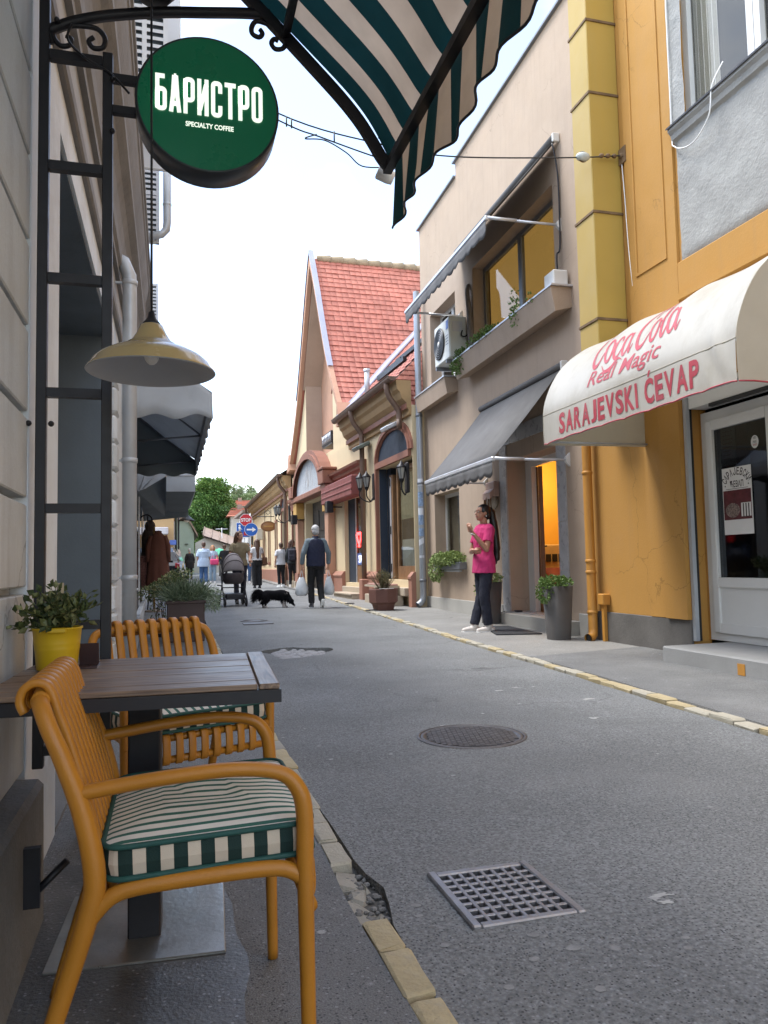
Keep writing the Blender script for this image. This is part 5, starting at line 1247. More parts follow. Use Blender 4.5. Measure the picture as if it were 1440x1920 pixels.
m = MB(); m.box(-.26, 18.14, .06, -.06, 18.42, .62, bev=.02); m.build('pipe_shoe', M_terrl, t)
# arched shopfront
def arch_trim(par, y0, y1, zs, rise, w_, mt, x=-.05, d=.12, n=14):
    c = (y0+y1)/2; r = (y1-y0)/2
    for q, (ww, xx) in enumerate(((w_, x), (w_*.55, x-.035))):
        o = [(c+(r+ww)*math.cos(math.pi*i/n), zs+(rise+ww)*math.sin(math.pi*i/n)) for i in range(n+1)]
        i_ = [(c+(r+.001+(w_*.2 if q else 0))*math.cos(math.pi*i/n), zs+(rise+.001+(w_*.2 if q else 0))*math.sin(math.pi*i/n)) for i in range(n+1)]
        m = MB(); k = n+1
        vs = [(xx, a, b) for a, b in o]+[(xx, a, b) for a, b in i_]+[(.0, a, b) for a, b in o]+[(.0, a, b) for a, b in i_]
        fs = []
        for i in range(n): fs += [(i, i+1, k+i+1, k+i), (2*k+i, 2*k+i+1, i+1, i), (k+i, k+i+1, 3*k+i+1, 3*k+i)]
        fs += [(0, k, 3*k, 2*k), (n, 2*k+n+0, 3*k+n, k+n)]
        m.add(vs, fs); m.build('arch_moulding', mt, par)
    m = MB(); m.add([(-.01, c+r*math.cos(math.pi*i/n), zs+rise*math.sin(math.pi*i/n)) for i in range(n+1)], [tuple(range(n+1))]); m.build('arch_panel', M_navy, par)
arch_trim(t, 15.15, 17.42, 3.34, .58, .2, M_terr)
m = MB(); m.box(-.07, 15.1, 3.2, .0, 17.55, 3.34); m.build('shop_lintel', M_terr, t)
for a in (17.42,):
    m = MB(); m.box(-.06, a, .8, 0, a+.17, 3.2); m.box(-.09, a-.005, .8, -.061, a+.07, 3.2); m.build('door_jamb', M_terr, t)
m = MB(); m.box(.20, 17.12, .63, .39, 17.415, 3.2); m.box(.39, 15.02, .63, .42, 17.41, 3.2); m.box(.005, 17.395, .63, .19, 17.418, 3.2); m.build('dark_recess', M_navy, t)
m = MB(); m.box(.12, 16.75, .63, .20, 17.0, 3.0); m.box(.12, 16.40, .63, .2, 16.48, 3.1); m.box(.12, 15.02, .63, .2, 15.1, 3.1); m.box(.121, 15.1, 3.0, .199, 16.40, 3.1); m.box(.121, 15.1, .63, .199, 16.40, .92); m.build('wooden_door', M_wood, t)
m = MB(); m.box(.10, 16.86, .64, .118, 16.93, 2.95); m.build('door_rail', M_alul, t)
for z in (.8, 1.65, 2.75):
    m = MB(); m.box(.085, 16.86, z, .099, 16.93, z+.18); m.build('lock_plate', M_dark, t)
m = MB(); m.box(.15, 15.1, .92, .156, 16.40, 3.0); m.build('pane', M_glass2, t)
m = MB(); m.box(.19, 15.11, .92, .20, 16.35, 1.5); m.build('pale_display', mat('pale_display', (.5, .58, .62), .6), t)
m = MB(); m.box(.19, 15.11, 1.95, .20, 16.39, 2.95); m.build('pale_blind_panel', mat('pale_green_blind', (.42, .47, .38), .7, .15, 8), t)
for a, b in ((17.42, 18.62), (20.75, 22.1), (14.98, 15.16)):
    m = MB(); m.prism([(-.10, -.05), (-.10, .621), (-.12, .66), (-.12, .70), (-.04, .80), (-.001, .80), (-.001, -.05)], 1, a-.01, b+.01); m.build('plinth', M_terrl, t)
m = MB(); m.box(-.42, 15.5, -.05, -.101, 17.35, .30, bev=.01); m.box(-.18, 15.2, .301, .39, 17.4, .47, bev=.01); m.box(-.44, 15.5, .472, -.181, 17.3, .512); m.build('doorstep', M_ston, t)
for q in range(6):
    m = MB(); m.box(-.42+random.uniform(-.02, .02), 15.55+q*.28, .514, -.2, 15.55+q*.28+.25, .53+random.uniform(0, .02), bev=.006); m.build('loose_tile', mat('pink_tile', (.42, .24, .2), .7, .2, 6), t)
# shop with roller box and neon
m = MB(); m.box(-.36, 18.62, 2.72, .0, 22.05, 3.22, bev=.02)
m.build('roller_box', M_burg, t)
for z in (2.86, 3.02): m = MB(); m.box(-.375, 18.60, z, -.355, 22.0, z+.05, bev=.01); m.build('roller_ridge', M_burg, t)
m = MB(); m.prism([(0, 3.24), (-.05, 3.24), (-.08, 3.34), (-.14, 3.38), (-.16, 3.46), (-.24, 3.50), (-.26, 3.56), (0, 3.6)], 1, 18.45, 21.6); m.build('shop_cornice', M_terr, t)
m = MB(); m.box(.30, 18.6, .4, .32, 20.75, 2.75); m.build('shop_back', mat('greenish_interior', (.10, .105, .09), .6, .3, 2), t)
m = MB(); m.box(.12, 19.9, .5, .18, 20.0, 2.75); m.box(.119, 18.6, .5, .181, 19.9, .95); m.box(.12, 20.0, .5, .13, 20.74, 2.72); m.build('shop_frame', M_wood, t)
m = MB(); m.box(.10, 19.93, .5, .119, 19.97, 2.75); m.build('door_rail', M_alul, t)
m = MB(); m.box(.11, 20.0, .5, .118, 20.74, 2.75); m.build('dark_door', M_navy, t)
m = MB(); m.box(.14, 18.6, .951, .146, 19.9, 2.75); m.build('pane', M_glass2, t)
def facadetext(par, body, y, z, w_, h_, x, mt, nm, bold=.03):
    m = MB(); put_text(m, fit(textverts(body, 1, bold=bold), w_, h_), lambda a, b, h: (x-h, y-a, z+b)); return m.build(nm, mt, par)
m = MB(); m.box(.105, 18.62, .97, .112, 19.86, 1.27); m.build('window_sign', mat('sign_blue', (.10, .16, .42), .5, .4, 12), t)
facadetext(t, 'SPRING', 19.72, 1.02, .66, .2, .103, mat('sign_white', (.85, .87, .9), .5, emit=(.8, .85, 1), estr=.6), 'window_lettering')
M_neon = mat('red_neon', (.8, .03, .03), .5, emit=(1, .03, .03), estr=4)
t2 = thing('neon_heart', 'small red neon heart sign glowing in the shop window', 'neon sign', (.1, 19.55, 1.65), FA)
m = MB(); hp = [(.19*math.sin(a)**3, .155*math.cos(a)-.06*math.cos(2*a)-.02*math.cos(3*a)) for a in [i*2*math.pi/24 for i in range(24)]]
m.tube([(.10, 19.64+a, 1.68+b) for a, b in hp], .022, 6, closed=True); m.build('tube', M_neon, t2)
m = MB(); m.tube([(.10, 19.72, 1.44), (.10, 19.68, 1.49), (.10, 19.64, 1.43), (.10, 19.60, 1.49), (.10, 19.56, 1.44)], .014, 5); m.build('small_tube', M_neon, t2)
m = MB(); m.box(-.42, 18.5, -.05, -.101, 20.4, .22, bev=.01); m.box(-.10, 18.7, .0, .29, 20.74, .40, bev=.01); m.box(-.46, 18.5, .222, -.101, 20.4, .262, bev=.005); m.build('doorstep', M_ston, t)
# portal with mosaic pediment
m = MB(); m.box(-.35, 21.6, 3.15, 0, 27.0, 3.32, bev=.02); m.box(-.42, 21.55, 3.32, 0, 22.15, 3.72, bev=.02); m.box(-.45, 21.5, 3.72, 0, 22.2, 3.80, bev=.02); m.box(-.42, 26.5, 3.32, 0, 27.05, 3.72, bev=.02); m.build('portal_entablature', M_terr, t)
n = 16; pp = [(24.3+2.05*math.cos(math.pi*i/n), 3.32+1.05*math.sin(math.pi*i/n)) for i in range(n+1)]
m = MB(); m.prism(pp, 0, -.26, .0); m.build('mosaic_pediment', M_mosaic, t)
m = MB()
for ww, xx in ((.14, -.40), (.26, -.34)):
    k = n+1; o = [(24.3+(2.05+ww)*math.cos(math.pi*i/n), 3.32+(1.05+ww)*math.sin(math.pi*i/n)) for i in range(n+1)]; i_ = [(24.3+(2.03)*math.cos(math.pi*i/n), 3.32+1.03*math.sin(math.pi*i/n)) for i in range(n+1)]
    vs = [(xx, a, b) for a, b in o]+[(xx, a, b) for a, b in i_]+[(.0, a, b) for a, b in o]
    fs = []
    for i in range(n): fs += [(i, i+1, k+i+1, k+i), (2*k+i, 2*k+i+1, i+1, i)]
    m.add(vs, fs)
m.build('pediment_arch', M_terr, t)
m = MB(); put_text(m, strokes([[(-.55, .1), (-.3, .75), (0, .1)], [(0, .1), (.1, .8), (.3, .3), (.5, .8), (.6, .1)], [(-.15, .05), (-.15, .85)]], .07), lambda a, b, h: (-.265, 24.3-a, 3.4+b)); m.build('pediment_relief', M_alul, t)
for a in (21.75, 26.35):
    m = MB(); m.box(-.28, a, 2.55, 0, a+.55, 3.14, bev=.015); m.build('portal_capital', M_gold, t)
    m = MB(); m.box(-.22, a+.05, .72, 0, a+.5, 2.55, bev=.015); m.build('portal_pilaster', M_salm, t)
    m = MB(); m.box(-.26, a, -.05, 0, a+.55, .72, bev=.015); m.build('plinth', M_terrl, t)
m = MB(); m.box(.25, 22.1, .2, .32, 26.1, 3.1)
pd = m.build('portal_door', mat('black_brown_door', (.028, .024, .022), .5, .3, 4), t)
for i in range(4):
    for z in (.4, 1.25, 2.1):
        m = MB(); a = 22.3+i*.92; m.box(.225, a, z, .249, a+.7, z+.7, bev=.012); m.build('door_panel', MATS['black_brown_door'], pd)
for a, b in ((26.55, 26.66), (28.35, 28.46)):
    m = MB(); m.box(-.06, a, .7, 0, b, 3.0); m.build('door_jamb', M_terr, t)
m = MB(); m.prism([(0, 3.0), (-.08, 3.0), (-.12, 3.2), (-.2, 3.3), (-.22, 3.4), (0, 3.44)], 1, 26.45, 28.4); m.build('shop_cornice', M_terr, t)
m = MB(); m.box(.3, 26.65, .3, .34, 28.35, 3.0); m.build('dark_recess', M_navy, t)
m = MB(); m.box(-.3, 26.6, -.05, .29, 28.3, .45, bev=.01); m.build('doorstep', M_ston, t)
# ---- lanterns, floodlights
def lantern(lab, y, z, fr, x=-.02, heads=2, arm=.42):
    t = thing('wall_lantern', lab, 'lantern', (x, y, z), fr, 'black lanterns on the cream shopfronts')
    m = MB(); m.box(x-.05, y-.09, z-.30, x+.015, y+.09, z+.34, bev=.02); m.build('wall_plate', M_black, t)
    for k in range(heads):
        yy = y+(.17 if k else -.13) if heads == 2 else y; xx = x-arm-.08*k
        m = MB(); m.tube(spline([(x-.04, y, z-.22), (x-arm*.5, (y+yy)/2, z-.34), (xx, yy, z-.22), (xx, yy, z-.05)], 6), .016, 6); m.build('arm', M_black, t)
        m = MB(); m.lathe([(a*.74, b*.74) for a, b in [(.06, -.03), (.07, .0), (.125, .30), (.13, .31)]], 6, (xx, yy, z)); h_ = m.build('lamp_glass', mat('lantern_glass', (.36, .36, .34), .2), t)
        m = MB(); m.lathe([(a*.74, b*.74) for a, b in [(.15, .305), (.14, .34), (.05, .44), (.02, .5), (.0, .52)]], 6, (xx, yy, z), cap0=True)
        for a in range(6): m.tube([(xx+.053*math.cos(a*1.0472), yy+.053*math.sin(a*1.0472), z), (xx+.096*math.cos(a*1.0472), yy+.096*math.sin(a*1.0472), z+.23)], .007, 4)
        m.lathe([(.02, -.09), (.052, -.03), (.056, .0)], 6, (xx, yy, z), cap0=True); m.build('lamp_cage', M_black, h_)
    return t
lantern('black double lantern beside the brown downpipe on the cream shopfront', 17.7, 2.80, FA, arm=.24)
lantern('black lantern at the near edge of the cream shopfront beside the silver downpipe', 15.28, 2.74, FA, heads=1, arm=.14)
def flood(lab, y, z, fr, mt):
    t = thing('floodlight', lab, 'floodlight', (-.1, y, z), fr, 'floodlights on the cream building')
    m = MB(); m.tube([(0, y, z+.05), (-.25, y, z+.05)], .03, 6); m.build('bracket', M_dark, t)
    Mx = Matrix.Translation((-.22, y, z)) @ Matrix.Rotation(R(-25), 4, 'Y') @ Matrix.Scale(.85, 4)
    m = MB(); m.box(-.22, -.26, -.06, .22, .26, .05, Mx, bev=.02); m.build('housing', mt, t)
    m = MB(); m.box(-.19, -.22, -.068, .19, .22, -.061, Mx); m.build('lens', M_dkglass, t)
flood('dark green grey floodlight above the black double lantern', 18.15, 3.86, FA, mat('grey_green_metal', (.13, .15, .13), .5))
flood('white floodlight beside the arched shopfront and the silver downpipe', 15.75, 3.93, FA, M_alul)
for y, z, lab in ((21.0, 2.45, 'black cube wall lamp right of the dark portal'), (27.6-1.3, 2.42, 'black cube wall lamp left of the dark portal')):
    t2 = thing('cube_wall_lamp', lab, 'wall lamp', (-.25, y, z), FA)
    m = MB(); m.box(-.46, y-.14, z-.02, -.28, y+.14, z+.3, bev=.01); m.build('housing', M_black, t2)
    m = MB(); m.tube([(-.28, y, z+.14), (0, y, z+.14)], .02, 6); m.build('bracket', M_black, t2)
# ---- brown pot on the pavement
px, py = 4.02, 14.55; zz = gz(py)+.02
t = thing('brown_planter', 'octagonal brown concrete planter with a dry shrub on the pavement', 'planter', (px, py, zz))
m = MB(); m.lathe([(.20, 0), (.235, .12), (.29, .16), (.295, .40), (.285, .42), (.25, .42), (.24, .36)], 8, (px, py, zz), smooth=False, cap0=True); m.build('pot', mat('brown_concrete', (.145, .065, .05), .7, .15, 3, dirt=.3), t)
m = MB(); m.lathe([(.242, .37), (0, .38)], 8, (px, py, zz)); m.build('soil', M_soil, t)
m = MB()
for i in range(110):
    d = rdir(1.6); d.z = abs(d.z); p0 = Vector((px, py, zz+.37))+Vector((d.x*.08, d.y*.08, 0)); p1 = p0+d*random.uniform(.2, .46)
    m.tube([p0, p1], [.003, .002], 3, cap=False)
m.build('stem', mat('dry_stem', (.10, .085, .045), .9, .3, 20), t)
m = MB()
for i in range(900):
    d = rdir(1.4); d.z = abs(d.z); p = Vector((px, py, zz+.36))+Vector((d.x*.2, d.y*.2, d.z*.42))*random.uniform(.3, 1.05); leafmesh(m, p, rdir(.4), rdir(1), .035, .014)
m.build('foliage', mat('dry_leaf', (.13, .115, .045), .7, .5, 30), t)
m = MB(); m.box(px-.14, py-.27, zz+.421, px+.14, py-.2, zz+.426); m.build('paper_scrap', M_paper, t)

# ================================================================== SECOND CREAM BUILDING
kB = math.atan(.016); FB = Frame(4.40-.016*28, 0, 0, -kB)
t = thing('far_cream_building', 'far low cream house with brown gutter and arched shop windows beyond the gable', 'building', (0, 36, .3), FB)
hB = [(29.8, 31.6, .4, 3.2), (33.2, 33.9, 1.2, 2.9), (36, 36.7, 1.2, 2.9), (38.5, 39.2, 1.2, 2.9), (41, 41.7, 1.2, 2.9)]
m = MB(); wall_holes(m, 0, .35, 28.55, 45.0, -.1, 3.8, hB); m.box(.351, 44.6, -.1, 8, 45, 3.8); m.box(7.7, 28.6, -.1, 8, 44.6, 3.8); m.build('wall', M_cream, t)
cornice(t, 28.7, 45.1, 4.42, 3.7, .4)
m = MB(); m.add([(-.45, 28.6, 4.42), (-.45, 45.3, 4.42), (4, 44.5, 7.2), (4, 28.6, 7.2)], [(0, 1, 2, 3)]); m.add([(8.2, 28.6, 4.42), (8.2, 45.3, 4.42), (4, 44.5, 7.2), (4, 28.6, 7.2)], [(3, 2, 1, 0)]); m.add([(-.45, 45.3, 4.42), (8.2, 45.3, 4.42), (4, 44.5, 7.2)], [(0, 1, 2)]); m.build('roof', M_tile2, t)
arch_trim(t, 29.8, 31.6, 3.2, .55, .16, M_terr)
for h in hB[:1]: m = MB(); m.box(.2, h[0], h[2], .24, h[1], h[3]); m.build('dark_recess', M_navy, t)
for h in hB[1:]:
    m = MB(); m.box(-.05, h[0]-.12, h[2]-.14, .0, h[1]+.12, h[2]); m.box(-.03, h[0]-.1, h[2], 0, h[0], h[3]+.1); m.box(-.03, h[1], h[2], 0, h[1]+.1, h[3]+.1); m.box(-.03, h[0], h[3], 0, h[1], h[3]+.1); f = m.build('window', M_terr, t)
    m = MB(); m.box(.12, h[0], h[2], .13, h[1], h[3]); m.build('pane', mat('grey_pane', (.25, .27, .28), .15), f)
m = MB(); m.box(-.09, 31.75, -.1, -.001, 45.05, .85, bev=.02); m.box(-.09, 28.6, -.1, -.001, 29.7, .85, bev=.02); m.build('plinth', M_terrl, t)
m = MB(); m.box(-.04, 29.65, .3, 0, 29.8, 3.2); m.box(-.04, 31.6, .3, 0, 31.75, 3.2); m.box(-.05, 29.6, 3.2, 0, 31.8, 3.32); m.build('door_jamb', M_terr, t)
downpipe(t, 29.3, 4.36, .2); downpipe(t, 44.9, 4.36, .2)
lantern('black lantern on the far cream house beside its downpipe', 29.0, 2.95, FB)
t = thing('oval_sign', 'brown oval shop sign hanging from an iron bracket on the far cream house', 'sign', (-.6, 34.3, 2.7), FB)
m = MB(); m.tube([(0, 34.3, 3.2), (-.78, 34.3, 3.2)], .018, 6); m.tube([(-.15, 34.3, 3.5), (-.15, 34.3, 2.85)], .015, 6); m.tube([(-.42, 34.3, 3.5), (-.42, 34.3, 2.95)], .015, 6)
m.tube([(-.28+.09*math.cos(a), 34.3, 3.38+.08*math.sin(a)) for a in [i*.52 for i in range(12)]], .012, 5, closed=True); m.build('bracket', M_black, t)
oc = FB.loc(AY(503, 987, 34.3))
Mx = Matrix.Translation((oc.x, 34.3, oc.z)) @ Matrix.Diagonal((.34, 1, .235, 1)) @ Matrix.Rotation(R(90), 4, 'X')
m = MB(); m.lathe([(0, -.04), (.95, -.04), (1, -.02), (1, .02), (.95, .04), (0, .04)], 28, M=Mx); m.build('board', mat('oval_board', (.30, .14, .05), .5, .1, 4), t)
m = MB(); m.tube([Mx @ Vector((.93*math.cos(a*.2244), .93*math.sin(a*.2244), .045)) for a in range(28)], .02, 4, closed=True); m.build('border', M_brn, t)
m = MB()
for i in range(7): m.box(oc.x-.2+i*.058, 34.24, oc.z-.03, oc.x-.2+i*.058+.035, 34.258, oc.z+.03, bev=.003)
m.build('worn_lettering', M_gold, t)
# ================================================================== CAFE TERRACE
M_chair = mat('ochre_plastic', (.40, .165, .016), .40, .08, 6, spec=.42, bump=.10, bscale=220, dirt=.35, dirtcol=(.33, .15, .03))
GREEN, CREAM = (.004, .024, .020), (.55, .47, .37)
M_ctop = stripemat('striped_cushion_top', 0, .0285, ((.03, .13, .10), (.70, .68, .62)), .38, .2)  # sheen painted in: top stripes lighter than the side bands
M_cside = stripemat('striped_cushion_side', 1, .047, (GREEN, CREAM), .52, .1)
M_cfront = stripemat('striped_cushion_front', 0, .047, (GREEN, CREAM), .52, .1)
M_pipe_ = mat('green_piping', (.010, .065, .055), .7, .1, 20)
M_plank = mat('weathered_plank', (.21, .155, .12), .40, .1, 2, spec=.5)
def woodgrain(m):
    nt = m.node_tree; N = nt.nodes; L = nt.links; b = N['Principled BSDF']; tc = N.new('ShaderNodeTexCoord')
    mp = N.new('ShaderNodeMapping'); mp.inputs['Scale'].default_value = (2.2, 34, 34); L.new(tc.outputs['Object'], mp.inputs[0])
    nz = N.new('ShaderNodeTexNoise'); nz.inputs['Scale'].default_value = 2.2; nz.inputs['Detail'].default_value = 7; nz.inputs['Distortion'].default_value = .8; L.new(mp.outputs[0], nz.inputs['Vector'])
    cr = N.new('ShaderNodeValToRGB'); e = cr.color_ramp.elements; e[0].position = .3; e[0].color = (.07, .045, .035, 1); e[1].position = .72; e[1].color = (.31, .215, .145, 1)
    L.new(nz.outputs[0], cr.inputs[0]); L.new(cr.outputs[0], b.inputs['Base Color'])
    bp = N.new('ShaderNodeBump'); bp.inputs['Strength'].default_value = .25; bp.inputs['Distance'].default_value = .003; L.new(nz.outputs[0], bp.inputs['Height']); L.new(bp.outputs[0], b.inputs['Normal'])
woodgrain(M_plank)
def make_chair():
    t = thing('cafe_chair', 'ochre slatted plastic armchair in the foreground with its side to the camera', 'chair', (0, 0, 0), W, 'ochre chairs at the cafe table')
    def box_sweep(pts, wd, th):           # flat bar with softened edges along a path in the y-z plane
        m = MB(); P = [Vector(p) for p in pts]; vs = []; sec = [(-.5, -.3), (-.5, .3), (-.36, .5), (.36, .5), (.5, .3), (.5, -.3), (.36, -.5), (-.36, -.5)]
        for i, p in enumerate(P):
            d = (P[min(i+1, len(P)-1)]-P[max(i-1, 0)]).normalized(); n_ = Vector((0, -d.z, d.y))
            w_ = wd[i] if isinstance(wd, list) else wd
            for a, b in sec: vs.append(p+Vector((a*w_, 0, 0))+n_*(b*th))
        k = 8; m.add(vs, [(i*k+j, i*k+(j+1) % k, (i+1)*k+(j+1) % k, (i+1)*k+j) for i in range(len(P)-1) for j in range(k)]+[tuple(range(k-1, -1, -1)), tuple((len(P)-1)*k+j for j in range(k))], None, True); return m
    for s in (1, -1):
        m = MB(); pth = spline([(s*.262, -.190, .0), (s*.262, -.188, .2), (s*.262, -.186, .40), (s*.262, -.186, .50), (s*.261, -.174, .548), (s*.259, -.14, .578), (s*.256, -.06, .590), (s*.25, .05, .585), (s*.243, .14, .576), (s*.2395, .206, .568)], 5)
        n = len(pth); m.tube(pth, [.0125+.0035*min(1, i/12) if i < 18 else .0160-.0027*min(1, (i-18)/8) for i in range(n)], 14); m.build('front_leg', M_chair, t)
        m = MB(); pth = spline([(s*.236, .300, 0), (s*.238, .245, .18), (s*.241, .188, .36), (s*.242, .178, .43), (s*.241, .197, .53), (s*.239, .228, .62), (s*.232, .254, .68), (s*.216, .268, .712), (s*.190, .276, .724)], 5)
        n = len(pth); m.tube(pth, [.0140+.0050*min(1, i/12) if i < 16 else .0190-.0035*min(1, (i-16)/12) for i in range(n)], 12, sq=(1.0, 1.0)); m.build('back_leg', M_chair, t)
        m = MB(); m.tube(spline([(s*.258, -.195, .372), (s*.257, -.165, .398), (s*.255, -.12, .408), (s*.250, 0, .406), (s*.245, .11, .400), (s*.243, .155, .386), (s*.241, .19, .350)], 4), .0135, 10, sq=(1.1, .95)); m.build('side_rail', M_chair, t)
    m = MB(); m.tube([(-.25, -.198, .330), (.25, -.198, .330)], .0125, 10); m.tube([(-.25, -.19, .398), (.25, -.19, .398)], .012, 10); m.build('front_rail', M_chair, t)
    m = MB(); m.tube([(-.24, .172, .375), (.24, .172, .375)], .016, 10); m.build('back_rail', M_chair, t)
    m = MB(); m.tube([(-.20, .274, .723), (-.1, .280, .730), (0, .281, .731), (.1, .280, .730), (.20, .274, .723)], .0165, 14); m.build('top_rail', M_chair, t)
    sp = spline([(0, .150, .385), (0, .172, .45), (0, .195, .54), (0, .228, .65), (0, .246, .700), (0, .254, .728), (0, .266, .750), (0, .286, .755), (0, .304, .744), (0, .310, .722), (0, .302, .702)], 4)
    sme = box_sweep(sp, .0275, .0145).mesh('back_slat', M_chair)
    st = spline([(0, -.205, .318), (0, -.214, .332), (0, -.214, .37), (0, -.208, .402), (0, -.18, .413), (0, 0, .405), (0, .15, .396)], 4)
    ste = box_sweep(st, .0255, .008).mesh('seat_slat', M_chair)
    for i in range(9):
        x = -.178+.0445*i
        piece('back_slat', sme, t, Matrix.Translation((x, 0, 0))); piece('seat_slat', ste, t, Matrix.Translation((x, 0, 0)))
    return t
def make_cushion():
    t = thing('seat_cushion', 'green and cream striped box cushion on the foreground ochre chair', 'cushion', (0, 0, 0), W, 'striped cushions on the ochre chairs')
    hx, hy, z0, z1 = .246, .187, .0, .056
    def rr(s=1.0, n=6, r=.04):
        a = hx*s; b = hy*s; P = []
        for cx, cy, q in ((a-r, b-r, 0), (-a+r, b-r, 1), (-a+r, -b+r, 2), (a-r, -b+r, 3)):
            P += [(cx+r*math.cos(math.pi/2*(q+i/n)), cy+r*math.sin(math.pi/2*(q+i/n))) for i in range(n+1)]
        return P
    P = rr()
    m = MB(); n = len(P)
    rings = [[(x*k, y*k, z1+.024*(1-k*k)**.75 + .016*mnoise.noise(Vector((x*k*7, y*k*9, 0)))*(1.05-k)) for x, y in P] for k in (1, .93, .82, .66, .45, .22)]
    vs = [p for r in rings for p in r]+[(0, 0, z1+.024)]
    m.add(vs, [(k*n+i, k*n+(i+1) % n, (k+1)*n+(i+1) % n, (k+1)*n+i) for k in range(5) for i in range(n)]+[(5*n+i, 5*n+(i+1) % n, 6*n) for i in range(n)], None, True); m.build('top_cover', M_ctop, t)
    m = MB(); ms = MB()
    for i in range(n):
        a, b = P[i], P[(i+1) % n]; tgt = ms if abs(b[0]-a[0]) > abs(b[1]-a[1]) else m
        q = lambda p, z, k: (p[0]*k, p[1]*k, z)
        for (za, ka), (zb, kb) in (((z0, .985), (z0+.028, 1.012)), ((z0+.028, 1.012), (z1, 1.0))): tgt.add([q(a, za, ka), q(b, za, ka), q(b, zb, kb), q(a, zb, kb)], [(0, 1, 2, 3)], None, True)
    
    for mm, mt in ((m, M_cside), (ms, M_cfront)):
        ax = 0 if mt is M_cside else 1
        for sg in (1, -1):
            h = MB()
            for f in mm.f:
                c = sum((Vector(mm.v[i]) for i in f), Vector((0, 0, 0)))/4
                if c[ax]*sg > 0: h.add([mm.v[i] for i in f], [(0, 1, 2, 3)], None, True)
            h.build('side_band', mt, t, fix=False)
    m = MB(); m.add([(x*.985, y*.985, z0) for x, y in P], [tuple(range(n))]); m.build('bottom_cover', M_cfront, t)
    for z in (z1+.001, z0+.003): m = MB(); m.tube([(x*1.003, y*1.003, z) for x, y in P], .0055, 6, closed=True); m.build('piping', M_pipe_, t)
    return t
chair = make_chair(); cush = make_cushion()
def place(M, lab=None):
    global chair
NEAR = Matrix.Translation((.052, 1.700, .006)) @ Matrix.Rotation(R(90), 4, 'Z')
FAR = Matrix.Translation((.034, 2.90, .006)) @ Matrix.Rotation(R(22), 4, 'Z')
c2 = dup(chair, FAR, 'ochre slatted plastic armchair behind the table, facing the camera')
k2 = dup(cush, FAR @ Matrix.Translation((0, -.022, .418)), 'green and cream striped box cushion on the chair behind the table')
chair.matrix_world = NEAR; cush.matrix_world = NEAR @ Matrix.Translation((0, -.022, .418)) @ Matrix.Rotation(R(-1.5), 4, 'X')
# ---- table
FTb = Frame(-.045, 2.075, 0, R(-3.2))
t = thing('cafe_table', 'dark slatted cafe table with black steel pedestal against the left wall', 'table', (0, 0, 0), FTb)
hx0, hx1, hy = -.335, .302, .335; zt = .702
m = MB(); m.box(hx0, -hy, zt-.040, hx1, -hy+.03, zt-.012); m.box(hx0, hy-.03, zt-.040, hx1, hy, zt-.012); m.box(hx1-.03, -hy+.03, zt-.0405, hx1, hy-.03, zt-.0125); m.box(hx0, -hy+.03, zt-.0405, hx0+.03, hy-.03, zt-.0125); m.box(-.05, -hy+.03, zt-.040, .0, hy-.03, zt-.0135); m.build('steel_frame', M_black, t)
ws = [.075, .150, .115, .125, .105, .08]; y = -hy+.004; tot = sum(ws); sc_ = (2*hy-.008)/tot
for k, ww in enumerate(ws):
    ww *= sc_; m = MB(); m.box(hx0+random.uniform(0, .004), y+.0025, zt-.0115, hx1-.052, y+ww-.0025, zt+random.uniform(-.001, .001), bev=.002)
    o = m.build('plank', M_plank, t); y += ww
mb_ = MB(); mb_.box(-hy+.004, -.0225, zt-.0115, hy-.004, .0225, zt+.001, bev=.002); o = mb_.build('end_batten', M_plank, t); o.matrix_local = Matrix.Translation((hx1-.026, 0, 0)) @ Matrix.Rotation(R(90), 4, 'Z')
m = MB(); m.box(-.065, .07, .012, .017, .152, zt-.041, bev=.004); m.build('pedestal', M_black, t)
m = MB(); m.box(-.22, -.02, zt-.056, .2, .24, zt-.042); m.build('top_plate', M_black, t)
m = MB(); m.box(-.245, -.052, .008, .18, .385, .0155, M=None, bev=.002); m.build('base_plate', mat('brushed_steel_plate', (.42, .42, .40), .34, .12, 5, metal=.85, bump=.1, bscale=60, dirt=.5, dirtcol=(.2, .19, .17), dscale=6), t)
# ---- flower bucket
bx, by, bz = -.285, 2.20, .704
t = thing('flower_bucket', 'small yellow tin bucket with a leafy green plant on the table', 'plant pot', (bx, by, bz))
m = MB(); m.lathe([(.0, .001), (.049, .001), (.0505, .004), (.055, .052), (.0558, .054), (.0558, .057), (.0565, .066), (.0572, .068), (.0572, .071), (.0605, .104), (.0635, .106), (.0635, .110), (.0595, .110), (.0575, .09)], 28, (bx, by, bz)); m.build('bucket', mat('yellow_tin', (.56, .37, .012), .42, .06, 10, spec=.5), t)
m = MB(); m.box(bx-.018, by-.068, bz+.098, bx+.03, by-.060, bz+.112, bev=.003); m.build('handle_lug', MATS['yellow_tin'], t)
m = MB(); m.lathe([(.058, .095), (0, .1)], 20, (bx, by, bz)); m.build('soil', M_soil, t)
M_pl = [leafm('olive_leaf', (.075, .095, .032)), leafm('dark_olive_leaf', (.035, .055, .02)), leafm('pale_olive_leaf', (.16, .17, .075))]
m = MB(); ml = MB()
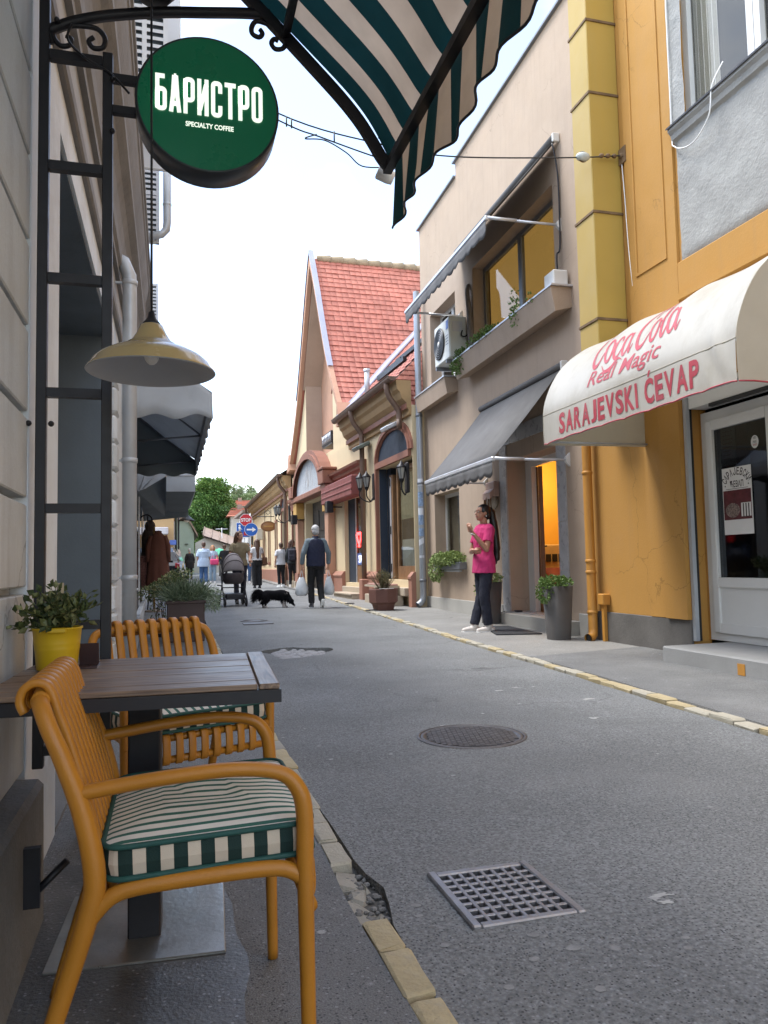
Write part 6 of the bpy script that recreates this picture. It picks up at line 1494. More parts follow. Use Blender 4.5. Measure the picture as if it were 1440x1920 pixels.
for i in range(64):
    d = rdir(.9); d.z = abs(d.z)*.75+.12; d = d.normalized(); p0 = Vector((bx, by, bz+.1)); ln = random.uniform(.07, .135)
    p1 = p0+Vector((d.x*.5, d.y*.5, d.z))*ln*.55; p2 = p0+Vector((d.x*1.05, d.y*1.05, d.z*.95))*ln
    m.tube([p0, p1, p2], [.0018, .0015, .001], 4, cap=False)
    for k in range(9):
        u = .35+.65*k/8; p = p0.lerp(p1, u*2) if u < .5 else p1.lerp(p2, u*2-1)
        ml.mi = random.choice((0, 0, 1, 1, 2)); leafmesh(ml, p, rdir(.25)+d*.5, rdir(.8), random.uniform(.018, .030), random.uniform(.014, .022), .2)
m.build('stem', M_pl[0], t); ml.build('foliage', M_pl, t, fix=False)
m = MB(); m.box(bx-.004, by+.025, bz+.09, bx+.012, by+.028, bz+.225); m.build('wooden_tag', mat('pale_wood', (.45, .36, .24), .7), t)
t = thing('card_holder', 'small dark menu card stand behind the yellow bucket', 'card holder', (-.20, 2.24, .703))
m = MB(); m.prism([(2.18, .7035), (2.30, .7035), (2.30, .708), (2.255, .708), (2.235, .765), (2.229, .765), (2.245, .708), (2.18, .708)], 0, -.235, -.185); m.build('stand', mat('smoked_acrylic', (.05, .03, .03), .2), t)
m = MB(); m.tube([(-.345, 2.27, .705), (-.30, 2.34, .712)], .006, 6); o = m.build('pen', M_black); tag(o, 'thin dark pen lying on the table by the wall', 'pen')

# ================================================================== LADDER FRAME, SIGN, LAMP, STRIPED AWNING
t = thing('sign_frame', 'black steel ladder frame with scrolls standing out from the wall', 'metal frame', (-.27, 2.47, .4))
YF = 2.475
for a, z0, z1 in ((-.385, .39, 3.0), (-.20, .41, 2.59)):
    m = MB(); m.box(a, YF-.015, z0, a+.03, YF+.015, z1, bev=.002); m.build('post', M_black, t)
for z in (2.560, 2.205, 1.852, 1.498, 1.148, .80, .44):
    m = MB(); m.box(-.3545, YF-.0145, z-.014, -.2005, YF+.0145, z+.014); m.build('rung', M_black, t)
m = MB(); pth = spline([(-.36, YF, 2.64), (-.29, YF, 2.68), (-.20, YF, 2.715), (-.10, YF, 2.742), (0, YF, 2.765), (.12, YF, 2.785), (.24, YF, 2.805), (.33, YF, 2.815)], 5); m.tube(pth, [.017]*len(pth), 4, sq=(1, 1)); m.build('arched_bar', M_black, t)
def scroll(pts): 
    m = MB(); m.tube(spline([(a, YF, b) for a, b in pts], 5), .0085, 6); m.build('scroll', M_black, t)
scroll([(-.35, 2.60), (-.352, 2.635), (-.30, 2.665), (-.225, 2.672), (-.195, 2.645), (-.200, 2.612), (-.228, 2.605), (-.242, 2.625), (-.228, 2.640)])
scroll([(-.35, 2.655), (-.345, 2.62), (-.325, 2.597), (-.300, 2.602), (-.294, 2.622), (-.308, 2.632)])
scroll([(.36, 2.768), (.325, 2.780), (.285, 2.785), (.268, 2.762), (.270, 2.738), (.292, 2.730), (.303, 2.745), (.295, 2.758)])
scroll([(.325, 2.78), (.362, 2.765), (.382, 2.735), (.372, 2.705), (.346, 2.698), (.333, 2.715), (.342, 2.732), (.356, 2.728)])
for (x, z) in ((-.333, 2.665), (-.34, 1.40), (-.402, 1.40), (-.17, 2.50), (-.17, 2.33)): m = MB(); m.ell((x, YF-.02, z), (.009, .012, .009), nu=8, nv=6); m.build('bolt', M_black, t)
m = MB(); m.tube(spline([(-.29, YF-.02, 2.66), (-.30, YF-.03, 2.60), (-.25, YF-.03, 2.55), (-.18, YF-.02, 2.52), (-.12, YF-.02, 2.46)], 6), .004, 5); m.build('cable', M_black, t)
# ---- round sign
sc0 = AY(391, 197, 2.39); cx, cz, yf = sc0.x, sc0.z, 2.385; SR = .218
t = thing('round_sign', 'round dark green cafe sign with white Cyrillic lettering hung beside the lamp', 'sign', (cx, yf+.05, cz))
Mx = Matrix.Translation((cx, yf, cz)) @ Matrix.Rotation(R(90), 4, 'X')
m = MB(); m.lathe([(SR-.004, -.001), (SR, .0), (SR+.004, -.004), (SR+.004, -.105), (SR-.002, -.11), (0, -.11)], 64, M=Mx); m.build('rim', mat('dark_rim', (.02, .025, .032), .35, .1), t)
m = MB(); m.lathe([(SR-.004, -.001), (SR*.6, .0), (0, .0005)], 64, M=Mx); m.build('face', mat('deep_green_acrylic', (.002, .088, .038), .30, .05, 2, spec=.4, emit=(0, .5, .22), estr=.018), t)
def rrl(x0, y0, x1, y1, r, n=5):
    P = []
    for cx_, cy_, q in ((x1-r, y1-r, 0), (x0+r, y1-r, 1), (x0+r, y0+r, 2), (x1-r, y0+r, 3)): P += [(cx_+r*math.cos(math.pi/2*(q+i/n)), cy_+r*math.sin(math.pi/2*(q+i/n))) for i in range(n+1)]
    return P+[P[0]]
Hh = 3.3; sw = .36; a, b = sw/2, 1-sw/2; T_, B_ = Hh-sw/2, sw/2
GL = {'Б': [[(b, T_), (a, T_), (a, B_)], rrl(a, B_, b, 1.95, .26)],
      'А': [[(a*.8, 0), (a*.8+.16, 1.4), (.42, Hh)], [(1-a*.8, 0), (1-a*.8-.16, 1.4), (.58, Hh)], [(.2, .75), (.8, .75)], [(.40, Hh-.02), (.60, Hh-.02)]],
      'Р': [[(a, 0), (a, T_)], rrl(a, 1.25, b, T_, .26)],
      'И': [[(a, 0), (a, Hh)], [(b, 0), (b, Hh)], [(a+.05, .5), (b-.05, Hh-.5)]],
      'С': [[(b, 2.25)]+[(b, T_-.26)]+[(b-.26+.26*math.cos(q*.314), T_-.26+.26*math.sin(q*.314)) for q in range(6)]+[(a+.26+.26*math.cos(q*.314), T_-.26+.26*math.sin(q*.314)) for q in range(5, 11)]+[(a+.26+.26*math.cos(math.pi+q*.314), B_+.26+.26*math.sin(math.pi+q*.314)) for q in range(6)]+[(b-.26+.26*math.cos(1.5*math.pi+q*.314), B_+.26+.26*math.sin(1.5*math.pi+q*.314)) for q in range(6)]+[(b, 1.05)]],
      'Т': [[(0, T_), (1, T_)], [(.5, T_), (.5, 0)]],
      'О': [rrl(a, B_, b, T_, .28)]}
pL = AY(291, 172, yf); pR = AY(492, 200, yf); WT = pR.x-pL.x; pitch = WT/(8*1.22-.22)
M_let = mat('lit_white_letter', (.82, .85, .78), .8, .03, 5, spec=.1, emit=(.9, 1, .86), estr=.28)
hL = (AY(300, 138, yf).z-AY(300, 208, yf).z)*.97; zL = AY(300, 207, yf).z
for i, ch in enumerate('БАРИСТРО'):
    m = MB(); vf = strokes(GL[ch], sw); x0 = pL.x+i*1.22*pitch
    put_text(m, vf, lambda x, y, h: (x0+x*pitch, yf-.002-h, zL+y*hL/Hh), None, .004); m.build('letter', M_let, t)
pa = AY(348, 238, yf); pb = AY(438, 238, yf)
m = MB(); put_text(m, fit(textverts('SPECIALTY COFFEE', 1, bold=.03), pb.x-pa.x, .0165), lambda x, y, h: (pa.x+x, yf-.002-h, zL-.040+y)); m.build('small_lettering', M_let, t)
for z in (AY(230, 150, YF).z, AY(230, 209, YF).z):
    m = MB(); m.box(-.17, YF-.012, z-.012, cx-SR+.03, YF+.012, z+.012); m.build('mounting_arm', M_black, t)
# ---- pendant lamp
lx, ly, lz = -.046, 2.15, 1.494
t = thing('pendant_lamp', 'mustard enamel pendant lamp with white inside hanging from the awning', 'lamp', (lx, ly, lz))
pr = [(.024, .132), (.030, .128), (.040, .105), (.054, .083), (.058, .079), (.064, .078), (.070, .070), (.078, .067), (.105, .058), (.135, .042), (.152, .026), (.160, .012), (.168, .004), (.170, .0)]
m = MB(); m.lathe(pr, 56, (lx, ly, lz), cap0=True); m.build('shade', mat('mustard_enamel', (.42, .32, .15), .22, .06, 5, spec=.5, coat=.3), t)
m = MB(); m.lathe([(r_-.003, z-.002) for r_, z in pr], 56, (lx, ly, lz)); m.lathe([(.170, .0), (.1665, -.0015)], 56, (lx, ly, lz)); m.build('inner_shade', mat('white_enamel', (.36, .38, .41), .4, .04, 5), t)
m = MB(); m.lathe([(.0, .166), (.008, .166), (.011, .150), (.021, .138), (.026, .131), (.022, .129)], 20, (lx, ly, lz)); m.build('cap', M_black, t)
m = MB(); m.tube([(lx, ly, lz+.16), (lx, ly, lz+.6), (lx, ly, 2.93)], .0032, 6); m.build('cord', M_black, t)
m = MB(); m.ell((lx, ly, lz+.050), (.021, .021, .030)); m.build('bulb', mat('opal_bulb', (.75, .75, .72), .3, .02), t)
# ---- striped awning
def awnmat():
    m = stripemat('striped_awning_fabric', 1, .186, ((.006, .040, .050), (.60, .53, .46)), .5, .12)
    nt = m.node_tree; N = nt.nodes; L = nt.links; b = N['Principled BSDF']; src = b.inputs['Base Color'].links[0].from_socket
    tr = N.new('ShaderNodeBsdfTranslucent'); L.new(src, tr.inputs[0]); mx = N.new('ShaderNodeMixShader'); mx.inputs[0].default_value = .45
    L.new(b.outputs[0], mx.inputs[1]); L.new(tr.outputs[0], mx.inputs[2]); L.new(mx.outputs[0], N['Material Output'].inputs[0]); return m
M_awn = awnmat()
t = thing('striped_awning', 'green and cream striped awning overhead on a black iron frame', 'awning', (0, 1.3, 2.4))
ap = [(-.41, 3.50), (-.2, 3.31), (.0, 3.125), (.2, 2.935), (.36, 2.785), (.48, 2.668), (.58, 2.568), (.645, 2.492), (.69, 2.425), (.72, 2.375), (.745, 2.345)]
aps = spline([(a, 0, b) for a, b in ap], 4)
AYN, AYF = -.05, 2.475
def afab(u, v):
    k = v*(len(aps)-1); i = min(len(aps)-2, int(k)); p = aps[i].lerp(aps[i+1], k-i)
    y = AYN+(AYF-AYN)*u; w_ = .012*math.sin(y*7+v*4)*math.sin(v*math.pi)+.006*math.sin(y*40.3)*v
    return (p.x+w_*.6+.004, y, p.z+w_*.8+.014)
m = MB(); m.grid(afab, 90, 36); m.build('fabric', M_awn, t)
def aval(u, v):
    y = AYN+(AYF-AYN+.0)*u; sag = .010*math.sin(y*40.3)*v+.012*math.sin(y*11)*v
    drop = .24+.004*math.cos(y*2*math.pi/.31)
    return (.760+sag-.02*v, y, 2.362-drop*v)
m = MB(); m.grid(aval, 150, 8); m.build('valance', M_awn, t)
m = MB(); m.tube([aval(i/150, 1.0) for i in range(151)], .004, 5); m.build('hem', M_black, t)
m = MB(); m.box(.722, AYN, 2.325, .752, AYF+.03, 2.352); m.build('front_bar', M_black, t)
m = MB(); m.tube([(.38, AYN, 2.745), (.38, AYF, 2.745)], .017, 4); m.build('middle_bar', M_black, t)
for y in (AYF-.002, .9):
    m = MB(); vs = []
    for i, p in enumerate(aps):
        q = aps[min(i+1, len(aps)-1)]; o = aps[max(i-1, 0)]; d = (q-o).normalized(); n_ = Vector((d.z, 0, -d.x))
        if n_.z > 0: n_ = -n_
        for dy in (-.012, .012): vs += [(p.x, y+dy, p.z+.004), (p.x+n_.x*.034, y+dy, p.z+n_.z*.034)]
    fs = []
    for i in range(len(aps)-1):
        a = 4*i; b = 4*(i+1); fs += [(a, b, b+1, a+1), (a+2, a+3, b+3, b+2), (a, a+2, b+2, b), (a+1, b+1, b+3, a+3)]
    m.add(vs, fs); m.build('rib', M_black, t)
m = MB(); m.tube([(-.40, AYF-.03, 3.02), (-.40, AYN, 3.02)], .02, 4); m.tube(spline([(.70, AYF, 2.44), (.732, AYF, 2.42), (.738, AYF, 2.37)], 5), .006, 5); m.build('wall_bar', M_black, t)
q = AY(724, 329, 2.56)
t = thing('awning_spotlight', 'small white spotlight under the far corner of the striped awning', 'spotlight', (q.x, 2.56, q.z))
m = MB(); Mx = Matrix.Translation((q.x, 2.56, q.z)) @ Matrix.Rotation(R(-70), 4, 'Y')
m.lathe([(.0, -.03), (.022, -.028), (.026, -.01), (.026, .03), (.022, .034), (.0, .034)], 18, M=Mx); m.build('housing', M_white, t)
m = MB(); m.tube([(q.x, 2.55, q.z+.02), (q.x+.02, 2.50, 2.35)], .006, 5); m.build('bracket', M_white, t)
t = thing('hanging_flowers', 'dark basket with red flowers hung above the arched bar at the top edge', 'plant', (-.04, 2.44, 2.83))
m = MB(); m.lathe([(.0, 2.775-2.83), (.05, -.05), (.09, .0), (.10, .06)], 16, (-.045, 2.44, 2.83)); m.build('basket', M_black, t)
m = MB(); bush(m, (-.045, 2.44, 2.90), (.11, .11, .06), 260, .04, .02, hang=.2); m.build('foliage', M_pl[1], t)
m = MB()
for i in range(14): m.ell(Vector((-.045, 2.40, 2.87))+Vector((random.uniform(-.1, .1), random.uniform(-.08, .02), random.uniform(-.06, .05))), (.02, .02, .016), nu=7, nv=5)
m.build('blossom', mat('red_petals', (.55, .06, .06), .6, .3, 30), t)
# ================================================================== LEFT STREET: awnings, planter, clothes
M_gaw = mat('pale_grey_canvas', (.58, .62, .66), .75, .06, 2.5, bump=.1, bscale=200, dirt=.25, dirtcol=(.25, .27, .29), dscale=3)
M_daw = mat('shaded_canvas', (.16, .19, .205), .85, .1, 2)  # darker copy of the canvas, paints shade inside the awnings
translucent(M_gaw, .3)
t = thing('grey_awning', 'grey awning with scalloped edge over the left shopfront below the yellow lamp', 'awning', (-.4, 9.2, 2.4))
ax0, ax1, ay0, ay1, zf, zw = -.46, .375, 7.1, 11.6, 2.56, 3.22
def scal(n, u): return .022*math.cos(u*n*2*math.pi)
m = MB(); m.grid(lambda u, v: (ax0+(ax1-ax0)*v, ay0+(ay1-ay0)*u, zw+(zf-zw)*v-.03*math.sin(v*math.pi)), 12, 6, thick=.004); m.build('fabric', M_gaw, t)
def side(y, mt, nm, s):
    def f(u, v):
        x = ax0+(ax1-ax0)*u; zt = zw+(zf-zw)*u-.01; zb = 2.335-.012*(1-u)+scal(2.4, u)
        return (x, y+.015*math.sin(u*9+v*3)*v*s, zt+(zb-zt)*v)
    m = MB(); m.grid(f, 36, 5, thick=.004); m.build(nm, mt, t)
side(ay0, M_gaw, 'side_flap', 1); side(ay1, M_daw, 'side_flap', 1)  # far flap gets the darker copy as painted shade
def fr(u, v): return (ax1+.012*math.sin(u*60)*v, ay0+(ay1-ay0)*u, zf-v*(.21+.022*abs(math.cos(u*math.pi*16))))
m = MB(); m.grid(fr, 128, 3, thick=.004); m.build('valance', M_gaw, t)
m = MB(); m.tube([(ax1-.01, ay0, zf-.01), (ax1-.01, ay1, zf-.01)], .014, 6)
for y in (ay0+.02, (ay0+ay1)/2, ay1-.02): m.tube([(ax0, y, zw-.03), (ax1-.01, y, zf-.02)], .012, 6); m.tube([(ax0, y, 2.45), (ax1-.01, y, zf-.02)], .012, 6)
m.build('frame', M_alu, t)
m = MB(); m.box(-.44, 8.6, 2.2, -.36, 9.3, 2.75, bev=.02); o = m.build('vent_grille', M_alu, t)
t = thing('box_awning', 'blue grey box awning with sloping roof over the shop behind the scalloped awning', 'awning', (-.5, 16.5, 2.6))
bx0, bx1, by0, by1 = -.60, .457, 14.5, 19.0
m = MB(); m.add([(bx0, by0, 3.42), (bx1, by0, 2.93), (bx1, by1, 2.93), (bx0, by1, 3.42)], [(0, 1, 2, 3)]); m.add([(bx1, by0, 2.93), (bx1, by1, 2.93), (bx1, by1, 2.37), (bx1, by0, 2.37)], [(0, 1, 2, 3)]); m.build('roof_fabric', M_gaw, t)
m = MB(); m.add([(bx0, by0, 3.40), (bx1, by0, 2.92), (bx1, by0, 2.66), (-.055, by0, 2.655), (-.42, by0, 2.42), (bx0, by0, 2.36)], [tuple(range(6))]); m.build('side_panel', M_gaw, t)
def bpan(u, v): return (-.055+.51*u, by0-.004-.02*math.sin(u*math.pi)*math.sin(v*math.pi), 2.655-.285*v+.02*math.sin(u*math.pi)*(1-v)*.3)
m = MB(); m.grid(bpan, 8, 6); m.build('valance', M_gaw, t)
m = MB(); m.add([(bx0, by1, 2.1), (bx1-.02, by1, 2.2), (bx1-.02, by1, 2.92), (bx0, by1, 3.4)], [(0, 1, 2, 3)]); m.add([(bx0+.05, by0+.05, 2.36), (-.06, by0+.05, 2.64), (-.10, by1-.05, 2.2), (bx0+.05, by1-.05, 2.1)], [(0, 1, 2, 3)]); m.add([(-.055, by0+.01, 2.37), (bx1-.01, by0+.01, 2.37), (bx1-.05, by1-.2, 2.30), (-.1, by1-.2, 2.30)], [(0, 1, 2, 3)]); m.build('shaded_underside', M_daw, t)  # dark sheets paint the shade under and inside the awning
m = MB(); m.tube([(-.06, by0-.01, 2.665), (bx1, by0-.01, 2.67)], .012, 5); m.tube([(-.52, by0-.015, 2.40), (-.34, by0-.015, 2.9)], .012, 5); m.tube([(-.46, by0-.015, 2.42), (0.0, by0-.015, 2.95)], .012, 5); m.build('frame', M_alul, t)
# ---- planter with lavender
t = thing('lavender_planter', 'tall dark brown planter box with grey green lavender behind the cafe chairs', 'planter', (.2, 10.6, .01))
m = MB(); m.box(-.035, 10.38, .012, .44, 10.86, .53, bev=.012); m.box(-.05, 10.365, .505, .455, 10.875, .545, bev=.008); m.build('box', mat('dark_brown_planter', (.075, .048, .045), .55, .1, 2, dirt=.25), t)
M_lav = [mat('lavender_leaf', (.17, .24, .14), .6, .3, 30), mat('pale_lavender_leaf', (.30, .37, .25), .6, .3, 30), mat('dark_lavender_leaf', (.07, .11, .06), .6, .3, 30)]
m = MB()
for i in range(2600):
    d = rdir(.55); d.z = abs(d.z)+.05; d = d.normalized()
    p0 = Vector((.21+random.uniform(-.19, .19), 10.6+random.uniform(-.2, .2), .54)); ln = random.uniform(.15, .36)
    a = p0+Vector((d.x*1.0, d.y*.9, d.z))*ln*random.uniform(.3, .8); m.mi = random.choice((0, 0, 0, 1, 1, 2))
    leafmesh(m, a, d+rdir()*.25, rdir(), random.uniform(.07, .13), .010)
for i in range(500):
    p = Vector((.5+random.uniform(-.08, .12), 10.6+random.uniform(-.25, .2), random.uniform(.42, .7))); m.mi = random.choice((0, 1)); leafmesh(m, p, rdir(-.5)+Vector((.5, 0, 0)), rdir(), .09, .010)
m.build('foliage', M_lav, t, fix=False)
m = MB()
for i in range(60):
    d = rdir(.9); d.z = abs(d.z); m.tube([(.21+d.x*.1, 10.6+d.y*.1, .5), (.21+d.x*.33, 10.6+d.y*.3, .54+d.z*.3)], .003, 3, cap=False)
m.tube([(.36, 10.42, .62), (.50, 10.38, .80)], .006, 5); m.build('stem', M_lav[2], t)
t = thing('variegated_plant', 'pale yellow green variegated shrub leaning out left of the lavender planter', 'plant', (-.15, 11.3, .0))
M_var = [mat('variegated_leaf', (.42, .44, .22), .5, .25, 30), mat('variegated_green_leaf', (.10, .16, .05), .5, .3, 30)]
m = MB()
for i in range(900):
    u = random.random(); c = Vector((-.32+.52*u, 11.3, .60+.30*u)); d = rdir(); m.mi = 0 if random.random() < .55 else 1
    leafmesh(m, c+Vector((d.x*.12, d.y*.15, d.z*.09)), rdir(.2), rdir(1), random.uniform(.035, .06), .028)
for i in range(130):
    m.mi = 0 if random.random() < .3 else 1; leafmesh(m, Vector((-.28+.3*random.random(), 11.3+random.uniform(-.1, .1), .18+.42*random.random())), rdir(-.3), rdir(1), .04, .026)
m.build('foliage', M_var, t, fix=False)
m = MB()
for i in range(10): m.tube(spline([(-.1+random.uniform(-.1, .1), 11.32, .0), (-.12+random.uniform(-.1, .1), 11.3, .35), (-.3+.055*i, 11.3, .58+.03*i)], 4), .005, 4, cap=False)
m.build('stem', mat('brown_stem', (.12, .08, .04), .8), t)
m = MB(); m.lathe([(.0, .0), (.10, .0), (.13, .18), (.12, .18), (.11, .15), (0, .15)], 14, (-.1, 11.32, .0)); m.build('pot', M_pot, t)
# ---- clothes rack with coats
gx, gy = -.31, 16.8; g0_ = gz(gy)
t = thing('clothes_rack', 'brass and black clothes stand with round base outside the left shop', 'clothes rack', (gx, gy, g0_))
m = MB(); m.lathe([(.0, 0), (.21, .0), (.21, .02), (.12, .04), (.03, .05), (.03, .07)], 24, (gx, gy, g0_)); m.build('base', mat('tan_base', (.26, .19, .14), .5), t)
m = MB(); m.tube([(gx, gy, g0_+.05), (gx, gy, 1.85)], .022, 8); m.build('pole', mat('brass_tube', (.42, .27, .09), .4, .1, 4, metal=.5), t)
m = MB(); m.tube(spline([(gx-.30, gy, 1.55), (gx-.30, gy, 1.95), (gx-.24, gy, 2.07), (gx-.14, gy, 2.10), (gx-.06, gy, 2.05), (gx-.04, gy, 1.95)], 5), .014, 6); m.tube([(gx-.13, gy, 2.08), (gx-.13, gy, 1.85)], .012, 6)
m.tube([(gx-.30, gy, 1.6), (gx-.26, gy, .3), (gx-.2, gy, g0_)], .013, 6); m.tube([(gx-.02, gy+.1, 1.2), (gx-.14, gy+.1, g0_)], .013, 6); m.build('side_rail', M_black, t)
M_coat = mat('rust_brown_coat', (.155, .058, .038), .85, .15, 4, bump=.3, bscale=200); M_coat2 = mat('dark_brown_jacket', (.075, .052, .042), .85, .2, 5)
def coat(nm, lab, c, z0, z1, w0, w1, mt, y=gy, d0=.12, d1=.15, sleeves=True):
    t = thing(nm, lab, 'coat', (c, y, z1))
    n = 26; rings = []
    for k in range(13):
        u = k/12; z = z1+(z0-z1)*u; ww = (.06 if k == 0 else w0*.82 if k == 1 else w0+(w1-w0)*u); dd = (.05 if k == 0 else d0+(d1-d0)*u)
        rings.append([(c+ww*math.cos(a)*(1+.05*u*math.sin(7*a+u*2)), y+dd*math.sin(a)*(1+.14*u*math.sin(9*a)), z) for a in [2*math.pi*i/n for i in range(n)]])
    m = MB(); m.add([p for r in rings for p in r], [(k*n+i, k*n+(i+1) % n, (k+1)*n+(i+1) % n, (k+1)*n+i) for k in range(12) for i in range(n)], None, True); m.build('body', mt, t)
    if sleeves:
        for s in (1, -1): m = MB(); m.tube([(c+s*w0*.75, y-.02, z1-.09), (c+s*(w0+.03), y-.04, z1-.30), (c+s*(w0+.04), y-.03, z1-.62)], [.06, .058, .05], 10); m.build('sleeve', mt, t)
    m = MB(); m.tube([(c+.06*math.cos(a), y+.045*math.sin(a), z1+.005+.01*math.sin(a)) for a in [i*.5236 for i in range(12)]], .018, 6, closed=True); m.build('collar', mt, t)
    return t
coat('rust_coat', 'long rust brown coat hanging on the clothes stand', -.23, .64, 1.74, .165, .24, M_coat)
k = coat('dark_jacket', 'dark brown hooded jacket hanging behind the rust coat', -.42, .62, 1.86, .15, .18, M_coat2, gy+.35, sleeves=False)
m = MB(); m.ell((-.40, gy+.3, 1.88), (.11, .11, .13)); m.build('hood', M_coat2, k)
t = thing('patterned_dress', 'dark red patterned dress hanging low beside the left wall', 'dress', (-.56, 16.9, 1.1))
m = MB(); m.loft([(-.55, 16.9, .58, .12, .1), (-.55, 16.9, .8, .11, .09), (-.55, 16.9, 1.15, .09, .07), (-.54, 16.9, 1.25, .05, .05)], 14); m.build('body', mat('patterned_cloth', (.16, .07, .06), .8, .7, 45), t)
# ================================================================== PEOPLE
M_skin = mat('skin', (.50, .27, .18), .5, .06, 12, sss=.05); M_skin2 = mat('tanned_skin', (.40, .20, .13), .5, .06, 12)
M_eye = mat('eye_white', (.7, .68, .64), .3); M_iris = mat('dark_iris', (.02, .015, .01), .2); M_lip = mat('lip', (.42, .14, .12), .45)
def cloth(n, c, v=.12): return mat(n, c, .85, v, 9, bump=.25, bscale=120)
def hand(mb, wr, d, pn, s=1.0, curl=.6, side=1):
    """palm, four unequal bent fingers and a thumb from the side of the palm; d = along the hand, pn = palm normal"""
    d = d.normalized(); pn = (pn-d*pn.dot(d)).normalized(); sd = d.cross(pn)*side
    pc = wr+d*.045*s
    mb.tube([wr-d*.01*s, wr+d*.02*s, wr+d*.055*s, wr+d*.088*s], [.024*s, .031*s, .038*s, .034*s], 10, sq=(.55, 1.05) if abs(d.z) < .9 else (.75, .9), round_cap=True)
    for k, (o, L_) in enumerate(((-.029, .066), (-.010, .076), (.010, .071), (.028, .054))):
        b = wr+d*.080*s+sd*o*s; c1 = curl*(1+.08*k); p = [b-d*.02*s, b]; a = 0
        for q, f in enumerate((.45, .30, .25)):
            a += c1*(.8 if q == 0 else .75); p.append(p[-1]+(d*math.cos(a)+pn*math.sin(a))*L_*f*s)
        mb.tube(p, [.0095*s, .0095*s, .009*s, .0082*s, .007*s], 7, round_cap=True)
    b = wr+d*.025*s-sd*.024*s
    p = [b, b+(-sd*.75+d*.5+pn*.35)*.035*s, b+(-sd*.55+d*.95+pn*.6)*.052*s, b+(-sd*.3+d*1.25+pn*.75)*.064*s]
    mb.tube(p, [.014*s, .012*s, .0105*s, .0085*s], 7, round_cap=True)
def creased(me, amp=.006, zs=1.0):
    """soft irregular folds pressed into a garment"""
    vs = [(v.co.copy(), v.normal.copy()) for v in me.vertices]
    for v, (c, n_) in zip(me.vertices, vs):
        a = abs(mnoise.noise(Vector((c.x*11+3, c.y*11, c.z*6*zs+c.x*7)))); b = mnoise.noise(Vector((c.x*24, c.y*24+5, c.z*15*zs)))
        v.co = c+n_*(amp*(1.6*(.32-a))+amp*.5*b)
    return me
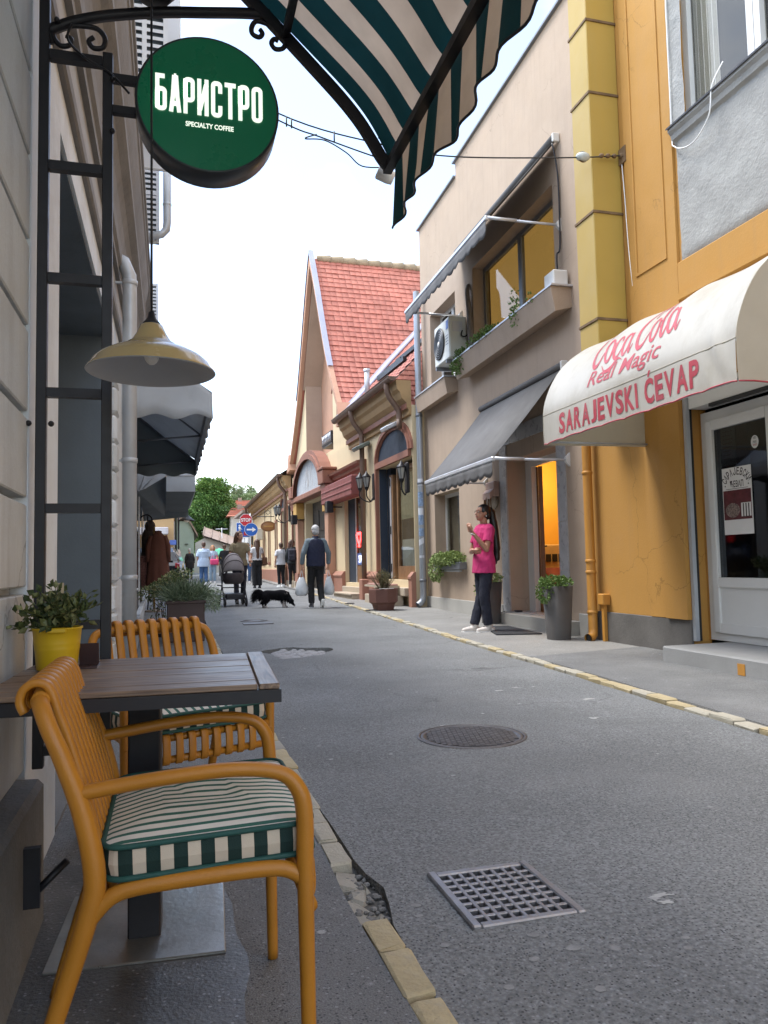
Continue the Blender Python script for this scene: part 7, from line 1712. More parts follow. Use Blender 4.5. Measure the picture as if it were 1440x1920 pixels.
def person(lab, at, rz, H=1.70, pose=None, top=None, legs=None, shoes=None, hair=None, skin=M_skin, voxel=.012, sleeve=.35, male=False, hairlen=0.0, tail=False, hem=.80, legw=1.0, topw=1.0, group=None, head_turn=0.0, face=True, lean=0.0, vest=None, curl=(.5, .5), headpitch=0.0):
    s = H/1.70; P = {'el': {}, 'wr': {}, 'kn': {}, 'an': {}, 'hd': {}, 'pn': {}}
    for q in (1, -1):
        P['el'][q] = (q*.225, -.02, 1.13); P['wr'][q] = (q*.235, .05, .88); P['kn'][q] = (q*.085, .02, .48); P['an'][q] = (q*.088, -.02, .085); P['hd'][q] = (0, .12, -1); P['pn'][q] = (-q, .2, 0)
    for k, v in (pose or {}).items(): P[k].update(v)
    V = lambda p: Vector(p)*s
    def ln(p):  # forward lean of everything above the hips
        p = Vector(p); 
        if p.z > .95: p.y += (p.z-.95)*lean
        return p
    V = lambda p: ln(p)*s
    t = thing('person', lab, 'person', (0, 0, 0), W, group)
    sh = .178 if male else .158
    # -- body, one continuous surface
    mb = MB()
    tors = [(0, 0, .84, .13, .09), (0, 0, .92, .155, .105), (0, .0, 1.06, .125, .09), (0, .0, 1.20, .14, .10), (0, -.005, 1.33, .165, .105), (0, -.01, 1.40, .14, .085), (0, -.01, 1.44, .06, .06)]
    mb.loft([(*(V((a, b, c))), d*s, e*s) for a, b, c, d, e in tors], 16)
    N0 = V((0, -.012, 1.41)); Hc = V((0, .018, 1.60)); HR = Matrix.Rotation(head_turn, 3, 'Z') @ Matrix.Rotation(headpitch, 3, 'X')
    mb.tube([N0, V((0, 0, 1.47)), Hc-Vector((0, .015, .06))*s], [.056*s, .050*s, .052*s], 12)
    hp = lambda p: Hc+HR @ (Vector(p)*s)
    mb.ell(hp((0, -.008, .022)), (.074*s, .094*s, .088*s), rot=HR, nu=18, nv=12)
    mb.ell(hp((0, .028, -.035)), (.056*s, .062*s, .075*s), rot=HR, nu=16, nv=10)
    mb.ell(hp((0, .060, -.085)), (.026*s, .024*s, .022*s), rot=HR)
    mb.tube([hp((0, .080, .015)), hp((0, .094, -.010)), hp((0, .106, -.026)), hp((0, .088, -.036))], [.010*s, .011*s, .013*s, .010*s], 8, round_cap=True)
    mb.ell(hp((0, .084, -.058)), (.022*s, .010*s, .010*s), rot=HR)
    for q in (1, -1): mb.ell(hp((q*.075, -.005, -.008)), (.010*s, .020*s, .031*s), rot=HR); mb.ell(hp((q*.030, .074, .022)), (.022*s, .012*s, .009*s), rot=HR)
    for q in (1, -1):
        S0 = V((q*(sh-.01), -.01, 1.375)); E0 = V(P['el'][q]); W0 = V(P['wr'][q])
        mb.tube([S0, S0.lerp(E0, .3), E0], [.050*s, .044*s, .036*s], 10, round_cap=True)
        mb.tube([E0, E0.lerp(W0, .3), W0], [.036*s, .037*s, .024*s], 10, round_cap=True)
        hand(mb, W0, Vector(P['hd'][q]), Vector(P['pn'][q]), s*(1.05 if male else .95), curl[0] if q == 1 else curl[1], q)
        h0 = V((q*.085, 0, .90)); k0 = V(P['kn'][q]); a0 = V(P['an'][q])
        mb.tube([h0, h0.lerp(k0, .4), k0], [.088*s, .078*s, .054*s], 12, round_cap=True)
        mb.tube([k0, k0.lerp(a0, .3), a0], [.052*s, .052*s, .034*s], 10, round_cap=True)
        f = (a0-k0).normalized(); fw = Vector((0, 1, 0)) if abs(f.z) > .75 else Vector((0, .75, f.y*.0-.65 if a0.y < k0.y-.1 else .3)).normalized()
        fk = .62 if shoes else 1
        mb.tube([a0-fw*.03*s-Vector((0, 0, .040))*s, a0+fw*.06*s-Vector((0, 0, .048))*s, a0+fw*.13*s-Vector((0, 0, .055))*s], [.034*s*fk, .036*s*fk, .028*s*fk], 10, round_cap=True)
    addmesh('body', solid(mb, voxel, 2), skin, t)
    # -- trousers
    if legs:
        mb = MB(); tt = [(0, 0, .80, .135, .10), (0, 0, .92, .166, .116), (0, 0, 1.02, .140, .102)]
        mb.loft([(*V((a, b, c)), d*s, e*s) for a, b, c, d, e in tt], 16)
        for q in (1, -1):
            h0 = V((q*.083, 0, .90)); k0 = V(P['kn'][q]); a0 = V(P['an'][q]); f = (a0-k0).normalized()
            mb.tube([h0, h0.lerp(k0, .45), k0], [.100*s, (.085+.012*(legw-1))*s, .064*s*legw], 14)
            mb.tube([k0-f*.02, k0.lerp(a0, .5), a0-f*.012], [.064*s*legw, .060*s*legw, .056*s*legw], 14)
        addmesh('trousers', creased(solid(mb, voxel, 2), .006*s, 1.5), legs, t)
    # -- shoes
    if shoes:
        for q in (1, -1):
            mb = MB(); k0 = V(P['kn'][q]); a0 = V(P['an'][q]); f = (a0-k0).normalized(); lift = a0.z/s > .13
            fw = Vector((0, .55, -.83)) if lift else Vector((0, 1, 0)); up = Vector((0, .83, .55)) if lift else Vector((0, 0, 1))
            b = a0-up*.052*s
            mb.tube([a0-fw*.02*s, a0-up*.03*s+fw*.01*s], [.044*s, .047*s], 12, round_cap=True)
            mb.tube([b-fw*.06*s, b, b+fw*.08*s-up*.002*s, b+fw*.155*s-up*.006*s], [.034*s, .040*s, .041*s, .031*s], 12, round_cap=True)
            m0 = addmesh('shoe', solid(mb, voxel*.8, 1), shoes, t)
            m = MB(); bb = b-up*.026*s
            m.tube([bb-fw*.085*s, bb, bb+fw*.08*s, bb+fw*.18*s], [.036*s, .042*s, .045*s, .030*s], 12, sq=(.34, 1.0)); o = m.build('sole', M_white if shoes is not M_black else M_dark, m0)
    # -- top
    if top:
        mb = MB(); k = topw
        tt = [(0, 0, hem, .200*k, .146*k), (0, 0, .96, .188*k, .138*k), (0, 0, 1.08, .156*k, .118*k), (0, .004, 1.22, .164*k, .128*k), (0, -.003, 1.33, .186*k, .126*k), (0, -.010, 1.40, .172, .106), (0, -.012, 1.435, .110, .086), (0, -.012, 1.452, .082, .072)]
        mb.loft([(*V((a, b, c)), d*s, e*s) for a, b, c, d, e in tt], 18)
        for q in (1, -1):
            S0 = V((q*(sh-.012), -.01, 1.372)); E0 = V(P['el'][q]); W0 = V(P['wr'][q]); a = sleeve
            mb.ell(S0-Vector((q*.02*s, 0, 0)), (.082*s, .074*s, .074*s))
            if a <= 1: mb.tube([S0, S0.lerp(E0, min(1, a*.6)), S0.lerp(E0, a)], [.071*s, .068*s*k, .066*s*k], 12)
            else: mb.tube([S0, S0.lerp(E0, .5), E0], [.070*s, .062*s*k, .054*s*k], 12, round_cap=True); mb.tube([E0, E0.lerp(W0, (a-1)*.5), E0.lerp(W0, a-1)], [.053*s*k, .049*s, .042*s], 12)
        addmesh('top', creased(solid(mb, voxel, 1), .008*s), top, t)
    if vest:
        mb = MB(); tt = [(0, 0, .86, .205, .152), (0, 0, .98, .200, .150), (0, 0, 1.2, .198, .150), (0, 0, 1.33, .200, .142), (0, -.01, 1.40, .165, .115), (0, -.012, 1.45, .075, .075), (0, -.012, 1.485, .07, .07)]
        mb.loft([(*V((a, b, c)), d*s, e*s) for a, b, c, d, e in tt], 18); addmesh('vest', creased(solid(mb, voxel, 1), .008*s), vest, t)
    # -- hair
    if hair:
        mb = MB(); mb.ell(hp((0, -.022, .036)), (.085*s, .102*s, .093*s), rot=HR, nu=18, nv=12); mb.ell(hp((0, -.055, -.015)), (.079*s, .068*s, .078*s), rot=HR)
        if hairlen:
            for q in (1, -1): mb.tube([hp((q*.05, -.02, .07)), hp((q*.080, -.03, .0)), hp((q*.078, -.045, -.10)), hp((q*.072, -.06, -.16-hairlen*.5))], [.03*s, .034*s, .034*s, .024*s], 8, round_cap=True)
            mb.tube([hp((0, -.07, .03)), hp((0, -.095, -.08)), hp((0, -.115, -.2)), hp((0, -.12, -.18-hairlen))], [.07*s, .075*s, .078*s, .05*s], 12, sq=(1.0, .55), round_cap=True)
        h0 = solid(mb, voxel*.8, 1)
        # clear the face: hair in front of the brow is pushed back behind the skin
        inv = HR.inverted()
        for v in h0.vertices:
            p = inv @ (v.co-Hc)/s
            if p.y > .045 and p.z < .075: p.y = .045-(p.y-.045)*.2; v.co = Hc+HR @ (p*s)
            elif p.y > .01 and abs(p.x) < .09 and p.z < -.0 and not hairlen: p.y = .0; v.co = Hc+HR @ (p*s)
        addmesh('hair', h0, hair, t)
    if tail:
        m = MB(); m.tube(spline([hp((0, -.08, .06)), hp((0, -.135, .03)), hp((0, -.170, -.08)), hp((0, -.205, -.22)), hp((0, -.240, -.40)), hp((0, -.265, -.56)), hp((0, -.255, -.66))], 5), [.026*s]*2+[.050*s]*9+[.056*s]*12+[.044*s]*5+[.018*s]*3, 10, round_cap=True); m.build('ponytail', hair, t)
    if face:
        for q in (1, -1):
            m = MB(); m.ell(hp((q*.030, .0795, .008)), (.0125*s, .007*s, .006*s), rot=HR, nu=10, nv=7); e = m.build('eye', M_eye, t)
            m = MB(); m.ell(hp((q*.030, .0850, .008)), (.005*s, .003*s, .005*s), rot=HR, nu=8, nv=6); m.build('iris', M_iris, e)
            m = MB(); m.tube([hp((q*.046, .074, .030)), hp((q*.030, .085, .034)), hp((q*.014, .086, .029))], .0035*s, 5); m.build('eyebrow', hair or M_iris, t)
        m = MB(); m.tube([hp((-.022, .086, -.058)), hp((-.008, .0945, -.054)), hp((.008, .0945, -.054)), hp((.022, .086, -.058))], .0045*s, 6); m.tube([hp((-.018, .087, -.062)), hp((0, .0945, -.065)), hp((.018, .087, -.062))], .005*s, 6); m.build('lips', M_lip, t)
    t.matrix_world = Matrix.Translation(at) @ Matrix.Rotation(rz, 4, 'Z')
    t['_s'] = s
    return t, hp, V, HR
def fin(t):
    if '_s' in t: del t['_s']
M_navyc = cloth('navy_trousers', (.012, .014, .028)); M_blk = cloth('black_cloth', (.012, .012, .014)); M_jean = cloth('blue_denim', (.05, .11, .24), .25)
M_blackhair = mat('black_hair', (.010, .009, .010), .38, .3, 60, spec=.5); M_brownhair = mat('brown_hair', (.075, .035, .02), .45, .3, 60); M_greyhair = mat('grey_hair', (.42, .42, .42), .6, .25, 60)
# ---- woman in pink, side view, one hand raised
t, hp, V, HR = person('woman in a bright pink tunic standing by the beige doorway with raised hand', (4.14, 9.80, .022), R(97), 1.715,
    pose={'el': {-1: (-.205, .075, 1.10), 1: (.215, .07, 1.08)}, 'wr': {-1: (-.165, .26, 1.325), 1: (-.06, .20, 1.10)}, 'hd': {-1: (.05, .45, .8), 1: (-1, -.25, -.05)}, 'pn': {-1: (.6, -.8, .4), 1: (0, -1, .1)},
          'kn': {-1: (-.078, .05, .48), 1: (.078, .01, .48)}, 'an': {-1: (-.08, .0, .085), 1: (.085, .13, .085)}},
    top=cloth('pink_tunic', (.50, .028, .145)), legs=M_navyc, shoes=mat('white_shoe', (.62, .57, .53), .55, .1, 12), hair=M_blackhair, skin=M_skin2, voxel=.0065, sleeve=.62, hem=.79, legw=1.12, tail=True, headpitch=R(6), curl=(.75, .26), lean=-.03)
m = MB()
for q in (1, -1):
    m.tube([hp((q*.031+.021*math.cos(a), .094, .008+.017*math.sin(a))) for a in [i*.5236 for i in range(12)]], .0018, 4, closed=True); m.tube([hp((q*.052, .092, .012)), hp((q*.072, .05, .014)), hp((q*.076, .0, .012))], .0018, 4)
m.tube([hp((-.01, .096, .010)), hp((.01, .096, .010))], .0018, 4); m.build('glasses', M_iris, t)
m = MB(); wr = V((-.165, .26, 1.325)); m.tube([wr+Vector((.033*math.cos(a), .028*math.sin(a)*.9, .012*math.sin(a)-.022)) for a in [i*.5236 for i in range(12)]], .006, 6, closed=True); m.build('bracelet', M_white, t)
m = MB(); m.ell(hp((-.086, -.012, -.042)), (.004, .006, .012)); m.build('earring', M_white, t); fin(t)
# ---- grey haired man walking away with two bags
mx_, my_ = 2.99, 16.17; mz_ = gz(my_)+.005
t, hp, V, HR = person('grey haired man in a navy vest walking away with plastic bags', (mx_, my_, mz_), R(4), 1.73, male=True,
    pose={'el': {1: (.27, -.03, 1.13), -1: (-.27, -.03, 1.13)}, 'wr': {1: (.285, .05, .90), -1: (-.29, .04, .90)}, 'hd': {1: (0, .05, -1), -1: (0, .05, -1)}, 'kn': {1: (.09, .02, .47), -1: (-.085, .10, .50)}, 'an': {1: (.085, -.14, .15), -1: (-.085, .06, .085)}},
    top=cloth('grey_blue_shirt', (.14, .18, .21)), legs=M_blk, shoes=mat('dark_shoe', (.06, .06, .065), .5), hair=M_greyhair, voxel=.0095, sleeve=1.95, hem=.88, vest=cloth('navy_vest', (.014, .018, .045)), curl=(1.0, 1.0), legw=1.15, topw=1.02); fin(t)
MT = t.matrix_world.copy(); M_bag = mat('white_plastic_bag', (.62, .65, .68), .35, .12, 9, bump=.5, bscale=22, trans=0.0)
for q, lab, zb in ((-1, 'full white plastic bag in the left hand of the walking man', .44), (1, 'white plastic bag in the right hand of the walking man', .42)):
    b = thing('plastic_bag', lab, 'bag', (q*.30, .06, .25), Frame())
    m = MB(); n = 18; rings = []
    for (z, rx, ry) in ((.0, .03, .03), (.005, .10, .08), (.06, .145, .12), (.16, .135, .11), (.27, .10, .075), (.34, .065, .03), (.37, .05, .012)):
        rings.append([(q*.30+rx*(.92 if q > 0 else 1.15)*math.cos(a)*(1+.08*math.sin(5*a+z*20)), .06+ry*math.sin(a)*(1+.1*math.sin(4*a+z*17)), .16+z*1.25) for a in [2*math.pi*i/n for i in range(n)]])
    m.add([p for r in rings for p in r], [(k*n+i, k*n+(i+1) % n, (k+1)*n+(i+1) % n, (k+1)*n+i) for k in range(6) for i in range(n)]+[tuple(range(n-1, -1, -1)), tuple(6*n+i for i in range(n))], None, True); m.build('bag_body', M_bag, b)
    m = MB()
    for o in (-.045, .045): m.tube([(q*.30+o, .06, .61), (q*.295+o*.4, .06, .73), (q*.29, .055, .83)], [.012, .007, .006], 6)
    m.build('handle', M_bag, b); b.matrix_world = MT @ Matrix.Translation(BASE[b.name]) @ Matrix.Translation((0, 0, .58)) @ Matrix.Scale(.86, 4) @ Matrix.Translation((0, 0, -.58))
# ---- woman behind the pram
t, hp, V, HR = person('long haired woman in an olive tee shirt pushing the grey pram', (1.60, 18.55, gz(18.5)+.005), R(182), 1.70,
    pose={'el': {1: (.24, .06, 1.13), -1: (-.24, .06, 1.13)}, 'wr': {1: (.20, .30, 1.02), -1: (-.20, .30, 1.02)}, 'hd': {1: (-.1, 1, -.1), -1: (.1, 1, -.1)}, 'pn': {1: (0, -.2, -1), -1: (0, -.2, -1)}, 'an': {1: (.085, .12, .085), -1: (-.085, -.14, .10)}},
    top=cloth('olive_tee', (.20, .16, .095)), legs=M_navyc, shoes=M_black, hair=M_brownhair, voxel=.0095, sleeve=.62, hem=.90, hairlen=.26, head_turn=R(38), curl=(1.2, 1.2)); fin(t)
# ---- others in the street
def walker(lab, u, y, H, rz, **k):
    x = AY(u, 1080, y).x; r = person(lab, (x, y, (gz(y)+(.022 if x > kx(y) else .005))), R(rz), H, voxel=.014, face=k.pop('face', False), **k); fin(r[0]); return r
ppl = 'people walking in the street'
a = walker('long haired woman in black trousers with a brown shoulder bag', 482, 27.7, 1.72, 8, top=cloth('white_top', (.55, .54, .54)), legs=M_blk, shoes=M_black, hair=mat('long_brown_hair', (.10, .05, .03), .4, .3, 60), hairlen=.42, sleeve=.6, legw=1.5, hem=1.0, group=ppl)
MT = a[0].matrix_world.copy()
b = thing('shoulder_bag', 'brown shoulder bag carried by the long haired woman', 'bag', (.28, 0, .9), W)
m = MB(); m.box(.18, -.13, .80, .36, .17, 1.10, bev=.04); m.box(.178, -.135, .84, .362, .175, .88, bev=.004); m.build('bag_body', mat('brown_leather', (.13, .055, .025), .5, .25, 8), b)
m = MB(); m.tube(spline([(.24, -.1, 1.08), (.20, -.10, 1.3), (.13, -.02, 1.44), (.20, .12, 1.28), (.25, .15, 1.08)], 5), .012, 6); m.build('strap', MATS['brown_leather'], b); b.matrix_world = MT @ Matrix.Translation(BASE[b.name])
a = walker('person in a white tee shirt and black trousers with a dark backpack strap', 527, 28.2, 1.60, 20, top=cloth('white_tee', (.62, .62, .64)), legs=M_blk, shoes=M_white, hair=M_brownhair, sleeve=.7, hem=.86, male=True, group=ppl, topw=1.1)
m = MB(); m.tube(spline([V((.10, .10, 1.28)), V((.13, .0, 1.43)), V((.15, -.12, 1.25)), V((.13, -.14, 1.0))], 5), .02, 6); m.build('strap', M_navyc, a[0])
a = walker('woman in black with a backpack turning her head near the shopfront', 549, 27.0, 1.66, -12, top=cloth('charcoal_jacket', (.03, .034, .036)), legs=M_blk, shoes=M_white, hair=M_brownhair, sleeve=1.9, hem=.86, head_turn=R(-58), face=True, group=ppl, pose={'el': {1: (.25, .04, 1.12)}, 'wr': {1: (.22, .26, 1.05)}}, hairlen=.05)
MT = a[0].matrix_world.copy()
b = thing('backpack', 'dark backpack on the back of the woman in black', 'backpack', (0, -.2, 1.1), W)
m = MB(); m.box(-.15, -.30, .93, .15, -.115, 1.36, bev=.06); m.build('bag_body', cloth('dark_nylon', (.025, .025, .04)), b); m = MB(); m.box(-.11, -.335, .96, .11, -.295, 1.14, bev=.02); m.build('pocket', cloth('dark_nylon', (.025, .025, .04)), b); b.matrix_world = MT @ Matrix.Translation(BASE[b.name])
walker('man in a loose pale blue shirt and jeans walking away', 382, 32.0, 1.74, 3, top=cloth('pale_blue_shirt', (.42, .52, .66), .08), legs=M_jean, shoes=M_white, hair=M_brownhair, sleeve=.98, hem=.74, topw=1.28, legw=1.2, male=True, group=ppl, pose={'an': {1: (.085, -.12, .11)}})
a = walker('blonde woman in light blue walking towards the camera with a pink bag', 399, 35.0, 1.66, 178, top=cloth('light_blue_top', (.35, .42, .52)), legs=cloth('pale_denim', (.24, .33, .42)), shoes=M_white, hair=mat('blonde_hair', (.42, .22, .09), .5, .3, 60), hairlen=.06, sleeve=.6, face=True, group=ppl, legw=1.2)
MT = a[0].matrix_world.copy(); b = thing('pink_bag', 'bright pink bag held in front by the blonde woman', 'bag', (-.1, .2, .95), W)
m = MB(); m.box(-.26, .14, .80, .12, .26, 1.06, bev=.05); m.build('bag_body', cloth('pink_cloth', (.62, .06, .17)), b); m = MB(); m.tube(spline([(-.2, .2, 1.05), (-.15, .1, 1.2), (0, .12, 1.2), (.05, .2, 1.05)], 5), .012, 6); m.build('handle', cloth('pink_cloth', (.6, .06, .17)), b); b.matrix_world = MT @ Matrix.Translation(BASE[b.name])
walker('stooped person in a black coat far down the street', 356, 42.0, 1.62, 5, top=cloth('black_coat', (.014, .014, .016)), legs=M_blk, shoes=M_black, hair=M_greyhair, sleeve=1.9, hem=.62, topw=1.2, group=ppl, lean=.18)
walker('person in a white shirt and jeans with a dark bag beside the pram', 464, 33.5, 1.72, 184, top=cloth('white_shirt', (.50, .52, .52)), legs=M_jean, shoes=M_white, hair=M_blackhair, sleeve=.7, face=True, hem=.84, group=ppl, topw=1.15)
walker('person in dark clothes walking just behind the white shirted one', 471, 36.0, 1.72, 185, top=M_blk, legs=M_jean, shoes=M_black, hair=M_blackhair, sleeve=1.9, face=True, group=ppl)
walker('person in dark clothes half hidden left of the woman with the pram', 421, 38.0, 1.72, 3, top=M_blk, legs=M_blk, shoes=M_black, hair=M_brownhair, sleeve=1.9, group=ppl)
# ---- pram, front towards the camera
PF = Frame(1.385, 17.75, gz(17.7)+.004, R(184)); M_hood = cloth('grey_pram_cloth', (.20, .18, .185), .08); M_hood2 = cloth('brown_pram_cloth', (.065, .052, .055)); M_tyre = mat('tyre', (.02, .02, .022), .8)
t = thing('pram', 'grey hooded pram with black frame and basket pushed towards the camera', 'pram', (0, 0, 0), PF)
def hood(u, v, k=1.0):
    a = math.pi*u; b = R(-12+112*v); return (.235*math.cos(a)*k, (-.12+.36*math.cos(b)*1.0)*1.0, .74+ (.10 if False else 0)+math.sin(a)*(.30*math.sin(max(0.12, b))+.10))
def hoodp(u, v):
    a = math.pi*u; ang = R(8+86*v)
    return (.238*math.cos(a), -.02+.34*math.cos(ang)*math.sin(a)**.6, .74+.46*math.sin(ang)*math.sin(a)**.75+.004*math.sin(v*math.pi*6))
m = MB(); m.grid(hoodp, 24, 18, thick=.006); m.build('hood', M_hood, t)
for v in (.0, .36, .68, 1.0): m = MB(); m.tube([hoodp(i/24, v) for i in range(25)], .009, 6); m.build('hood_rib', M_hood2, t)
m = MB(); m.loft([(0, -.02, .50, .18, .26), (0, -.02, .56, .225, .33), (0, -.02, .70, .238, .345), (0, -.02, .745, .24, .35)], 22); m.build('carrycot', M_hood2, t)
m = MB()
for q in (1, -1):
    m.tube([(q*.25, .34, .13), (q*.25, .06, .42), (q*.25, -.30, .86), (q*.23, -.48, 1.03)], .014, 8); m.tube([(q*.25, -.34, .15), (q*.25, .0, .48), (q*.245, .06, .60)], .014, 8)
m.tube([(-.23, -.48, 1.03), (.23, -.48, 1.03)], .015, 8); m.tube([(-.25, .06, .42), (.25, .06, .42)], .012, 6); m.tube([(-.25, .3, .17), (.25, .3, .17)], .012, 6); m.tube([(-.25, -.34, .15), (.25, -.34, .15)], .012, 6); m.build('frame', M_black, t)
m = MB(); m.box(-.21, -.26, .16, .21, .27, .29, bev=.03); m.build('basket', M_black, t)
m = MB(); m.tube([(.25, .0, .46), (.36, .02, .48)], .014, 6); m.build('cup_holder', M_black, t)
for q in (1, -1):
    for yy, r_ in ((.34, .105), (-.36, .13)):
        Mx = Matrix.Translation((q*(.27 if yy < 0 else .235), yy, r_)) @ Matrix.Rotation(R(90), 4, 'Y')
        m = MB(); m.tube([Mx @ Vector(((r_-.02)*math.cos(a), (r_-.02)*math.sin(a), 0)) for a in [i*.3142 for i in range(20)]], .021, 8, closed=True); wh = m.build('wheel', M_tyre, t)
        m = MB(); m.lathe([(0, -.012), (.03, -.015), (.032, .015), (0, .016)], 12, M=Mx)
        for a in range(5): m.tube([Mx @ Vector((0, 0, 0)), Mx @ Vector(((r_-.02)*math.cos(a*1.257), (r_-.02)*math.sin(a*1.257), 0))], .008, 5)
        m.build('rim', M_alu, wh)
# ---- dog
DX, DY = 2.18, 16.62; DZ_ = gz(DY)+.004
M_fur = mat('black_fur', (.008, .008, .010), .95, .4, 40, spec=.12); M_furw = mat('white_fur', (.42, .38, .35), .8, .2, 40)
t = thing('dog', 'long haired black dog with white patches sniffing the road', 'dog', (0, 0, 0))
mb = MB()
mb.tube([(-.30, 0, .335), (-.20, 0, .335), (-.02, 0, .325), (.14, 0, .325), (.26, 0, .33)], [.085, .112, .108, .125, .105], 14, round_cap=True)
mb.tube([(.24, 0, .335), (.32, 0, .27), (.375, 0, .19)], [.088, .072, .062], 12, round_cap=True)
mb.ell((.395, 0, .155), (.075, .06, .068)); mb.tube([(.40, 0, .14), (.445, 0, .085), (.475, 0, .045)], [.045, .034, .024], 10, round_cap=True)
for q in (1, -1):
    mb.tube([(.385, q*.055, .20), (.36, q*.078, .16), (.35, q*.072, .10)], [.028, .026, .012], 8, round_cap=True)
    f = .03 if q > 0 else -.03
    mb.tube([(.22+f, q*.065, .28), (.215+f, q*.07, .16), (.225+f, q*.07, .05)], [.052, .033, .024], 10, round_cap=True); mb.tube([(.225+f, q*.07, .028), (.265+f, q*.07, .022)], [.026, .024], 8, round_cap=True)
    g_ = -.04 if q > 0 else .02
    mb.tube([(-.25+g_, q*.06, .30), (-.19+g_, q*.075, .215), (-.275+g_, q*.075, .125), (-.262+g_, q*.075, .045)], [.085, .056, .030, .023], 10, round_cap=True); mb.tube([(-.262+g_, q*.075, .027), (-.222+g_, q*.075, .022)], [.026, .024], 8, round_cap=True)
mb.tube(spline([(-.32, 0, .37), (-.38, 0, .41), (-.44, 0, .39), (-.48, 0, .31), (-.49, 0, .23)], 4), [.05, .05, .055, .06, .06, .06, .06, .062, .062, .06, .06, .055, .05, .045, .04, .03, .02], 8, round_cap=True)
bodym = solid(mb, .008, 2); o = addmesh('body', bodym, [M_fur, M_furw], t)
for p in bodym.polygons:
    c = p.center
    w_ = (c.z < .15 and .17 < c.x < .31) or (c.z < .06 and c.x < -.1) or (.25 < c.x < .33 and c.z > .345 and abs(c.y) < .05) or (c.x > .45 and c.z < .05)
    p.material_index = 1 if w_ else 0
m = MB(); vv = list(bodym.vertices); random.shuffle(vv)
for v in vv[:5200]:
    c = v.co; n_ = v.normal
    if c.z < .12 or c.x > .33: continue
    L_ = .045+(.015 if c.z < .28 else 0)+(.06 if c.x < -.33 else 0)+(.02 if c.x < -.2 and c.z < .32 else 0)
    d = n_*.55+Vector((-.55, 0, -.75 if c.x > -.34 else -.5))+rdir()*.25
    m.mi = 1 if (.24 < c.x < .32 and c.z > .36 and random.random() < .6) or (.2 < c.x < .28 and c.z < .2) else 0
    leafmesh(m, c-n_*.005, d, n_, L_*random.uniform(.6, 1.2), .012)
m.build('fur', [M_fur, M_furw], t, fix=False)
m = MB(); m.ell((.486, 0, .046), (.014, .014, .012)); m.build('nose', M_black, t)
for q in (1, -1): m = MB(); m.ell((.432, q*.045, .155), (.007, .007, .008)); m.build('eye', M_iris, t)
t.matrix_world = Matrix.Translation((DX, DY, DZ_)) @ Matrix.Rotation(R(-6), 4, 'Z') @ Matrix.Scale(.86, 4)
# ================================================================== FAR END OF THE STREET
M_fy = mat('far_yellow_render', (.50, .34, .17), .85, .08, 1.2, dirt=.3, dirtcol=(.36, .26, .14), streak=.2)
M_fg = mat('far_green_render', (.30, .38, .32), .85, .06, 1, dirt=.2)
M_fw = mat('far_pale_render', (.50, .47, .41), .85, .08, 1, dirt=.3)
M_fr = mat('far_red_tiles', (.40, .14, .09), .8, .25, 1.5, dirt=.4, dirtcol=(.5, .3, .22))
M_fbr = mat('far_brown_tiles', (.26, .19, .15), .85, .25, 2, dirt=.4)
# yellow corner house
yx = AY(326, 1050, 37).x
t = thing('yellow_house', 'yellow ochre two storey corner house at the end of the left side', 'building', (-2, 38, .3))
m = MB(); m.box(-9, 37, -.2, yx, 52, 8.2); m.build('wall', M_fy, t)
zb = AY(300, 962, 37).z
m = MB(); m.box(-9, 36.9, zb-.1, yx+.08, 36.999, zb+.1); m.box(yx+.001, 36.9, zb-.1, yx+.08, 52, zb+.1); m.build('string_course', M_fy, t)
for a in (-.9, -.35): m = MB(); m.box(a, 36.95, zb+.1, a+.08, 36.999, 7.6); m.build('pilaster', M_fy, t)
for a in (-1.5,):
    w_ = MB(); w_.box(a-.5, 36.93, 1.2, a+.4, 36.999, 3.0); f = w_.build('window', M_pvc, t); m = MB(); m.box(a-.42, 36.92, 1.28, a+.32, 36.929, 2.92); m.build('pane', M_dkglass, f)
for b in (39.2, 42.5, 46):
    w_ = MB(); w_.box(yx, b, 1.3, yx+.06, b+1.2, 3.3); f = w_.build('window', mat('pale_shutter', (.45, .48, .5), .6), t); m = MB(); m.box(yx+.061, b+.1, 2.6, yx+.065, b+1.1, 3.2); m.build('pane', M_dkglass, f)
m = MB(); m.tube([(yx+.1, 37.4, .2), (yx+.1, 37.4, 8)], .06, 8); m.tube([(yx+.1, 51.5, .2), (yx+.1, 51.5, 8)], .07, 8); m.build('downpipe', mat('dark_green_pipe', (.05, .07, .06), .5), t)
m = MB(); m.box(-1.4, 36.2, AY(300, 1003, 37).z, -.05, 36.9, AY(300, 990, 37).z, bev=.03); m.build('shop_awning', mat('white_canvas', (.55, .53, .55), .8), t)
m = MB(); m.box(.0, 36.75, AY(315, 1022, 37).z, .30, 36.95, AY(315, 1013, 37).z, bev=.01); m.build('blue_plaque', mat('blue_plaque', (.08, .14, .42), .5), t)
# green house
gx0 = AY(344, 1050, 54).x; gx1 = AY(364, 1050, 54).x
t = thing('green_house', 'narrow pale green house with dark pointed roof beyond the yellow house', 'building', (gx0, 55, .4))
zt_ = AY(350, 975, 54).z; zt2 = AY(364, 1000, 54).z
m = MB(); m.prism([(-8, -.2), (gx1, -.2), (gx1, zt2), (gx0+.35, zt_), (-8, zt_)], 1, 54, 66); m.build('wall', M_fg, t)
m = MB(); m.prism([(gx1+.25, zt2-.25), (gx1+.25, zt2-.05), (gx0+.3, zt_+.2), (-8, zt_+.2), (-8, zt_), (gx0+.3, zt_)], 1, 53.8, 66.2); m.build('roof', M_fbr, t)
for z in (1.4, 2.6): m = MB(); m.box(gx0+.1, 53.9, z, gx0+.32, 53.999, z+.05); m.build('wall_bracket', M_dark, t)
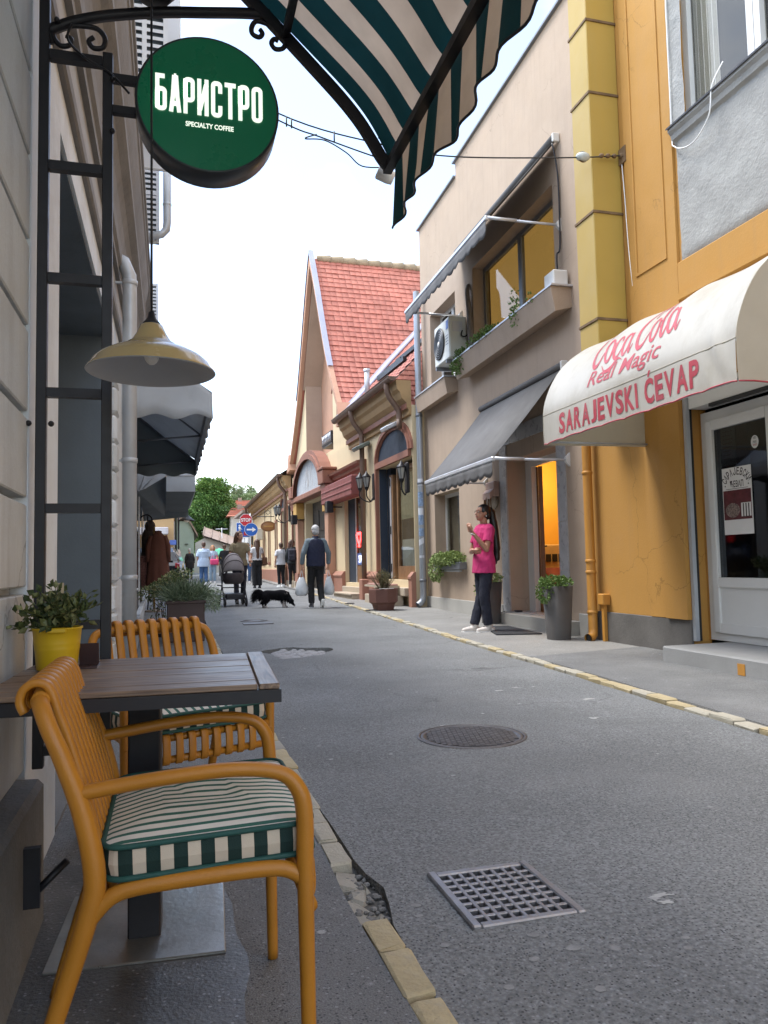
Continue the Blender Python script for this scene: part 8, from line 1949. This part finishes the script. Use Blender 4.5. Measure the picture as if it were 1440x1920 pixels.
# street lamp
lx = AY(350, 1000, 46).x; lz = AY(350, 972, 46).z
t = thing('street_lamp', 'black street lamp with bell shaped hood in front of the green house', 'street lamp', (lx, 46, gz(46)))
m = MB(); m.tube([(lx-.45, 46, gz(46)), (lx-.45, 46, lz+.3)], .05, 8); m.tube(spline([(lx-.45, 46, lz+.2), (lx-.35, 46, lz+.55), (lx-.1, 46, lz+.6), (lx, 46, lz+.35)], 5), .035, 6); m.build('post', M_black, t)
m = MB(); m.lathe([(.05, .35), (.10, .2), (.30, .0), (.46, -.12), (.44, -.14)], 16, (lx, 46, lz), cap0=True); m.build('hood', M_black, t)
m = MB(); m.ell((lx, 46, lz-.10), (.16, .16, .14)); m.build('bulb', mat('opal_bulb', (.7, .7, .7), .3), t)
# sheds with sloping brown roofs behind the people
t = thing('long_shed', 'long pale wall with sloping brown tiled roof behind the walkers', 'building', (4, 66, .5))
pA = AY(366, 1010, 64); pB = AY(405, 1010, 64); pC = AY(450, 1028, 64)
m = MB(); m.prism([(pA.x, 0), (pC.x+2, 0), (pC.x+2, pC.z-.2), (pB.x-.9, pA.z+.05), (pA.x, pA.z-.35)], 1, 64, 64.4); m.build('wall', M_fw, t)
m = MB(); m.add([(pA.x+.6, 63.6, pA.z+.25), (pC.x+2.2, 63.4, pC.z-.75), (pC.x+2.6, 70, pC.z+.25), (pA.x+1.0, 70, pA.z+1.25)], [(0, 1, 2, 3)]); m.add([(pA.x+.6, 63.6, pA.z+.13), (pC.x+2.2, 63.4, pC.z-.87), (pC.x+2.6, 70, pC.z+.13), (pA.x+1.0, 70, pA.z+1.13)], [(3, 2, 1, 0)])
m.build('roof', M_fbr, t)
m = MB()
for i in range(9):
    u = i/8; a = Vector((pA.x+.6, 63.6, pA.z+.27)).lerp(Vector((pC.x+2.2, 63.4, pC.z-.73)), u); b = Vector((pA.x+1.0, 70, pA.z+1.27)).lerp(Vector((pC.x+2.6, 70, pC.z+.27)), u); m.tube([a, b], .05, 4)
m.build('roof_ridges', M_fbr, t, kind='stuff')
m = MB(); m.ell((pA.x+.6, 63.9, pA.z-.9), (.14, .2, .24)); m.build('round_opening', M_dark, t)
m = MB(); c_ = AY(416, 1012, 66); m.tube([(c_.x, 66, c_.z-1.2), (c_.x, 66, c_.z+1.0)], .03, 5); m.tube([(c_.x-.5, 66, c_.z+.9), (c_.x+.5, 66, c_.z+.9)], .025, 5)
for k in range(5): m.tube([(c_.x-.45+.22*k, 65.8, c_.z+.9), (c_.x-.45+.22*k, 66.2, c_.z+.9)], .018, 4)
o = m.build('roof_antenna', M_alul); tag(o, 'thin television antenna on the brown shed roof', 'antenna')
# white gable house by the signs
t = thing('white_house', 'white walled house front behind the road signs at the street end', 'building', (5.2, 52, .5))
q0 = AY(459, 1000, 52).x; q1 = AY(486, 1000, 52).x; zq = AY(470, 962, 52).z
m = MB(); m.box(q0+.2, 52, -.1, q1+4, 58, zq+.0); m.build('wall', mat('bright_render', (.62, .62, .62), .8), t)
m = MB(); m.prism([(q0-.2, zq), (q0-.2, zq+.18), (q1+4, zq+.5), (q1+4, zq)], 1, 51.4, 58.2); m.build('eaves', M_fbr, t)
m = MB(); m.box(q0+.35, 51.9, 1.2, q0+1.1, 51.999, 3.4); f = m.build('window', M_alul, t); m = MB(); m.box(q0+.42, 51.88, 1.3, q0+1.03, 51.899, 3.3); m.build('pane', M_glass, f)
# red roofed houses on the rise
def house(lab, u0, u1, vt, ve, vb, y, wall=M_fw, roofm=M_fr):
    a = AY(u0, ve, y); b = AY(u1, ve, y); tz = AY(u0, vt, y).z; t = thing('red_roofed_house', lab, 'building', ((a.x+b.x)/2, y, 1), W, 'red roofed houses beyond the street')
    m = MB(); m.box(a.x, y, -.2, b.x, y+7, a.z); m.build('wall', wall, t)
    vs = [(a.x-.4, y-.5, a.z-.1), (b.x+.4, y-.5, a.z-.1), (b.x-.3, y+3.5, tz), (a.x+.3, y+3.5, tz), (a.x-.4, y+7.5, a.z-.1), (b.x+.4, y+7.5, a.z-.1)]
    m = MB(); m.add(vs, [(0, 1, 2, 3), (5, 4, 3, 2), (4, 0, 3), (1, 5, 2), (0, 4, 5, 1)]); r_ = m.build('roof', roofm, t)
    m = MB(); n = 9
    for k in range(1, n):
        p = Vector(vs[0]).lerp(Vector(vs[3]), k/n); q = Vector(vs[1]).lerp(Vector(vs[2]), k/n); m.box(p.x, p.y-.10, p.z, q.x, p.y+.05, p.z+.10)
    m.build('tile_courses', roofm, r_, kind='stuff')
    w_ = (b.x-a.x)
    for k in (.25, .65):
        m = MB(); m.box(a.x+w_*k, y-.06, a.z-1.7, a.x+w_*k+.7, y-.001, a.z-.5); f = m.build('window', M_pvc, t); m = MB(); m.box(a.x+w_*k+.06, y-.07, a.z-1.64, a.x+w_*k+.64, y-.061, a.z-.56); m.build('pane', M_dkglass, f)
    m = MB(); cx_ = a.x+w_*.35; m.box(cx_-.2, y+2.4, tz-1, cx_+.2, y+2.8, tz+.25); m.build('chimney', M_fbr, r_)
    return t
house('red roofed house nearest above the road signs', 434, 490, 947, 966, 1000, 70)
house('red roofed house with pale dormer rising behind the nearer red roof', 438, 482, 934, 947, 960, 90)
h_ = house('small house with grey dormer between the tree and the red roofs', 420, 446, 938, 952, 970, 84, M_fw, M_fbr)
# ---- traffic signs
sy = 35.0
def signpost(nm, lab, u, y, top):
    x = AY(u, 1050, y).x; t = thing(nm, lab, 'road sign', (x, y, gz(y)), W); m = MB(); m.tube([(x, y, gz(y)-.05), (x, y, top)], .03, 8); m.build('post', M_zinc, t); return t, x
M_sred = mat('sign_red', (.50, .02, .035), .4, .03, 5); M_sblu = mat('sign_blue_face', (.015, .11, .45), .4, .03, 5); M_swh = mat('sign_white_face', (.78, .78, .78), .4, .03, 5)
c1 = AY(461, 975, sy); c2 = AY(471, 993, sy-.06); c3 = AY(456, 994, sy+.05)
t, x = signpost('stop_sign', 'red octagonal stop sign above a round blue arrow sign on one post', 470, sy+.02, c1.z+.3)
rr = .295
def octo(r, y): return [(c1.x+r*math.cos(R(22.5+45*i)), c1.z+r*math.sin(R(22.5+45*i))) for i in range(8)]
m = MB(); m.prism(octo(rr, 0), 1, sy-.03, sy-.012); bd = m.build('stop_plate', M_swh, t)
m = MB(); m.prism(octo(rr*.93, 0), 1, sy-.036, sy-.0305); m.build('stop_face', M_sred, bd)
m = MB(); put_text(m, fit(textverts('STOP', 1, bold=.035), rr*1.45, rr*.55), lambda a, b, h: (c1.x-rr*.725+a, sy-.039-h, c1.z-rr*.275+b)); m.build('stop_lettering', M_swh, bd)
rr = .30; circ = lambda r, c: [(c.x+r*math.cos(i*.1963), c.z+r*math.sin(i*.1963)) for i in range(32)]
m = MB(); m.prism(circ(rr, c2), 1, sy-.075, sy-.055); bd = m.build('arrow_plate', M_swh, t)
m = MB(); m.prism(circ(rr*.95, c2), 1, sy-.081, sy-.0755); m.build('arrow_face', M_sblu, bd)
m = MB(); m.prism([(c2.x-.20, c2.z-.035), (c2.x+.05, c2.z-.035), (c2.x+.05, c2.z-.11), (c2.x+.21, c2.z), (c2.x+.05, c2.z+.11), (c2.x+.05, c2.z+.035), (c2.x-.20, c2.z+.035)], 1, sy-.086, sy-.0815); m.build('arrow', M_swh, bd)
m = MB(); m.tube([(c1.x, sy-.01, c1.z), (x, sy, c1.z)], .02, 5); m.tube([(c2.x, sy-.05, c2.z), (x, sy, c2.z)], .02, 5); m.build('clamp', M_zinc, t)
t, x = signpost('blue_square_sign', 'square blue pedestrian zone sign with red patch left of the arrow sign', 458, sy+.10, c3.z+.3)
m = MB(); m.box(c3.x-.31, sy+.05, c3.z-.34, c3.x+.31, sy+.068, c3.z+.34); bd = m.build('plate', M_swh, t)
m = MB(); m.box(c3.x-.29, sy+.044, c3.z-.31, c3.x+.29, sy+.0495, c3.z+.32); m.build('blue_face', M_sblu, bd)
m = MB()
def P3(a, b): return (c3.x+a, sy+.0415, c3.z+b)
m.tube([P3(-.16, .2), P3(-.155, .202)], .045, 8, round_cap=True); m.tube([P3(-.16, .15), P3(-.15, -.02)], [.05, .04], 6); m.tube([P3(-.15, -.02), P3(-.08, -.18)], .025, 5); m.tube([P3(-.15, -.02), P3(-.23, -.18)], .025, 5); m.tube([P3(-.16, .12), P3(-.05, .02)], .02, 5)
m.v = [(a, max(b, sy+.040) if b < sy+.0415 else min(b, sy+.0435), c) for a, b, c in m.v]; m.build('walking_figure', M_swh, bd)
m = MB(); m.box(c3.x+.02, sy+.0405, c3.z-.24, c3.x+.2, sy+.0435, c3.z-.08); m.build('red_patch', M_sred, bd)
t = thing('power_box', 'pale grey utility cabinet fixed high beside the road signs', 'cabinet', (AY(487, 1000, 38).x, 38, 2))
a = AY(481, 1012, 38); b = AY(493, 990, 38); m = MB(); m.box(a.x, 38, a.z, b.x, 38.4, b.z, bev=.03); m.build('cabinet', M_fw, t); m = MB(); m.tube([((a.x+b.x)/2, 38.2, gz(38)), ((a.x+b.x)/2, 38.2, a.z)], .04, 6); m.build('post', M_zinc, t)
# ---- parked car (rear, half hidden by clothes and planter)
cxx, cyy = -.42, 27.3; FC = Frame(cxx, cyy, gz(27), R(-4))
M_carp = mat('black_car_paint', (.012, .012, .016), .18, .1, 3, spec=.6, coat=.6); M_tl = mat('tail_light', (.30, .012, .018), .15, .1, 8)
t = thing('parked_car', 'black hatchback with red tail light parked beyond the clothes stand', 'car', (0, 0, 0), FC)
prof_c = [(-2.0, .30), (-2.05, .55), (-2.0, .86), (-1.86, 1.0), (-1.72, 1.30), (-1.45, 1.44), (-.6, 1.48), (.1, 1.42), (.75, 1.05), (1.75, .90), (2.02, .70), (2.05, .35), (1.9, .22), (-1.85, .22)]
n = len(prof_c); lay_ = [(-.86, .93, .0), (-.80, 1.0, 0), (.80, 1.0, 0), (.86, .93, 0)]
vs = []
for (xx, k, _) in lay_:
    for (a, b) in prof_c: vs.append((xx*(1 if b < 1.0 else 1-.26*(b-1.0)/.48), a*k if k < 1 else a, .22+(b-.22)*(k if k < 1 else 1)))
fs = [(j*n+i, j*n+(i+1) % n, (j+1)*n+(i+1) % n, (j+1)*n+i) for j in range(3) for i in range(n)]+[tuple(range(n-1, -1, -1)), tuple(3*n+i for i in range(n))]
m = MB(); m.add(vs, fs, None, False); m.build('body', M_carp, t)
m = MB(); m.add([(-.66, -1.90, 1.02), (.66, -1.90, 1.02), (.60, -1.735, 1.30), (-.60, -1.735, 1.30)], [(0, 1, 2, 3)]); m.add([(-.62, -1.875, 1.0), (.62, -1.875, 1.0), (.62, -1.86, .98), (-.62, -1.86, .98)], [(0, 1, 2, 3)]); m.build('rear_window', M_dkglass, t)
for q in (1, -1):
    m = MB(); m.add([(q*.845, -1.5, 1.03), (q*.845, .5, 1.03), (q*.765, -.0, 1.40), (q*.765, -1.35, 1.40)], [(0, 1, 2, 3)]); m.build('side_window', M_dkglass, t)
    m = MB(); m.prism([(-1.985, .80), (-2.06, .80), (-2.03, .92), (-1.93, .95), (-1.75, .94), (-1.85, .82)], 0, q*.73, q*.868); m.build('tail_light', M_tl, t)
    for yy in (-1.3, 1.25):
        Mx = Matrix.Translation((q*.80, yy, .31)) @ Matrix.Rotation(R(90), 4, 'Y')
        m = MB(); m.lathe([(.18, -.1), (.29, -.1), (.31, -.07), (.31, .07), (.29, .1), (.18, .1)], 20, M=Mx); wh = m.build('wheel', M_tyre, t); m = MB(); m.lathe([(0, .095), (.19, .09), (.19, -.09), (0, -.095)], 14, M=Mx); m.build('rim', M_alul, wh)
m = MB(); m.box(-.78, -2.09, .36, .78, -2.02, .56, bev=.02); m.build('bumper', M_carp, t); m = MB(); m.box(-.26, -2.10, .60, .26, -2.06, .72); m.build('number_plate', M_white, t)
t = dup(t, Frame(cxx-.18, cyy+6.0, gz(33), R(-2)).M, 'silver car parked beyond the black hatchback')
t['label'] = 'silver car parked nose to tail beyond the black hatchback'
for c_ in t.children:
    if c_.name.startswith('body'): c_.data = c_.data.copy(); c_.data.materials[0] = mat('silver_car_paint', (.42, .44, .47), .25, .05, 3, metal=.5, coat=.4)
# kiosk umbrellas
for (u, v, y, c_, lab) in ((411, 1040, 50, (.10, .50, .30), 'green market parasol over the far end of the street'), (412, 1056, 49, (.60, .42, .05), 'yellow market parasol over the far end of the street')):
    p = AY(u, v, y); t = thing('parasol', lab, 'parasol', (p.x, y, gz(y)), W); m = MB(); m.tube([(p.x, y, gz(y)), (p.x, y, p.z+.4)], .03, 6); m.build('pole', M_alul, t)
    m = MB(); m.lathe([(.0, .42), (.3, .30), (.62, .0), (.62, -.12)], 8, (p.x, y, p.z), smooth=False); m.build('canopy', mat('parasol_'+lab.split()[0], c_, .7), t)
# ---- trees
M_bark = mat('bark', (.11, .085, .065), .9, .3, 8, bump=.8, bscale=20)
M_tl_ = [leafm('tree_leaf_mid', (.095, .19, .045), .3), leafm('tree_leaf_dark', (.05, .11, .03), .3), leafm('tree_leaf_light', (.20, .30, .08), .3)]
def tree(nm, lab, x, y, z0, h, w_, n, ls, mats=M_tl_, group=None, dens=1.0, blobs=26):
    t = thing(nm, lab, 'tree', (x, y, z0), W, group); rnd = random.Random(int(x*100+y*7))
    m = MB(); m.tube([(x, y, z0-.3), (x+.05*h*.1, y, z0+h*.2), (x, y, z0+h*.45), (x+.1, y, z0+h*.8)], [h*.035, h*.028, h*.02, h*.006], 10)
    bl = []
    for i in range(blobs):
        a = rnd.uniform(0, 6.283); v = rnd.random()**.8; zz = z0+h*(.34+.60*v); rad = w_*.5*math.sin(math.pi*(.22+.72*v))**.7*rnd.uniform(.35, .95)
        c = Vector((x+rad*math.cos(a), y+rad*math.sin(a), zz)); bl.append((c, w_*rnd.uniform(.11, .20)))
        m.tube([(x, y, z0+h*(.22+.4*v)), Vector((x, y, z0+h*(.28+.45*v))).lerp(c, .5), c], [h*.012, h*.007, h*.003], 5, cap=False)
    m.build('trunk', M_bark, t)
    m = MB()
    for c, r in bl:
        base = rnd.choice((0, 0, 1, 2))
        for k in range(int(n/blobs)):
            d = Vector((rnd.gauss(0, 1), rnd.gauss(0, 1), rnd.gauss(0, 1))).normalized(); p = c+Vector((d.x, d.y, d.z*.8))*r*rnd.uniform(.55, 1.12)
            m.mi = base if rnd.random() < .6 else rnd.choice((0, 1, 2)); leafmesh(m, p, d+Vector((rnd.uniform(-.7, .7), rnd.uniform(-.7, .7), rnd.uniform(-.9, .4))), Vector((rnd.uniform(-.6, .6), rnd.uniform(-.6, .6), 1)), ls*rnd.uniform(.7, 1.3), ls*.62)
    m.build('crown', mats, t, fix=False)
p0 = AY(396, 950, 74)
tree('leafy_tree', 'big dense green tree standing alone at the end of the street', p0.x, 74, .6, AY(396, 897, 74).z-.6, 5.4, 26000, .26, blobs=46)
p0 = AY(372, 985, 82); tree('leafy_tree', 'dark lower tree at the left foot of the big green tree', p0.x, 84, .6, AY(372, 940, 84).z-.6, 4.2, 9000, .26)
M_far = [leafm('far_leaf', (.25, .31, .16), .25), leafm('far_leaf_dark', (.17, .24, .11), .25), leafm('far_leaf_light', (.38, .40, .24), .25)]
for (u, vt, y, w_, lab) in ((440, 906, 130, 5, 'pale thin topped tree on the hill behind the big green tree'), (458, 908, 135, 6, 'pale tree on the hill above the red roofs'), (474, 922, 128, 5.5, 'low olive tree on the hill right of the red roofs')):
    p = AY(u, 960, y); tree('hill_tree', lab, p.x, y, 2.0, AY(u, vt, y).z-2, w_, 5200, .42, M_far, 'trees on the hill', blobs=22)
def hill(u, v):
    x = -80+200*u; y = 100+160*v; return (x, y, .4+11*math.sin(min(1, v*1.6)*math.pi/2)*(.75+.25*math.sin(u*9)))
m = MB(); m.grid(hill, 40, 16); struct(m.build('hill', mat('hill_green', (.12, .16, .07), .95, .5, .12)))
p = AY(330, 1000, 60)
# closing hedge and low wall so the street ends in things, not in bare ground
t = thing('stone_wall', 'low weathered stone wall closing the end of the street', 'wall', (3, 61, .5))
m = MB(); m.box(pA.x-3, 62.5, 0, pC.x+4, 62.9, AY(400, 1042, 62.5).z); m.build('wall', M_fw, t)
